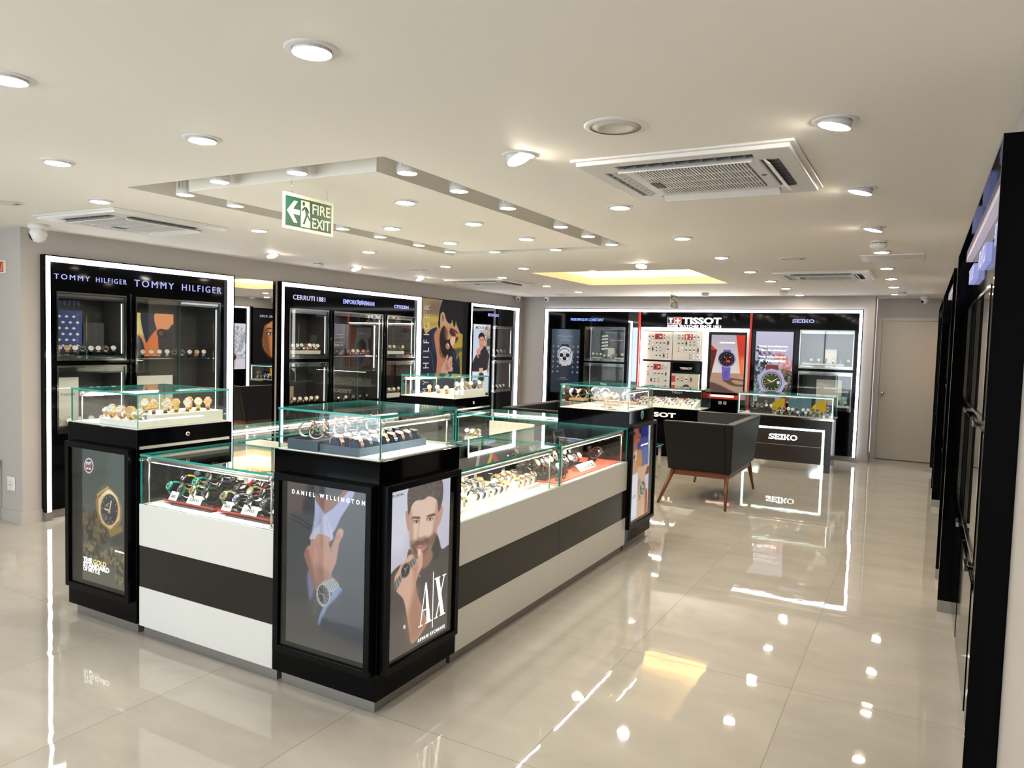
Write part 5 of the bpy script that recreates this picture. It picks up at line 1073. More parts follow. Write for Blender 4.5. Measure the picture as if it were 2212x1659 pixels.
def fin(root, loc): del root['_r']; rebase(root, loc); return root
TL1 = TL(-6.33)
N = lambda a, b, c, d, **k: dict(r=(a, b, c, d), **k)
def gaps(root, T, pts):   # door seams and rounded posts between columns
    for a in pts: mb = MB(T); mb.tube([(a, .10, .0), (a, 1.93, .0)], .012, 'black_gloss', 10); mb.build('door_pull', root)
cA = cabinet('black wall cabinet at the left with two rows of TOMMY HILFIGER lettering', TL1, CAB1[0], CAB1[1],
    [N(3.60, 4.20, 1.34, 1.90), N(3.60, 4.20, .72, 1.28), N(4.31, 5.23, .74, 1.90, doors=[4.77], shelf=[1.345], floor=1, sill=0)],
    [(s_, a_, b_, v_, h_, 'letter_blue', dict(space=1.35)) for s_, a_, b_, v_, h_ in (('TOMMY', 3.575, 3.878, 2.012, .043), ('HILFIGER', 3.932, 4.215, 2.012, .043), ('TOMMY', 4.29, 4.70, 2.004, .062), ('HILFIGER', 4.79, 5.25, 2.004, .062))])
gaps(cA, TL1, (4.255,)); fin(cA, (-6.33, 4.4, 0))
def armani(root, T):
    mb = MB(T); text(mb, 'EMPORIO', 7.085, 2.012, .001, .275, .055, 'letter_blue', bold=.012); mb.build('lettering', root); mb = MB(T); text(mb, 'ARMANI', 7.435, 2.012, .001, .245, .055, 'letter_blue', bold=.012)
    mb.build('lettering', root); mb = MB(T)
    for k in range(4):
        for s in (-1, 1): mb.prism([(7.398, 2.006+k*.014), (7.398+s*(.045), 2.034+k*.012), (7.398+s*.045, 2.040+k*.012), (7.398, 2.014+k*.014)][::s], .001, .005, 'letter_blue')
    mb.build('eagle_emblem', root)
cB = cabinet('wide black wall cabinet lettered CERRUTI 1881, EMPORIO ARMANI and CITIZEN', TL1, CAB2[0], CAB2[1],
    [N(6.20, 6.82, 1.34, 1.90), N(6.20, 6.82, .76, 1.28), N(6.93, 7.85, .74, 1.90, doors=[7.38], shelf=[1.36], floor=1, sill=0), N(7.96, 8.57, 1.34, 1.90), N(7.96, 8.57, .74, 1.28)],
    [('CERRUTI', 6.245, 6.587, 2.010, .055, 'letter_ice', dict(space=1.1)), ('1881', 6.628, 6.765, 2.010, .055, 'letter_ice', dict(space=1.1)), ('CITIZEN', 8.10, 8.42, 2.010, .045, 'letter_blue', dict(bold=.03))], extra=armani)
gaps(cB, TL1, (6.875, 7.905)); fin(cB, (-6.33, 7.35, 0))
cC = cabinet('narrow black wall cabinet lettered MOVADO at the far left corner', TL1, CAB3[0], CAB3[1],
    [N(10.75, 11.47, 1.34, 1.85), N(10.75, 11.47, .74, 1.27)], [('MOVADO', 10.60, 10.95, 2.008, .05, 'letter_blue', dict(bold=.02))])
mb = MB(TL1); mb.box(10.12, .72, .0005, 10.70, 1.885, .006, 'black_satin'); fr = mb.build('poster_frame', cC); art_movado(TL1, .008, fr); fin(cC, (-6.33, 10.8, 0))
t = thing('tall_mirror', 'tall wall mirror between the first two cabinets', 'mirror', (-6.335, 5.7, .9))
mb = MB(TL(-6.335)); mb.box(MIR[0]+.004, .12, .0, MIR[1]-.035, 2.19, .006, 'mirror'); mb.build('mirror_glass', t); mb = MB(TL(-6.338)); mb.box(MIR[1]-.034, .08, 0, MIR[1], 2.19, .012, 'black_gloss'); mb.box(MIR[0]+.004, .08, 0, MIR[1]-.035, .119, .012, 'black_gloss'); mb.build('mirror_edge', t)
for ch in KIDS(t): ch.location = -Vector(t.location)
t = thing('wall_poster', 'large portrait poster of a bearded man in a dark jacket on the left wall', 'poster', (-6.338, 9.3, .3))
mb = MB(TL(-6.338)); mb.box(8.70, .10, 0, 9.975, 2.20, .03, 'black_satin'); mb.build('light_box', t); art_man(TL(-6.338), .032, t)
for ch in KIDS(t): ch.location = -Vector(t.location)

# back wall cabinet: three bays under one light frame
TBW = TB(11.76)
def back_extra(root, T):
    # portrait light boxes
    for (a, b, c, d), art in (((-5.72, -5.15, .73, 1.855), art_fc), ((-2.26, -1.68, .78, 1.885), art_mountain)):
        mb = MB(T); mb.box(a, c, .0005, b, d, .008, 'black_satin'); fr = mb.build('poster_frame', root); art(T, .010, fr)
    # mirrored strip between first and second bay
    mb = MB(T); mb.box(-4.305, .10, .0005, -4.125, 2.14, .004, 'mirror_dark'); mb.build('mirror_strip', root, 'narrow dark mirror strip')
    for a in (-4.105, -2.32): mb = MB(T); mb.box(a-.012, .08, .0005, a+.014, 2.145, .05, 'red_bright'); mb.build('red_divider', root, 'thin red upright divider')
    # lit recess with watch boards
    mb = MB(T); mb.box(-4.06, .10, -.0105, -2.345, 1.885, -.0005, 'alu'); 
    mb.build('backing_panel', root)
    mb = MB(T); mb.holed(-4.075, -2.335, .95, 1.90, [(-4.03, -3.045, .95, 1.845), (-2.96, -2.375, .95, 1.845)], .001, .012, 'board_lit'); mb.build('lit_surround', root, 'glowing pale surround')
    mb = MB(T); mb.box(-4.06, 1.885, .0125, -2.35, 1.895, .030, 'led_strip'); mb.box(-3.005, 1.0, .0125, -2.998, 1.84, .02, 'led_strip'); mb.box(-4.055, .97, .0125, -4.048, 1.84, .035, 'led_strip'); mb.build('light_strip', root)
    mb = MB(T); mb.box(-4.03, .80, .001, -3.045, 1.843, .008, 'black_satin'); mb.box(-2.955, .88, .001, -2.37, 1.83, .010, 'black_satin'); fr = mb.build('poster_frame', root); art_focus(T, .012, fr)
    mb = MB(T); mb.box(-2.93, .80, .001, -2.50, .865, .03, 'red_bright'); mb.prism([(-2.50, .80), (-2.37, .80), (-2.37, .90), (-2.50, .865)], .001, .03, 'red_bright'); mb.box(-2.90, .83, .0305, -2.53, .862, .0315, 'letter_cream'); mb.build('red_ledge', root, 'red ledge under the poster')
    mb = MB(T); sw = 'print_white'
    for a in (-2.765, -2.69): mb.box(a, .715, .001, a+.045, .76, .006, sw); mb.box(a+.012, .727, .006, a+.033, .748, .007, 'print_black')
    mb.build('sockets', root, 'pair of small sockets')
    # wordmarks
    mb = MB(T); z0, z1 = 1.958, 2.070; a = -3.64
    mb.box(a, z0, .001, a+.112, z1, .004, 'print_white'); mb.box(a+.006, z0+.006, .004, a+.106, z1-.006, .006, 'print_black'); mb.box(a+.024, z1-.038, .006, a+.088, z1-.020, .008, 'letter_white'); mb.box(a+.046, z0+.022, .006, a+.066, z1-.038, .008, 'letter_white')
    mb.build('badge', root, 'black square badge with white T'); mb = MB(T); a = -3.525
    mb.box(a, z0, .001, a+.112, z1, .004, 'print_white'); mb.box(a+.006, z0+.006, .004, a+.106, z1-.006, .006, 'red_bright'); mb.box(a+.046, z0+.022, .006, a+.066, z1-.022, .008, 'letter_white'); mb.box(a+.022, (z0+z1)/2-.010, .006, a+.090, (z0+z1)/2+.010, .008, 'letter_white'); mb.build('badge', root, 'red square badge with white cross')
    mb = MB(T); text(mb, 'TISSOT', -3.395, z0+.004, .001, .615, .104, 'letter_white', bold=.035); mb.build('lettering', root, 'large white lettering'); mb = MB(T); text(mb, 'SWISS WATCHES SINCE 1853', -3.64, 1.908, .001, .86, .038, 'letter_cream', bold=.02, space=1.1); mb.build('lettering', root)
    mb = MB(T); slab_word(mb, -1.73, 2.003, .001, .30, .052, 'letter_blue', .004); mb.build('lettering', root)
cD = cabinet('long black back wall cabinet in three bays under one glowing border', TBW, -5.84, -.765,
    [N(-5.07, -4.36, 1.32, 1.885, doors=[-4.72]), N(-5.07, -4.36, .74, 1.27, doors=[-4.72]), N(-1.60, -.88, 1.34, 1.89, doors=[-1.24]), N(-1.60, -.88, .73, 1.28, doors=[-1.24])],
    [('FREDERIQUE', -5.355, -5.04, 1.985, .050, 'letter_fc', dict(bold=.03)), ('CONSTANT', -5.022, -4.745, 1.985, .050, 'letter_fc', dict(bold=.03))], extra=back_extra)
fin(cD, (-3.3, 11.76, 0))

# right wall cabinets (seen edge on, and in the tall mirror)
TR1 = TR(.235)
def pull(root, T, pts):
    for u, v in pts: mb = MB(T); mb.box(u-.06, v-.012, .02, u+.06, v+.012, .034, 'chrome'); mb.box(u-.05, v-.006, .0, u-.035, v+.006, .02, 'chrome'); mb.box(u+.035, v-.006, 0, u+.05, v+.006, .02, 'chrome'); mb.build('door_handle', root)
def rcab(label, a, b, cols, texts, led=False):
    root = thing('wall_cabinet', label, 'wall cabinet'); T = TR1; v1 = 2.2
    ns = [N(c, d, 1.34, 1.88) for c, d in cols]+[N(c, d, .74, 1.28) for c, d in cols]
    mb = MB(T); mb.holed(a+.05, b-.05, .075, v1-.045, [n['r'] for n in ns], -.012, 0, 'black_gloss'); mb.build('front_panel', root)
    mb = MB(T)
    for p, q in ((a, a+.012), (b-.062, b)): mb.box(p, .073, -.012, q, v1, .075, 'black_gloss')
    mb.box(a+.012, .073, -.012, a+.049, v1-.012, .062, 'black_gloss'); mb.box(a+.012, v1-.012, -.012, b-.062, v1, .075, 'black_gloss'); mb.build('outer_frame', root)
    mb = MB(T); mb.box(a+.049, v1-.042, .001, b-.063, v1-.0125, .034, 'led_white' if led else 'led_dim')
    if led: mb.box(b-.100, .08, .001, b-.063, v1-.043, .034, 'led_white')
    mb.build('light_frame', root, 'glowing light border' if led else 'dim lavender light strip along the top')
    mb = MB(T); mb.box(a+.05, .001, -.35, b-.07, .072, -.035, 'plinth'); mb.box(a, .001, -.012, a+.05, .072, .074, 'plinth'); mb.box(b-.062, .001, -.012, b, .072, .074, 'plinth'); mb.build('plinth', root)
    for n in ns: niche_parts(root, T, n, .3, 'trim_chrome')
    mb = MB(T); 
    for c, d in cols: mb.box(c-.02, .12, .001, d+.02, .66, .012, 'black_gloss')
    mb.build('lower_door', root); pull(root, T, [(c+.12, .70) for c, d in cols]+[(c+.12, 1.31) for c, d in cols])
    for n_, p, q, v, h, m in texts:
        mb = MB(T); du = (q-p)/n_
        for i in range(n_): mb.box(p+i*du, v, .001, p+(i+.42)*du, v+h, .026, m); mb.box(p+(i+.42)*du, v+h*(.0, .84, .4)[i % 3], .001, p+(i+.8)*du, v+h*(.16, 1, .56)[i % 3], .026, m)
        mb.build('lettering', root, 'glowing blue raised letters seen edge on')
    return root
cE = rcab('tall black cabinet nearest the viewer on the right wall, seen edge on', RC[0][0]+.02, RC[0][1], [(2.62, 3.45), (3.58, 4.38), (4.50, 5.22)], [(6, 2.9, 3.3, 2.0, .08, 'letter_side'), (6, 3.75, 4.2, 2.0, .08, 'letter_side'), (5, 4.6, 5.05, 2.0, .08, 'letter_side')]); rebase(cE, (.235, 3.9, 0))
cF = rcab('second black cabinet along the right wall, seen edge on', RC[1][0], RC[1][1], [(6.16, 6.95), (7.08, 7.87), (8.0, 8.85)], [(4, 6.35, 6.75, 2.0, .08, 'letter_side'), (7, 7.2, 7.75, 2.0, .08, 'letter_side')]); rebase(cF, (.235, 7.5, 0))
cG = rcab('far black cabinet on the right wall by the white door, holding a rose watch poster', RC[2][0], RC[2][1]+.06, [(9.78, 10.55)], [], led=True); 
mb = MB(TR1); mb.box(10.70, .82, .0005, 11.36, 1.84, .01, 'black_satin'); fr = mb.build('poster_frame', cG); art_rosewatch(TR1, .012, fr); rebase(cG, (.235, 10.5, 0))
t = thing('wall_poster', 'large dark portrait poster of a woman on the right wall, seen in the mirror', 'poster', (XR, 11.95, .1)); mb = MB(TR(XR)); mb.box(11.50, .08, 0, 12.36, 2.18, .02, 'black_satin'); mb.build('light_box', t)
art_woman(TR(XR), .022, t)
for ch in KIDS(t): ch.location = -Vector(t.location)
# ================================================================== WATCHES
def ring_pt(a, ry, rz): return Vector((0, ry*math.sin(a), rz*math.cos(a)))
def watch_mesh(kind, strap, case, dial, size=1.0, collar=None, chrono=False, accent='print_white'):
    """case on top facing +Z, band looping below in the YZ plane; origin at the lowest point of the loop"""
    root = thing('wristwatch', 'x', 'watch'); rc = .0195*size; ry, rz = .0285, .0335
    if kind == 'sport': rc = .0215*size; ry, rz = .031, .035
    if kind == 'pad': ry, rz = .031, .024
    zc = rz+rz  # case centre height
    n = 26; a0 = math.asin(min(.95, rc*.92/ry)); A = np.linspace(a0, 2*math.pi-a0, n+1)
    th = {'leather': .0028, 'bracelet': .0032, 'sport': .0046, 'pad': .0030}.get(kind, .003); mb = MB()
    links = kind == 'bracelet' or (kind == 'pad' and strap in ('steel', 'gold', 'rose', 'gunmetal'))
    def w_at(t): return (.0100 if kind != 'sport' else .0118)*size*(1-.28*math.sin(math.pi*t))
    for i in range(n):
        t0, t1 = i/n, (i+1)/n; b0, b1 = A[i], A[i+1]
        if links: d = (b1-b0)*.07; b0 += d; b1 -= d
        p, q = ring_pt(b0, ry, rz), ring_pt(b1, ry, rz); u = 1+th/ry
        P, Q = ring_pt(b0, ry*u, rz*u), ring_pt(b1, ry*u, rz*u); w0, w1 = w_at(t0), w_at(t1); c = Vector((0, 0, rz))
        if links: w0 = w1 = w_at((t0+t1)/2)
        if i > 0 and not links and False: pass
        mb.add([tuple(c+v+Vector((s*w, 0, 0))) for v, w in ((p, w0), (q, w1), (Q, w1), (P, w0)) for s in (-1, 1)], [(0, 1, 3, 2), (2, 3, 5, 4), (4, 5, 7, 6), (6, 7, 1, 0), (0, 2, 4, 6), (1, 7, 5, 3)], strap)
    if kind == 'leather' and strap != 'steel':
        mb.box(-.011*size, -.004, -.0035, .011*size, .004, .0005, case)
    mb.build('bracelet' if links else 'strap', root)
    mb = MB(); h = .0085 if kind != 'sport' else .013; Z0 = zc-.002
    if kind == 'sport':
        k = 8; prof = [(rc*.92, 0), (rc*1.08, h*.35), (rc*1.04, h*.75), (rc*.84, h), (rc*.74, h*.86)]; mb.lathe(prof, case, k, Matrix.Translation((0, 0, Z0)) @ Matrix.Rotation(math.pi/8, 4, 'Z'), smooth=False)
        for s in (-1, 1):
            for y in (-.009, .009): mb.box(s*rc*.98-.002, y-.002, Z0+h*.35, s*rc*.98+.003*s+.001, y+.002, Z0+h*.7, 'gunmetal')
    else:
        mb.lathe([(rc*.82, 0), (rc, h*.2), (rc*1.0, h*.62), (rc*.93, h), (rc*.86, h), (rc*.85, h*.86)], case, 24, Matrix.Translation((0, 0, Z0)))
        for s in (-1, 1): mb.add([(sx*.0098*size, s*y, Z0+z) for sx in (-1, 1) for y, z in ((rc*.75, h*.7), (rc*1.16, h*.05), (rc*1.12, -h*.1), (rc*.7, h*.1))], [(0, 1, 2, 3), (7, 6, 5, 4), (0, 4, 5, 1), (1, 5, 6, 2), (2, 6, 7, 3), (3, 7, 4, 0)], case)
        mb.tube([(rc*.96, 0, Z0+h*.4), (rc*1.13, 0, Z0+h*.4)], .0017, case, 8)
        if chrono:
            for y in (-.008, .008): mb.tube([(rc*.93, y, Z0+h*.4), (rc*1.08, y*1.15, Z0+h*.4)], .0012, case, 6)
    cs = mb.build('case', root)
    mb = MB(); zz = Z0+h*.865; rd = rc*(.85 if kind != 'sport' else .70)
    mb.lathe([(.0002, zz), (rd, zz)], dial, 24, cap=False, smooth=False)
    mk = 'print_white' if dial in ('dial_black', 'dial_blue', 'dial_green') else 'print_black'
    if kind == 'sport' and accent != 'print_white': mk = accent
    for i in range(12):
        X = Matrix.Rotation(i*math.pi/6, 4, 'Z'); mb.box(-.0004, rd*.76, zz+.0001, .0004, rd*.92, zz+.0004, mk, X)
    if chrono:
        for x, y in ((-.36, 0), (.36, 0), (0, -.38)): mb.lathe([(.0001, zz+.0003), (rd*.24, zz+.0003)], 'dial_black' if mk == 'print_black' else 'steel', 12, cap=False, smooth=False, c=(x*rd, y*rd, 0))
    mb.box(-.0005, -.001, zz+.0005, .0005, rd*.52, zz+.0008, mk, Matrix.Rotation(R(50), 4, 'Z')); mb.box(-.0004, -.001, zz+.0009, .0004, rd*.76, zz+.0011, mk, Matrix.Rotation(R(-55), 4, 'Z'))
    mb.build('dial', root, None)
    if collar:
        mb = MB(); c = Vector((0, 0, rz)); m = 18; B = np.linspace(R(60), R(300), m+1)
        for i in range(m):
            p, q = ring_pt(B[i], ry*.93, rz*.93), ring_pt(B[i+1], ry*.93, rz*.93); P, Q = ring_pt(B[i], ry*.985, rz*.985), ring_pt(B[i+1], ry*.985, rz*.985)
            mb.add([tuple(c+v+Vector((s*.013, 0, 0))) for v in (p, q, Q, P) for s in (-1, 1)], [(0, 1, 3, 2), (2, 3, 5, 4), (4, 5, 7, 6), (6, 7, 1, 0), (0, 2, 4, 6), (1, 7, 5, 3)], collar)
        mb.build('display_collar', root, 'pale inner display collar')
    return root
def flat_watch(strap, case, dial):
    """a watch lying flat against a board: strap along Y, facing +Z"""
    root = thing('wristwatch', 'x', 'watch'); mb = MB(); r = .0175
    for s in (-1, 1): mb = MB(); mb.box(-.008, s*.012 if s > 0 else -.036, .001, .008, .036 if s > 0 else -.012, .004, strap); mb.build('strap', root)
    mb = MB(); mb.lathe([(r, .001), (r, .006), (r*.9, .008), (r*.84, .0075)], case, 16); mb.build('case', root)
    mb = MB(); mb.lathe([(.0002, .0079), (r*.84, .0079)], dial, 16, cap=False, smooth=False); mb.box(-.0006, 0, .008, .0006, r*.6, .0085, 'print_white' if dial != 'dial_white' else 'print_black', Matrix.Rotation(.8, 4, 'Z')); mb.build('dial', root); return root
MAT_WORD = dict(steel='steel', gold='gold', rose='rose gold', gunmetal='gunmetal', black_strap='black', brown_strap='brown', navy_strap='navy', teal_rubber='teal', red_rubber='red', yellow_rubber='yellow', green_rubber='olive', white_plastic='white', grey_dark='grey')
DIAL_WORD = dict(dial_black='black', dial_white='white', dial_blue='blue', dial_green='green', dial_gold='gold')
protos = {}
def get(key):
    if key not in protos:
        kind, strap, case, dial, opt = key
        if kind == 'flat': r = flat_watch(strap, case, dial)
        else: r = watch_mesh(kind, strap, case, dial, opt[0], opt[1], opt[2], opt[3])
        protos[key] = [r, tree(r), False]
    return protos[key]
def desc(key):
    kind, strap, case, dial, opt = key; c = MAT_WORD[case]; s = MAT_WORD[strap]
    if kind == 'sport': return (s+' rubber sports watch') if strap == case or True else ''
    if strap == case: return f'{c} bracelet watch with {DIAL_WORD[dial]} dial'
    return f'{c} watch on {s} strap'
LABELS = {}
def W(key, pos, az, tilt, where, group, sc=1.0, roll=0):
    """az: compass direction (degrees from -Y towards +X) the dial looks to; tilt from straight up"""
    pr = get(key)
    if not pr[2]: o = pr[0]; pr[2] = True
    else: o = copy_tree(pr[0], pr[1])
    rz = {'sport': .035, 'pad': .024}.get(key[0], .0335)
    Rm = Matrix.Rotation(R(az), 4, 'Z') @ Matrix.Rotation(R(tilt), 4, 'X') @ Matrix.Rotation(R(roll), 4, 'Y')
    if key[0] == 'flat': Mx = Matrix.Translation(pos) @ Rm @ Matrix.Scale(sc, 4)
    else:   # turn about the loop centre, then sink to rest on pos
        ry = {'sport': .0356, 'pad': .034}.get(key[0], .0315); rzz = rz+.004; t = R(tilt)
        low = math.sqrt((ry*math.sin(t))**2+(rzz*math.cos(t))**2)
        Mx = Matrix.Translation((pos[0], pos[1], pos[2]+low*sc)) @ Rm @ Matrix.Scale(sc, 4) @ Matrix.Translation((0, 0, -rz))
    o.matrix_world = Mx
    lab = f'{desc(key)}, {where}'
    tag(o, lab, group=group); return o
O = lambda size=1.0, collar=None, chrono=False, acc='print_white': (size, collar, chrono, acc)
def K(kind, strap, case, dial='dial_black', size=1.0, collar=None, chrono=False, acc='print_white'): return (kind, strap, case, dial, O(size, collar, chrono, acc))
Rr = random.Random(11)
def row(keys, p0, p1, az, tilt, where, group, sc=1.0, jit=4, n=None, side='from left'):
    n = n or len(keys); a, b = Vector(p0), Vector(p1)
    for i in range(n):
        p = a.lerp(b, i/max(1, n-1)); W(keys[i % len(keys)], tuple(p), az+Rr.uniform(-jit, jit), tilt+Rr.uniform(-jit, jit), f'{ordinal(i) if n > 1 else "single"} {side} {where}', group, sc)

# ---- nearest corner case: two slate trays
def slate_tray(label, x0, x1, y0, y1, h, cushions=()):
    root = thing('watch_tray', label, 'tray', ((x0+x1)/2, (y0+y1)/2, 1.0915)); mb = MB(); z = 1.0915
    mb.box(x0, y0, z, x1, y1, z+h*.55, 'slate_board'); mb.holed(x0, x1, y0, y1, [(x0+.004, x1-.004, y0+.004, y1-.004)], z+h*.55, z+h, 'slate_board'); mb.build('tray_box', root)
    for cx, cy in cushions: mb = MB(); cushion(mb, cx, cy, z+h*.56, 'navy_velvet'); mb.build('cushion', root)
    for ch in KIDS(root): ch.location = -Vector(root.location)
    return root
def cushion(mb, cx, cy, z, m, az=90, w=.030, l=.052, h=.043):
    """rounded pad standing inside the strap loop; strap runs along az"""
    X = Matrix.Translation((cx, cy, z)) @ Matrix.Rotation(R(az), 4, 'Z'); n = 12; prof = []
    for i in range(n+1):
        a = math.pi*i/n; prof.append((-l/2*math.cos(a), h*(.25+.75*math.sin(a)) if 0 < i < n else h*.0))
    vs = [(-w/2, p[0], p[1]) for p in prof]+[(w/2, p[0], p[1]) for p in prof]; k = len(prof)
    mb.add(vs, [tuple(range(k)), tuple(range(k, 2*k))[::-1]]+[(i, i+k, i+1+k, i+1) for i in range(k-1)]+[(0, k-1, 2*k-1, k)], m, False, X)
cz = 1.0915
pads = [(-2.235 if c == 0 else -2.125, 2.475+i*.058) for c in (0, 1) for i in range(8)]
slate_tray('slate blue box of velvet pads in the nearest corner case', -2.295, -2.072, 2.436, 2.92, .035, pads)
slate_tray('rear slate blue box carrying upright watches in the nearest corner case', -2.487, -2.305, 2.432, 2.92, .045)
ks = [K('pad', 'rose', 'rose', 'dial_white'), K('pad', 'brown_strap', 'rose', 'dial_white'), K('pad', 'black_strap', 'steel', 'dial_black'), K('pad', 'steel', 'steel', 'dial_white'), K('pad', 'gold', 'gold', 'dial_white'), K('pad', 'steel', 'rose', 'dial_white'), K('pad', 'steel', 'steel', 'dial_blue'), K('pad', 'black_strap', 'gunmetal', 'dial_black')]
for c in (0, 1):
    for i in range(8): W(ks[(i+3*c) % 8] if c == 0 else ks[[1, 2, 3, 4, 5, 0, 6, 7][i]], (pads[c*8+i][0]+.002, pads[c*8+i][1], cz+.0135), 90, 12+Rr.uniform(-4, 4), f'{ordinal(i)} pad, {("inner", "outer")[c]} row, nearest corner case', 'watches on velvet pads in the nearest corner case', 1.06)
kl = [K('leather', 'black_strap', 'rose', 'dial_white', 1, 'white_plastic'), K('leather', 'black_strap', 'rose', 'dial_black', 1, 'white_plastic'), K('bracelet', 'rose', 'rose', 'dial_green', 1), K('leather', 'black_strap', 'steel', 'dial_green', 1), K('leather', 'brown_strap', 'rose', 'dial_white', 1, 'white_plastic')]
for c in (0, 1):
    for i in range(6 if c == 0 else 5): W(kl[(i*2+c) % 5], (-2.440 if c else -2.350, 2.475+i*.077+.03*c, cz+.0455), 122+Rr.uniform(-8, 8), 52+Rr.uniform(-8, 8), f'{ordinal(i)} upright, {("outer", "inner")[c]} row, rear slate box', 'upright watches on rear slate box', 1.12)

# ---- left corner case: white risers with gold watches
def riser(label, boxes, m='white_lit', cat='display riser', name='display_riser'):
    root = thing(name, label, cat, (boxes[0][0], boxes[0][1], boxes[0][2]))
    for b in boxes: mb = MB(); mb.box(*b, m); mb.build('block', root, bevel=.0015)
    for ch in KIDS(root): ch.location = -Vector(root.location)
    return root
def white_roll(label, x0, x1, y, z, r=.024):
    root = thing('display_roll', label, 'display roll', ((x0+x1)/2, y, z)); mb = MB(); mb.tube([(x0, y, z+r+.012), (x1, y, z+r+.012)], r, 'white_plastic', 20); mb.build('roll', root); mb = MB()
    for x in (x0+.006, x1-.012): mb.box(x, y-.012, z, x+.006, y+.012, z+.016, 'gunmetal')
    mb.build('foot', root)
    for ch in KIDS(root): ch.location = -Vector(root.location)
riser('low white step under four gold watches in the left corner case', [(-3.90, 2.440, cz, -3.565, 2.525, cz+.032)]); riser('tall white riser under the gold watches in the left corner case', [(-3.795, 2.5255, cz, -3.565, 2.975, cz+.062)])
white_roll('white roll holding gold bracelets at the left of the left corner case', -4.02, -3.90, 2.56, cz)
gk = [K('bracelet', 'gold', 'gold', 'dial_white'), K('bracelet', 'rose', 'rose', 'dial_white'), K('bracelet', 'gold', 'gold', 'dial_gold'), K('bracelet', 'steel', 'gold', 'dial_white'), K('bracelet', 'rose', 'rose', 'dial_gold')]
row(gk, (-3.86, 2.490, cz+.0325), (-3.61, 2.490, cz+.0325), 35, 68, 'low white step, left corner case', 'gold watches in the left corner case', 1.1, n=4)
row(gk[::-1], (-3.635, 2.58, cz+.0625), (-3.635, 2.93, cz+.0625), 50, 68, 'in outer row, left corner riser', 'gold watches in the left corner case', 1.15, n=6)
row(gk, (-3.73, 2.60, cz+.0625), (-3.73, 2.88, cz+.0625), 40, 65, 'in inner row, left corner riser', 'gold watches in the left corner case', 1.1, n=3)
row([gk[1], gk[0], gk[4]], (-4.0, 2.56, cz+.0), (-3.92, 2.56, cz+.0), 8, 40, 'around white roll, left corner case', 'gold watches in the left corner case', 1.0)

# ---- sports watches
lz0 = .7035
def stand_tiers(label, x0, x1, y0, steps, dy, dz, m1='acrylic_black', edge='red_lacquer', plates=()):
    root = thing('display_stand', label, 'display stand', ((x0+x1)/2, y0, lz0)); mb = MB(); mb.box(x0+.07, y0-.012, lz0, x1-.01, y0+.05, lz0+.010, m1); mb.box(x0, y0, lz0+.0105, x1, y0+dy*steps, lz0+.022, edge); mb.build('base', root)
    for i in range(steps):
        st = thing('display_block', f'{("front", "second", "third", "back")[i]} black acrylic step of the {label.split()[0]} sports watch stand', 'display block', ((x0+x1)/2, y0+i*dy+dy/2, lz0+.0225)); mb = MB(); mb.box(x0+.004, y0+.006+i*dy, lz0+.0225, x1-.004, y0+(i+1)*dy-.004, lz0+.030+i*dz, m1); b_ = mb.build('block', st); b_.location = -Vector(st.location)
    for (px, pw, s) in plates:
        mb = MB(); T = lambda u, v, w: (u, y0+.010-w+(v)*.55, lz0+.024+v); mb.T = T; mb.box(px, .0, .012, px+pw, .040, .014, 'print_white'); pl = mb.build('name_plate', root, 'white lettered name plate'); mb = MB(T); text(mb, s, px+pw*.16, .012, .0145, pw*.68, .014, 'print_black', bold=.02, depth=.0004); mb.build('lettering', pl)
    for ch in KIDS(root): ch.location = -Vector(root.location)
    return root
stand_tiers('left tiered red and black stand of sports watches behind lettered plates', -3.44, -3.06, 2.50, 4, .085, .022, plates=((-3.40, .06, 'G-SHOCK'), (-3.26, .105, 'G-SHOCK')))
stand_tiers('right tiered red and black stand of sports watches behind lettered plates', -3.03, -2.65, 2.50, 4, .085, .022, plates=((-3.0, .065, 'G-SHOCK'), (-2.86, .105, 'G-SHOCK')))
sp = {'t': K('sport', 'teal_rubber', 'teal_rubber'), 'k': K('sport', 'black_strap', 'black_strap', collar='white_plastic'), 'K': K('sport', 'black_strap', 'gunmetal', acc='steel'), 'r': K('sport', 'red_rubber', 'red_rubber', 'dial_white'), 'o': K('sport', 'green_rubber', 'green_rubber', collar='white_plastic', acc='yellow_rubber'), 'y': K('sport', 'black_strap', 'black_strap', acc='yellow'), 'g': K('sport', 'grey_dark', 'gunmetal', 'dial_blue', collar='white_plastic'), 'Y': K('sport', 'yellow_rubber', 'gunmetal')}
rows_ = [('left', -3.40, ['tkoK', 'YtyK', 'gkKk', 'KgkK']), ('right', -2.99, ['ogkk', 'yoKg', 'rKgk', 'kgKy'])]
for nm, x0, rr in rows_:
    for j, s in enumerate(rr):
        for i, ch in enumerate(s): W(sp[ch], (x0+i*.093, 2.545+j*.085, lz0+.0305+j*.022), -18+Rr.uniform(-12, 12), 58+Rr.uniform(-6, 6), f'{ordinal(i)} from left, {("front", "second", "third", "back")[j]} row of the {nm} stand', 'sports watches on tiered stands', 1.10)

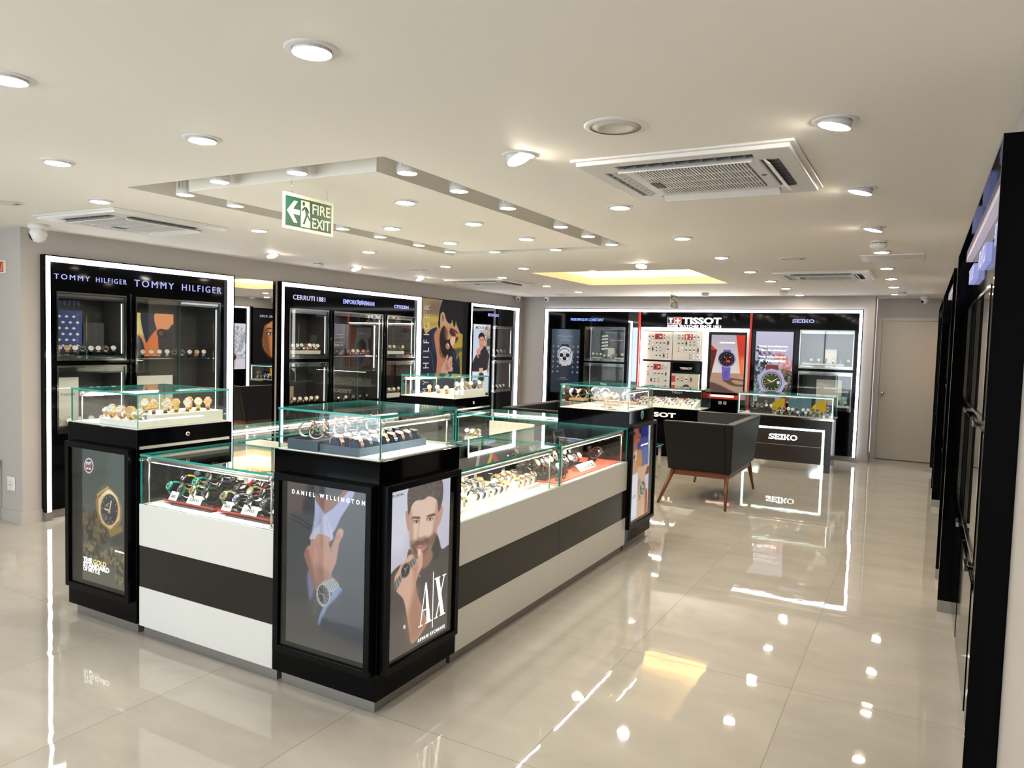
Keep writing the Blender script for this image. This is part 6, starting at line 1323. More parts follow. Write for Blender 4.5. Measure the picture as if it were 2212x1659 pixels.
# ---- trays in the long low counter
def pad_tray(label, x0, x1, y0, y1, nx, ny, keys, where, h=.022, m='white_lit', rim='white_panel', group='watches on white pads in the long counter', skip=()):
    root = thing('watch_tray', label, 'tray', ((x0+x1)/2, (y0+y1)/2, lz0)); mb = MB(); mb.box(x0, y0, lz0, x1, y1, lz0+h, rim); mb.build('tray_box', root, bevel=.0015)
    q = 0
    for j in range(nx):
        for i in range(ny):
            if (j, i) in skip: continue
            px = x1-.045-j*(x1-x0-.085)/max(1, nx-1) if nx > 1 else (x0+x1)/2; py = y0+.04+i*(y1-y0-.08)/max(1, ny-1)
            mb = MB(); cushion(mb, px, py, lz0+h+.0005, m, 90, .036, .054, .046); mb.build('cushion', root)
            W(keys[q % len(keys)], (px+.002, py, lz0+h+.0015), 90, 14+Rr.uniform(-5, 5), f'{ordinal(i)} in {("outer", "inner", "third")[j]} row, {where}', group, 1.08); q += 1
    mb = MB(TSx(x1)); mb.box(y0+(y1-y0)*.35, lz0+.008, .0002, y0+(y1-y0)*.35+.10, lz0+.013, .0005, 'alu'); mb.build('name_strip', root)
    for ch in KIDS(root): ch.location = ch.location-Vector(root.location)
    return root
pk = [K('pad', 'black_strap', 'gunmetal', 'dial_black'), K('pad', 'navy_strap', 'gunmetal', 'dial_blue'), K('pad', 'steel', 'gold', 'dial_black'), K('pad', 'gunmetal', 'gunmetal', 'dial_blue'), K('pad', 'black_strap', 'rose', 'dial_black'), K('pad', 'gold', 'gold', 'dial_gold')]
gp = [K('pad', 'gold', 'gold', 'dial_gold'), K('pad', 'rose', 'rose', 'dial_white'), K('pad', 'steel', 'gold', 'dial_white'), K('pad', 'brown_strap', 'rose', 'dial_black')]
pad_tray('white tray at the near end of the long counter beside the portrait light box', -2.28, -2.04, 3.07, 3.30, 2, 3, gp, 'nearest white tray')
pad_tray('middle white tray of dark watches in the long counter', -2.30, -2.055, 3.37, 3.77, 2, 6, pk, 'middle white tray')
pad_tray('farthest white tray of gold watches in the long counter', -2.27, -2.05, 3.84, 4.13, 2, 4, gp, 'farthest white tray')
pad_tray('inner white tray of rose gold watches against the back of the long counter', -2.47, -2.36, 3.45, 3.83, 1, 5, gp[1:]+gp[:1], 'rear narrow white tray')
# advertising stand with chevrons
t = thing('counter_card', 'black standing card with yellow and red chevrons in the long counter', 'card', (-2.40, 4.08, lz0))
mb = MB(lambda u, v, w: (-2.40+u, 4.08-w+v*.25, lz0+v)); mb.box(-.085, .0, .0, .085, .215, .012, 'acrylic_black'); mb.box(-.11, .0, -.002, -.0855, .215, .004, 'alu'); mb.build('card', t)
mb = MB(lambda u, v, w: (-2.40+u, 4.08-w+v*.25, lz0+v)); mb.prism([(-.03, .07), (-.01, .07), (.015, .17), (-.005, .18)], .0125, .0135, 'yellow'); mb.prism([(.0, .17), (.012, .185), (.075, .12), (.06, .09), (.045, .105)], .0125, .0135, 'red_bright'); mb.box(.0, .045, .0125, .03, .049, .013, 'print_white'); mb.build('printed_chevrons', t)
for ch in KIDS(t): ch.location = -Vector(t.location)
# second half: red base, tiers, plates
mb = MB(); mb.box(-2.44, 4.235, lz0+.0005, -1.985, 5.36, lz0+.006, 'red_matte'); mb.build('red_display_mat', None, 'bright red display mat in the far half of the long counter', cat='display mat')
rzz = lz0+.0065
def tiers_x(label, x1, y0, y1, steps, dx, dz):
    for i in range(steps):
        root = thing('display_block', f'{("front", "second", "third", "back")[i]} step of the {label}', 'display block', (x1-i*dx-dx/2, (y0+y1)/2, rzz))
        mb = MB(); mb.box(x1-(i+1)*dx+.002, y0+.012*(i % 2), rzz, x1-i*dx, y1-.012*(i % 2), rzz+.018+i*dz, 'acrylic_black'); mb.build('block', root)
        for ch in KIDS(root): ch.location = -Vector(root.location)
tiers_x('near smoked acrylic stair of watches on red mat', -2.085, 4.27, 4.62, 4, .078, .028)
tiers_x('far smoked acrylic stair of watches on red mat', -2.145, 4.68, 5.02, 3, .085, .030)
dk = [K('bracelet', 'gunmetal', 'gunmetal', 'dial_black', chrono=True), K('bracelet', 'steel', 'steel', 'dial_black', chrono=True), K('leather', 'brown_strap', 'gunmetal', 'dial_black', chrono=True), K('bracelet', 'steel', 'gold', 'dial_white'), K('leather', 'black_strap', 'steel', 'dial_white'), K('bracelet', 'gunmetal', 'rose', 'dial_black', chrono=True)]
for j in range(4):
    for i in range(5): W(dk[(i*2+j*3) % 6], (-2.122-j*.078, 4.31+i*.068, rzz+.0185+j*.028), 78+Rr.uniform(-12, 12), 62+Rr.uniform(-6, 6), f'{ordinal(i)} on {("front", "second", "third", "back")[j]} step, near smoked stair', 'watches on smoked acrylic stairs', 1.15)
for j in range(3):
    for i in range(4): W(dk[(i*3+j*2+1) % 6], (-2.186-j*.085, 4.72+i*.08, rzz+.0185+j*.030), 72+Rr.uniform(-12, 12), 60+Rr.uniform(-6, 6), f'{ordinal(i)} on {("front", "second", "third")[j]} step, far smoked stair', 'watches on smoked acrylic stairs', 1.15)
def plate(label, x, y0, y1, s, h=.05):
    t = thing('name_plate', label, 'name plate', (x, (y0+y1)/2, rzz)); z = rzz
    T = lambda u, v, w: (x-v*.7+w*.5, u, z+v*.7+w*.6)
    mb = MB(); mb.add([(x, y0, z), (x, y1, z), (x-h*.7, y1, z+h*.7), (x-h*.7, y0, z+h*.7), (x-h*1.2, y0, z), (x-h*1.2, y1, z)], [(0, 1, 2, 3), (3, 2, 5, 4), (0, 4, 5, 1), (0, 3, 4), (1, 5, 2)], 'alu'); mb.build('plate', t)
    mb = MB(T); text(mb, s, y0+.03, .015, .0005, y1-y0-.06, h*.42, 'print_black', bold=.02, depth=.0006); mb.build('lettering', t)
    for ch in KIDS(t): ch.location = -Vector(t.location)
plate('slanted silver plate reading POLICE at the front of the red mat', -2.035, 4.72, 5.02, 'POLICE', .06)
t = thing('motorcycle_model', 'small black metal motorcycle model on red mat behind the glass', 'model motorcycle', (-2.02, 4.36, rzz))
mb = MB()
for y in (4.31, 4.41):
    pts = [(-2.02, y+.022*math.cos(a), rzz+.024+.022*math.sin(a)) for a in np.linspace(0, 2*math.pi, 17)]; mb = MB(); mb.tube(pts, .0035, 'print_black', 6)
    for k in range(4): mb.tube([(-2.02, y, rzz+.024), (-2.02, y+.021*math.cos(k*1.57+.4), rzz+.024+.021*math.sin(k*1.57+.4))], .0012, 'gunmetal', 4)
    mb.build('wheel', t)
mb = MB(); mb.tube([(-2.02, 4.41, rzz+.024), (-2.02, 4.385, rzz+.07), (-2.02, 4.35, rzz+.062), (-2.02, 4.32, rzz+.05), (-2.02, 4.31, rzz+.024)], .005, 'print_black', 8); mb.tube([(-2.045, 4.395, rzz+.085), (-2.02, 4.388, rzz+.078), (-1.997, 4.395, rzz+.085)], .003, 'print_black', 6); mb.build('body_frame', t)
mb = MB(); mb.lathe([(.0001, -.014), (.013, -.009), (.016, 0), (.013, .009), (.0001, .014)], 'gunmetal', 12, Matrix.Translation((-2.02, 4.36, rzz+.036)), cap=False); mb.build('engine', t)
mb = MB(); mb.box(-2.028, 4.322, rzz+.058, -2.012, 4.350, rzz+.066, 'print_black'); mb.box(-2.029, 4.352, rzz+.060, -2.011, 4.384, rzz+.076, 'print_black'); mb.build('seat_and_tank', t, bevel=.003)
for ch in KIDS(t): ch.location = -Vector(t.location)
for i, y in enumerate((5.13, 5.24)):
    t = thing('watch_holder', f'{("nearer", "farther")[i]} black wrist-shaped holder on red mat', 'watch holder', (-2.13-.03*i, y, rzz)); x = t.location.x
    mb = MB(); mb.box(x-.022, y-.018, rzz, x+.022, y+.018, rzz+.03, 'black_satin'); mb.build('foot', t, bevel=.002); mb = MB(); mb.tube([(x-.015, y, rzz+.0305), (x+.005, y-.004, rzz+.052), (x+.022, y-.006, rzz+.064)], .012, 'black_satin', 12); mb.build('arm', t)
    for ch in KIDS(t): ch.location = -Vector(t.location)
    W(dk[1+i], (x+.028, y-.008, rzz+.04), 100, 70, f'on {("nearer", "farther")[i]} black wrist holder', 'watches on black holders', 1.1)
t = thing('tablet_stand', 'dark framed card on a silver easel at the far back of the long counter', 'card', (-2.42, 5.2, rzz)); mb = MB(lambda u, v, w: (-2.40+w+(-v*.2), u, rzz+v)); mb.box(5.10, 0, 0, 5.28, .22, .008, 'alu'); mb.box(5.12, .015, .0085, 5.262, .205, .010, 'acrylic_black'); mb.build('card', t)
for ch in KIDS(t): ch.location = -Vector(t.location)

# ---- far right corner case: oak blocks
wb = [(-2.50, -2.37, 5.50, 5.60), (-2.42, -2.28, 5.76, 5.88), (-2.31, -2.13, 5.60, 5.70), (-2.17, -2.03, 5.44, 5.54), (-2.13, -2.00, 5.72, 5.84)]
wk = [K('bracelet', 'steel', 'steel', 'dial_white'), K('bracelet', 'gold', 'gold', 'dial_white'), K('bracelet', 'steel', 'rose', 'dial_white'), K('bracelet', 'rose', 'rose', 'dial_white'), K('leather', 'navy_strap', 'steel', 'dial_blue')]
nmz = ('leftmost', 'rear left', 'middle', 'front right', 'rear right')
for k, (a, b, c, d) in enumerate(wb):
    t = thing('wooden_block', f'{nmz[k]} oak block on brass legs in the far right corner case', 'display block', ((a+b)/2, (c+d)/2, cz)); mb = MB(); hh = .03+.02*(k in (0, 1)); mb.box(a, c, cz+hh-.002, b, d, cz+hh+.016, 'oak'); mb.build('block', t, bevel=.0015)
    mb = MB()
    for x in (a+.01, b-.01):
        for y in (c+.01, d-.01): mb.tube([(x, y, cz), (x, y, cz+hh-.0025)], .002, 'gold', 6)
    mb.build('leg_set', t)
    for ch in KIDS(t): ch.location = -Vector(t.location)
    for i in range(3 if b-a > .15 else 2): W(wk[(k*2+i) % 5], (a+.028+i*((b-a-.056)/(2 if b-a > .15 else 1)), (c+d)/2, cz+hh+.0165), -38+Rr.uniform(-12, 12), 60, f'{ordinal(i)} on {nmz[k]} oak block, far corner case', 'watches on oak blocks', 1.15)

# ---- far left corner case
riser('low white step under three watches in the far left corner case', [(-3.90, 5.428, cz, -3.565, 5.51, cz+.03)]); riser('tall white riser under the silver watches in the far left corner case', [(-3.80, 5.5105, cz, -3.565, 5.96, cz+.062)])
sk = [K('bracelet', 'gold', 'gold', 'dial_white'), K('bracelet', 'steel', 'steel', 'dial_white'), K('bracelet', 'steel', 'gold', 'dial_blue'), K('bracelet', 'gunmetal', 'gunmetal', 'dial_blue'), K('bracelet', 'steel', 'gold', 'dial_white')]
row([sk[0], sk[4], sk[0]], (-3.86, 5.478, cz+.0305), (-3.68, 5.478, cz+.0305), 25, 64, 'on low step, far left corner case', 'watches in the far left corner case', 1.1)
row([sk[4], sk[1], sk[2], sk[4], sk[3], sk[1]], (-3.62, 5.54, cz+.0625), (-3.62, 5.92, cz+.0625), 45, 68, 'on tall riser, far left corner case', 'watches in the far left corner case', 1.2)

# ---- far and left low cases
t = thing('back_board', 'plain white board standing in the low case at the far end of the island', 'board', (-3.05, 5.62, lz0)); mb = MB(); mb.box(-3.30, 5.60, lz0, -2.86, 5.61, lz0+.20, 'offwhite'); mb.build('board', t)
for ch in KIDS(t): ch.location = -Vector(t.location)
riser('white bench with watches in the low case at the far end of the island', [(-3.48, 5.48, lz0, -3.33, 5.54, lz0+.06)])
row([sk[1], sk[0], sk[2]], (-3.46, 5.51, lz0+.0605), (-3.35, 5.51, lz0+.0605), 10, 68, 'on white bench, far low case', 'watches in the far low case', 1.1)
row([sk[1], dk[0], sk[4], dk[4]], (-2.80, 5.55, lz0+.0005), (-2.60, 5.55, lz0+.0005), 10, 68, 'beside white board, far low case', 'watches in the far low case', 1.1)
t = thing('back_board', 'cream board standing across the low case on left side of the island', 'board', (-3.8, 3.5, lz0)); mb = MB(); mb.box(-3.98, 3.52, lz0, -3.60, 3.53, lz0+.19, 'offwhite'); mb.build('board', t)
for ch in KIDS(t): ch.location = -Vector(t.location)
row([sk[0], sk[4], dk[1], sk[0], gk[1]], (-3.95, 3.30, lz0+.0005), (-3.62, 3.30, lz0+.0005), 20, 68, 'before cream board, left low case', 'watches in the left low case', 1.2)
row([sk[1], dk[0], sk[2], dk[1], sk[4], sk[1]], (-3.97, 4.2, lz0+.0005), (-3.60, 4.2, lz0+.0005), 35, 68, 'behind cream board, left low case', 'watches in the left low case', 1.2)

# ---- wall cabinets: contents stand on niche floors; XWi = x inside
def board(label, T, a, b, c, d, w, m, txt=None, tm='print_black', pattern=None, th=.008):
    t = thing('display_board', label, 'display board'); mb = MB(T); mb.box(a, c, w-th, b, d, w, m); mb.build('board', t)
    if txt: mb = MB(T); text(mb, txt[0], txt[1], txt[2], w+.0005, txt[3], txt[4], tm, space=1.3, depth=.001); mb.build('lettering', t)
    if pattern: pattern(t)
    p = T((a+b)/2, c, w-th/2); rebase(t, p); return t
def wrow(keys, T, az, u0, u1, v, w, where, group, n, sc=1.25, tilt=66):
    a, b = T(u0, v, w), T(u1, v, w); row(keys, a, b, az, tilt, where, group, sc, n=n)
mixs = [K('bracelet', 'gold', 'gold', 'dial_gold'), K('bracelet', 'gold', 'gold', 'dial_white'), K('leather', 'black_strap', 'steel', 'dial_black'), K('bracelet', 'steel', 'steel', 'dial_white'), K('bracelet', 'steel', 'rose', 'dial_black'), K('bracelet', 'gunmetal', 'steel', 'dial_white')]
def step(T, a, b, v, w0, w1, h, label, m='white_lit'):
    t = thing('display_riser', label, 'display riser'); mb = MB(T); mb.box(a, v, w0, b, v+h, w1, m); mb.build('block', t, bevel=.002); rebase(t, T((a+b)/2, v, (w0+w1)/2)); return t
AZ = 62
def blue(t):
    mb = MB(TL1)
    for i in range(4):
        for j in range(6):
            u = 3.625+i*.062+(j % 2)*.03; v = 1.455+j*.05
            if u < 3.84: mb.prism([(u, v), (u+.018, v-.013), (u+.036, v), (u+.018, v+.013)], -.0995, -.099, 'print_white')
    mb.build('diamond_print', t, 'white diamond motifs')
board('navy board printed with pale diamonds in the upper left niche', TL1, 3.615, 3.87, 1.40, 1.76, -.10, 'print_blue', pattern=blue)
board('grey lettered card in the upper left niche', TL1, 3.94, 4.13, 1.40, 1.66, -.2, 'grey_dark')
wrow([mixs[1], mixs[0], mixs[1], mixs[2], mixs[5], mixs[3], mixs[4], mixs[5]], TL1, AZ, 3.64, 4.12, 1.3805, -.055, 'in the upper left niche', 'watches in the first cabinet', 8)
board('white lettered board in the lower left niche', TL1, 3.615, 3.86, .762, 1.18, -.14, 'white_lit', ('HILFIGER', 3.63, 1.02, .20, .022))
wrow([gk[1], gk[0], gk[1], mixs[3]], TL1, AZ, 3.64, 4.12, .7605, -.075, 'in the lower left niche', 'watches in the first cabinet', 6)
def orange(t):
    c = Cv((4.34, 4.80, 1.36, 1.77), None, None, .005); c.fill((196, 176, 120), (196, 110, 60)); c.poly([(4.34, 1.77), (4.46, 1.77), (4.50, 1.55), (4.34, 1.60)], (206, 186, 110), 2, sm=False); c.poly([(4.45, 1.77), (4.62, 1.77), (4.60, 1.5), (4.52, 1.45)], (52, 54, 62), 1)
    c.poly([(4.60, 1.77), (4.80, 1.77), (4.80, 1.68), (4.68, 1.56), (4.62, 1.62)], (214, 140, 96), 1); c.poly([(4.46, 1.40), (4.62, 1.62), (4.70, 1.50), (4.62, 1.38), (4.50, 1.36)], (206, 110, 60), 1); c.poly([(4.64, 1.60), (4.74, 1.62), (4.80, 1.66), (4.80, 1.36), (4.66, 1.36)], (46, 44, 48), 1.5); c.ell(4.665, 1.585, .045, .04, (30, 28, 28), 0, .6); c.ell(4.665, 1.585, .03, .027, (84, 70, 50), 0, .6)
    c.poly([(4.34, 1.5), (4.42, 1.56), (4.48, 1.48), (4.48, 1.36), (4.34, 1.36)], (52, 56, 66), 1)
    c.build('printed_picture', TL1, -.138, t, 'print_lit')
board('orange lifestyle photo board on glass shelf of the big glazed bay', TL1, 4.34, 4.80, 1.36, 1.77, -.14, 'print_white', ('Y HILFIGER', 4.355, 1.475, .40, .032), 'print_white', orange)
wrow([mixs[2], mixs[5], gk[1], mixs[3], gk[3], mixs[2], mixs[4], mixs[5], gk[4], mixs[3]], TL1, AZ, 4.36, 5.12, 1.346, -.105, 'on shelf of the glazed bay', 'watches in the first cabinet', 10)
board('tall white board in the lower half of the big glazed bay', TL1, 4.33, 4.84, .79, 1.17, -.2, 'white_lit', ('TOMMY HILFIGER', 4.40, .98, .40, .022))
# second cabinet
step(TL1, 6.23, 6.76, 1.381, -.13, -.055, .045, 'pale lettered ledge in the upper CERRUTI niche', 'offwhite'); board('white side card in the upper CERRUTI niche', TL1, 6.215, 6.29, 1.46, 1.76, -.16, 'white_lit')
wrow([gk[1], gk[3], mixs[3], dk[4], mixs[4]], TL1, AZ, 6.26, 6.73, 1.4265, -.092, 'on pale ledge, upper CERRUTI niche', 'watches in the second cabinet', 8)
board('tan lettered card in the lower CERRUTI niche', TL1, 6.23, 6.42, .80, 1.0, -.15, 'kraft', ('CERRUTI 1881', 6.25, .94, .13, .012))
wrow([gk[3], mixs[3], gk[1]], TL1, AZ, 6.25, 6.72, .8005, -.08, 'in the lower CERRUTI niche', 'watches in the second cabinet', 6)
board('white portrait card in the glazed middle bay', TL1, 6.95, 7.07, 1.39, 1.76, -.12, 'white_lit'); board('dark grey photo board in the glazed middle bay', TL1, 7.10, 7.42, 1.39, 1.76, -.2, 'gunmetal')
board('white lettered board low in the glazed middle bay', TL1, 6.95, 7.10, .80, 1.2, -.14, 'white_lit', ('ARMANI', 6.99, 1.0, .09, .02))
wrow([dk[2], dk[0], dk[1], dk[5], mixs[3], gk[1], gk[4]], TL1, AZ, 6.99, 7.68, 1.361, -.11, 'on glass shelf, middle bay', 'watches in the second cabinet', 8, 1.25)
wrow([dk[2], dk[0], gk[1], dk[5]], TL1, AZ, 6.99, 7.66, .7805, -.10, 'low in the middle bay', 'watches in the second cabinet', 6, 1.15)
step(TL1, 7.99, 8.42, 1.381, -.14, -.055, .045, 'white plate riser in the upper CITIZEN niche'); wrow([gk[0], mixs[3], gk[3], mixs[2], gk[0]], TL1, AZ, 8.01, 8.40, 1.4265, -.09, 'in the upper CITIZEN niche', 'watches in the second cabinet', 5, 1.25)
step(TL1, 7.99, 8.35, .781, -.14, -.055, .06, 'white plate riser in the lower CITIZEN niche'); wrow([gk[0], sk[1], gk[3]], TL1, AZ, 8.01, 8.32, .8415, -.09, 'in the lower CITIZEN niche', 'watches in the second cabinet', 4, 1.3)
wrow([sk[2], sk[1], gk[0], sk[4]], TL1, AZ, 10.80, 11.30, 1.3805, -.09, 'in the upper MOVADO niche', 'watches in the third cabinet', 5, 1.2)
wrow([sk[1], gk[0], sk[4]], TL1, AZ, 10.80, 11.30, .7805, -.09, 'in the lower MOVADO niche', 'watches in the third cabinet', 5, 1.2)
# back wall niches
T = TBW
def fcb(t):
    mb = MB(T)
    for k in range(5): mb.prism([(-4.84, 1.50+k*.055), (-4.725, 1.515+k*.055), (-4.725, 1.545+k*.055), (-4.84, 1.53+k*.055)], -.1795, -.179, ('print_white', 'alu')[k % 2])
    mb.build('printed_waves', t)
board('dark brown lettered panel with striped photo in the upper left niche of the back wall', T, -4.86, -4.40, 1.37, 1.76, -.18, 'darkwood', ('FREDERIQUE CONSTANT', -4.70, 1.66, .25, .022), 'letter_grey', fcb)
step(T, -4.70, -4.58, 1.361, -.17, -.12, .18, 'pale upright block in the upper left back wall niche', 'offwhite'); step(T, -4.98, -4.78, 1.361, -.11, -.055, .02, 'low cream plinth in the upper left back wall niche', 'offwhite'); step(T, -4.56, -4.39, 1.361, -.11, -.055, .02, 'right low cream plinth in the upper left back wall niche', 'offwhite')
fk = [K('leather', 'black_strap', 'rose', 'dial_white'), K('bracelet', 'steel', 'steel', 'dial_blue'), K('leather', 'brown_strap', 'steel', 'dial_white'), K('leather', 'black_strap', 'gold', 'dial_white')]
wrow(fk, T, 20, -4.95, -4.81, 1.3815, -.085, 'on left cream plinth, back wall niche', 'watches in the back wall niches', 3, 1.15, 70); wrow(fk[1:], T, 20, -4.53, -4.42, 1.3815, -.085, 'on right cream plinth, back wall niche', 'watches in the back wall niches', 2, 1.15, 70)
wrow(fk[::-1], T, 20, -4.75, -4.59, 1.361, -.09, 'between the cream plinths, back wall niche', 'watches in the back wall niches', 3, 1.15, 70)
board('white card in the upper right niche of the back wall', T, -1.27, -1.11, 1.40, 1.62, -.16, 'white_lit'); step(T, -1.58, -1.0, 1.381, -.14, -.055, .03, 'long pale ledge in the upper right niche of the back wall')
wrow([fk[1], fk[0], K('bracelet', 'steel', 'steel', 'dial_white'), fk[1], fk[3]], T, 10, -1.55, -.95, 1.4115, -.09, 'in the upper right back wall niche', 'watches in the back wall niches', 7, 1.15, 72)
board('white lettered board in the lower right niche of the back wall', T, -1.37, -1.02, .79, 1.17, -.18, 'white_lit', ('SEIKO', -1.34, 1.10, .09, .018), 'alu')
step(T, -1.08, -.90, .771, -.12, -.055, .03, 'white ledge in the lower right niche of the back wall'); wrow([fk[1], fk[2]], T, 0, -1.04, -.95, .8015, -.09, 'in the lower right back wall niche', 'watches in the back wall niches', 2, 1.15, 72)
t = thing('blue_box', 'small bright blue box in the lower right niche of the back wall', 'box'); mb = MB(T); mb.box(-1.01, .771, -.16, -.94, .93, -.13, 'cyan'); mb.build('box_body', t, bevel=.002); rebase(t, T(-.975, .771, -.145))
# Tissot boards
fw = [K('flat', 'steel', 'steel', 'dial_black'), K('flat', 'steel', 'steel', 'dial_white'), K('flat', 'black_strap', 'steel', 'dial_white'), K('flat', 'gold', 'gold', 'dial_black'), K('flat', 'steel', 'steel', 'dial_green'), K('flat', 'brown_strap', 'rose', 'dial_white'), K('flat', 'black_strap', 'gunmetal', 'dial_black')]
def watch_board(label, a, b, c, d, nm, red, empty=(), rows=4, cols=6):
    t = thing('watch_board', label, 'display board'); mb = MB(T); mb.box(a, c, .0085, b, d, .022, 'board_lit'); mb.build('board', t)
    mb = MB(T); du = (b-a-.10)/cols; dv = (d-c-.05)/rows
    for j in range(rows):
        for i in range(cols):
            u = a+.065+du*(i+.5); v = d-.03-dv*(j+.5)
            isred = (j == 0 and i in red)
            if isred: continue
            mb.box(u-du*.42, v-dv*.40, .0225, u+du*.42, v+dv*.40, .030, 'print_white')
    mb.build('pads', t)
    r0 = min(red); mb = MB(T); mb.box(a+.065+du*r0, d-.03-dv*.94, .0225, a+.065+du*(r0+2), d-.03-dv*.06, .031, 'red_bright'); mb.build('red_pad', t, 'red double pad')
    rebase(t, T((a+b)/2, c, .015))
    for j in range(rows):
        for i in range(cols):
            if (j, i) in empty: continue
            u = a+.065+du*(i+.5); v = d-.03-dv*(j+.5)
            W(fw[(i*3+j*5+(a > -3.6)*2) % 7], T(u, v, .0315), 0, 90, f'{ordinal(i)} from left, {ordinal(j)} row, {nm} board', 'watches on lit back wall boards', .92)
watch_board('lit white board of watches in rows, upper left on back wall', -4.02, -3.54, 1.375, 1.835, 'upper left', (2, 3), [(3, 0), (3, 1)])
watch_board('lit white board of watches in rows, upper right on back wall', -3.53, -3.05, 1.375, 1.835, 'upper right', (2, 3), [(3, 0), (3, 1), (3, 2)])
watch_board('lit white board of watches in rows, lower left on back wall', -4.02, -3.56, .86, 1.345, 'lower left', (2, 3), [(2, 0), (3, 0), (3, 1), (3, 2), (3, 3), (3, 4)])
t = thing('brand_panel', 'black panel lettered TISSOT above a cream box with watches on back wall', 'display box'); mb = MB(T); mb.box(-3.52, 1.20, .0085, -3.08, 1.335, .02, 'black_gloss'); text(mb, 'TISSOT', -3.40, 1.235, .0205, .20, .035, 'print_white', bold=.05, depth=.001); mb.build('black_panel', t)
mb = MB(T); mb.box(-3.52, .86, .0085, -3.08, 1.165, .05, 'offwhite'); mb.box(-3.52, .86, .0505, -3.46, .98, .053, 'red_bright'); mb.box(-3.52, 1.03, .0505, -3.46, 1.13, .053, 'red_bright'); mb.build('cream_box', t)
mb = MB(T); mb.lathe([(.0004, .0515), (.06, .0515), (.06, .0505)], 'dial_black', 28, Matrix.Translation((-3.28, .94, 0)), cap=False, smooth=False); mb.build('black_disc', t); rebase(t, T(-3.3, .86, .02))
for i in range(4): W(fw[(i*2) % 7], T(-3.42+i*.072, 1.08, .0535), 0, 90, f'{ordinal(i)} from left on cream box, back wall', 'watches on cream box', .95)

# ---- floor counters by the back wall
fz = .685+.0285
def slope_tray(label, x0, x1, y0, y1, z, m='white_lit'):
    t = thing('watch_tray', label, 'tray', ((x0+x1)/2, y0, z)); mb = MB(); mb.add([(x0, y0, z), (x1, y0, z), (x1, y1, z), (x0, y1, z), (x0, y0, z+.03), (x1, y0, z+.03), (x1, y1, z+.12), (x0, y1, z+.12)], [(0, 3, 2, 1), (4, 5, 6, 7), (0, 1, 5, 4), (1, 2, 6, 5), (2, 3, 7, 6), (3, 0, 4, 7)], m); mb.build('tray_box', t)
    for ch in KIDS(t): ch.location = -Vector(t.location)
slope_tray('left sloping white tray of many watches in the counter behind the sofa', -3.72, -3.26, 10.50, 10.80, fz+.0005); slope_tray('right sloping white tray of many watches in the counter behind the sofa', -3.25, -2.80, 10.50, 10.80, fz+.0005)
mb = MB(); cols_ = ['steel', 'gold', 'red_rubber', 'steel', 'dial_white', 'steel', 'gold']
for i in range(16):
    for j in range(4):
        x = -3.69+i*.056; y = 10.53+j*.075; z = fz+.031+(y-10.5)*.3; X = Matrix.Translation((x, y, z)) @ Matrix.Rotation(R(25), 4, 'X'); c = cols_[(i*3+j*5) % 7]
        mb.lathe([(.018, .012), (.018, .022), (.015, .024)], c, 12, X, smooth=False); mb.lathe([(.0005, .0245), (.0145, .0245)], ('dial_black', 'dial_white', 'dial_blue')[(i+j) % 3], 12, X, cap=False, smooth=False)
        mb.box(-.009, -.028, 0, .009, .028, .0118, 'print_white' if (i+j) % 3 else c, X)
mb.build('small_watches', None, 'dense rows of small watches filling the sloping white trays behind the sofa', cat='watches', kind='stuff')
pcard = board('black lettered backing card in the counter behind the sofa', TFc(10.86), -3.70, -2.80, fz+.12, .955, 0, 'acrylic_black', ('TISSOT', -3.25, .90, .16, .028), 'print_white')
T = TFc(10.88)
board('grey lettered card behind the watches in the cyan-lit case', T, -2.02, -1.78, fz+.0005, .92, 0, 'grey_dark', ('5', -1.91, .84, .03, .04), 'alu')
board('dark navy card with a ring watch picture in the cyan-lit case', T, -1.60, -1.30, fz+.0005, .95, 0, 'blue_card', ('PROSPEX', -1.585, .92, .09, .012), 'print_white')
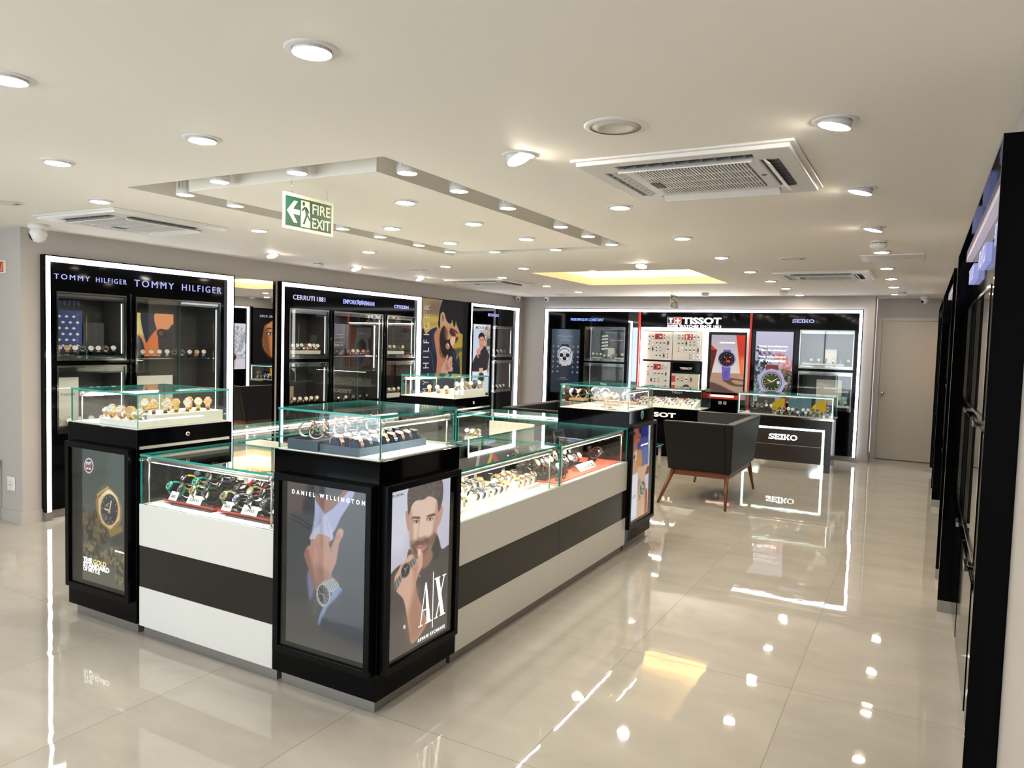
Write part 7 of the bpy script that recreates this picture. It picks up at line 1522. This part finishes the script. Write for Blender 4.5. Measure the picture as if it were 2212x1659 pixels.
for (cx, s, lab) in ((-1.63, 1, 'left'), (-1.22, -1, 'right')):
    t = thing('folding_fan', f'{lab} yellow folding fan standing in the cyan-lit case', 'fan', (cx, 10.80, fz)); mb = MB(); n = 14
    c0x = cx-.04*s if s > 0 else cx+.08
    for i in range(n):
        a0, a1 = R(5+i*85/n), R(5+(i+1)*85/n); am = (a0+a1)/2; c0 = (c0x+.04, 10.80, fz+.005)
        P = lambda a, r, y: (c0[0]-(r*math.cos(a)) if s < 0 or True else 0, y, c0[2]+r*math.sin(a))
        mb.add([P(a0, .05, 10.800), P(a0, .21, 10.800), P(am, .21, 10.806), P(am, .05, 10.806), P(a1, .21, 10.800), P(a1, .05, 10.800)], [(0, 1, 2, 3), (3, 2, 4, 5)], 'yellow')
    mb.build('fan_leaf', t); mb = MB(); mb.box(c0x+.036, 10.797, fz, c0x+.050, 10.803, fz+.215, 'red_lacquer'); mb.build('guard_stick', t)
    for ch in KIDS(t): ch.location = -Vector(t.location)
def small_step(label, a, b, c, d, h, m='gunmetal'):
    t = thing('display_riser', label, 'display riser', ((a+b)/2, c, fz)); mb = MB(); mb.box(a, c, fz+.0005, b, d, fz+h, m); mb.build('block', t, bevel=.001)
    for ch in KIDS(t): ch.location = -Vector(t.location)
small_step('left dark riser in the cyan-lit case', -2.06, -1.76, 10.60, 10.76, .06); small_step('middle dark riser in the cyan-lit case', -1.70, -1.42, 10.56, 10.68, .03); small_step('right dark riser in the cyan-lit case', -1.40, -1.16, 10.56, 10.68, .03)
ck_ = [K('bracelet', 'steel', 'steel', 'dial_black'), K('bracelet', 'steel', 'steel', 'dial_blue'), K('bracelet', 'steel', 'gold', 'dial_green'), K('leather', 'black_strap', 'steel', 'dial_white'), K('bracelet', 'steel', 'steel', 'dial_white')]
row(ck_, (-2.03, 10.64, fz+.0605), (-1.79, 10.64, fz+.0605), 10, 62, 'on left dark riser, cyan-lit case', 'watches in the cyan-lit case', 1.15, n=5)
row(ck_[1:]+ck_[:1], (-1.67, 10.62, fz+.0305), (-1.45, 10.62, fz+.0305), 10, 66, 'on middle dark riser, cyan-lit case', 'watches in the cyan-lit case', 1.2, n=5)
row(ck_[::-1], (-1.37, 10.62, fz+.0305), (-1.19, 10.62, fz+.0305), 10, 66, 'on right dark riser, cyan-lit case', 'watches in the cyan-lit case', 1.2, n=4)
row(ck_, (-1.72, 10.50, fz+.0005), (-1.12, 10.50, fz+.0005), 10, 60, 'in the front row, cyan-lit case', 'watches in the cyan-lit case', 1.15, n=7)
t = thing('glass_cup', 'dark round holder with an upright watch at the right end of the cyan-lit case', 'holder', (-1.06, 10.56, fz)); mb = MB(); mb.lathe([(.03, 0), (.03, .07), (.026, .07), (.026, .004)], 'acrylic_black', 20); mb.build('cup', t)
for ch in KIDS(t): ch.location = (0, 0, 0)
W(ck_[0], (-1.06, 10.56, fz+.072), 10, 70, 'on dark round holder, right end of the cyan-lit case', 'watches in the cyan-lit case', 1.2)
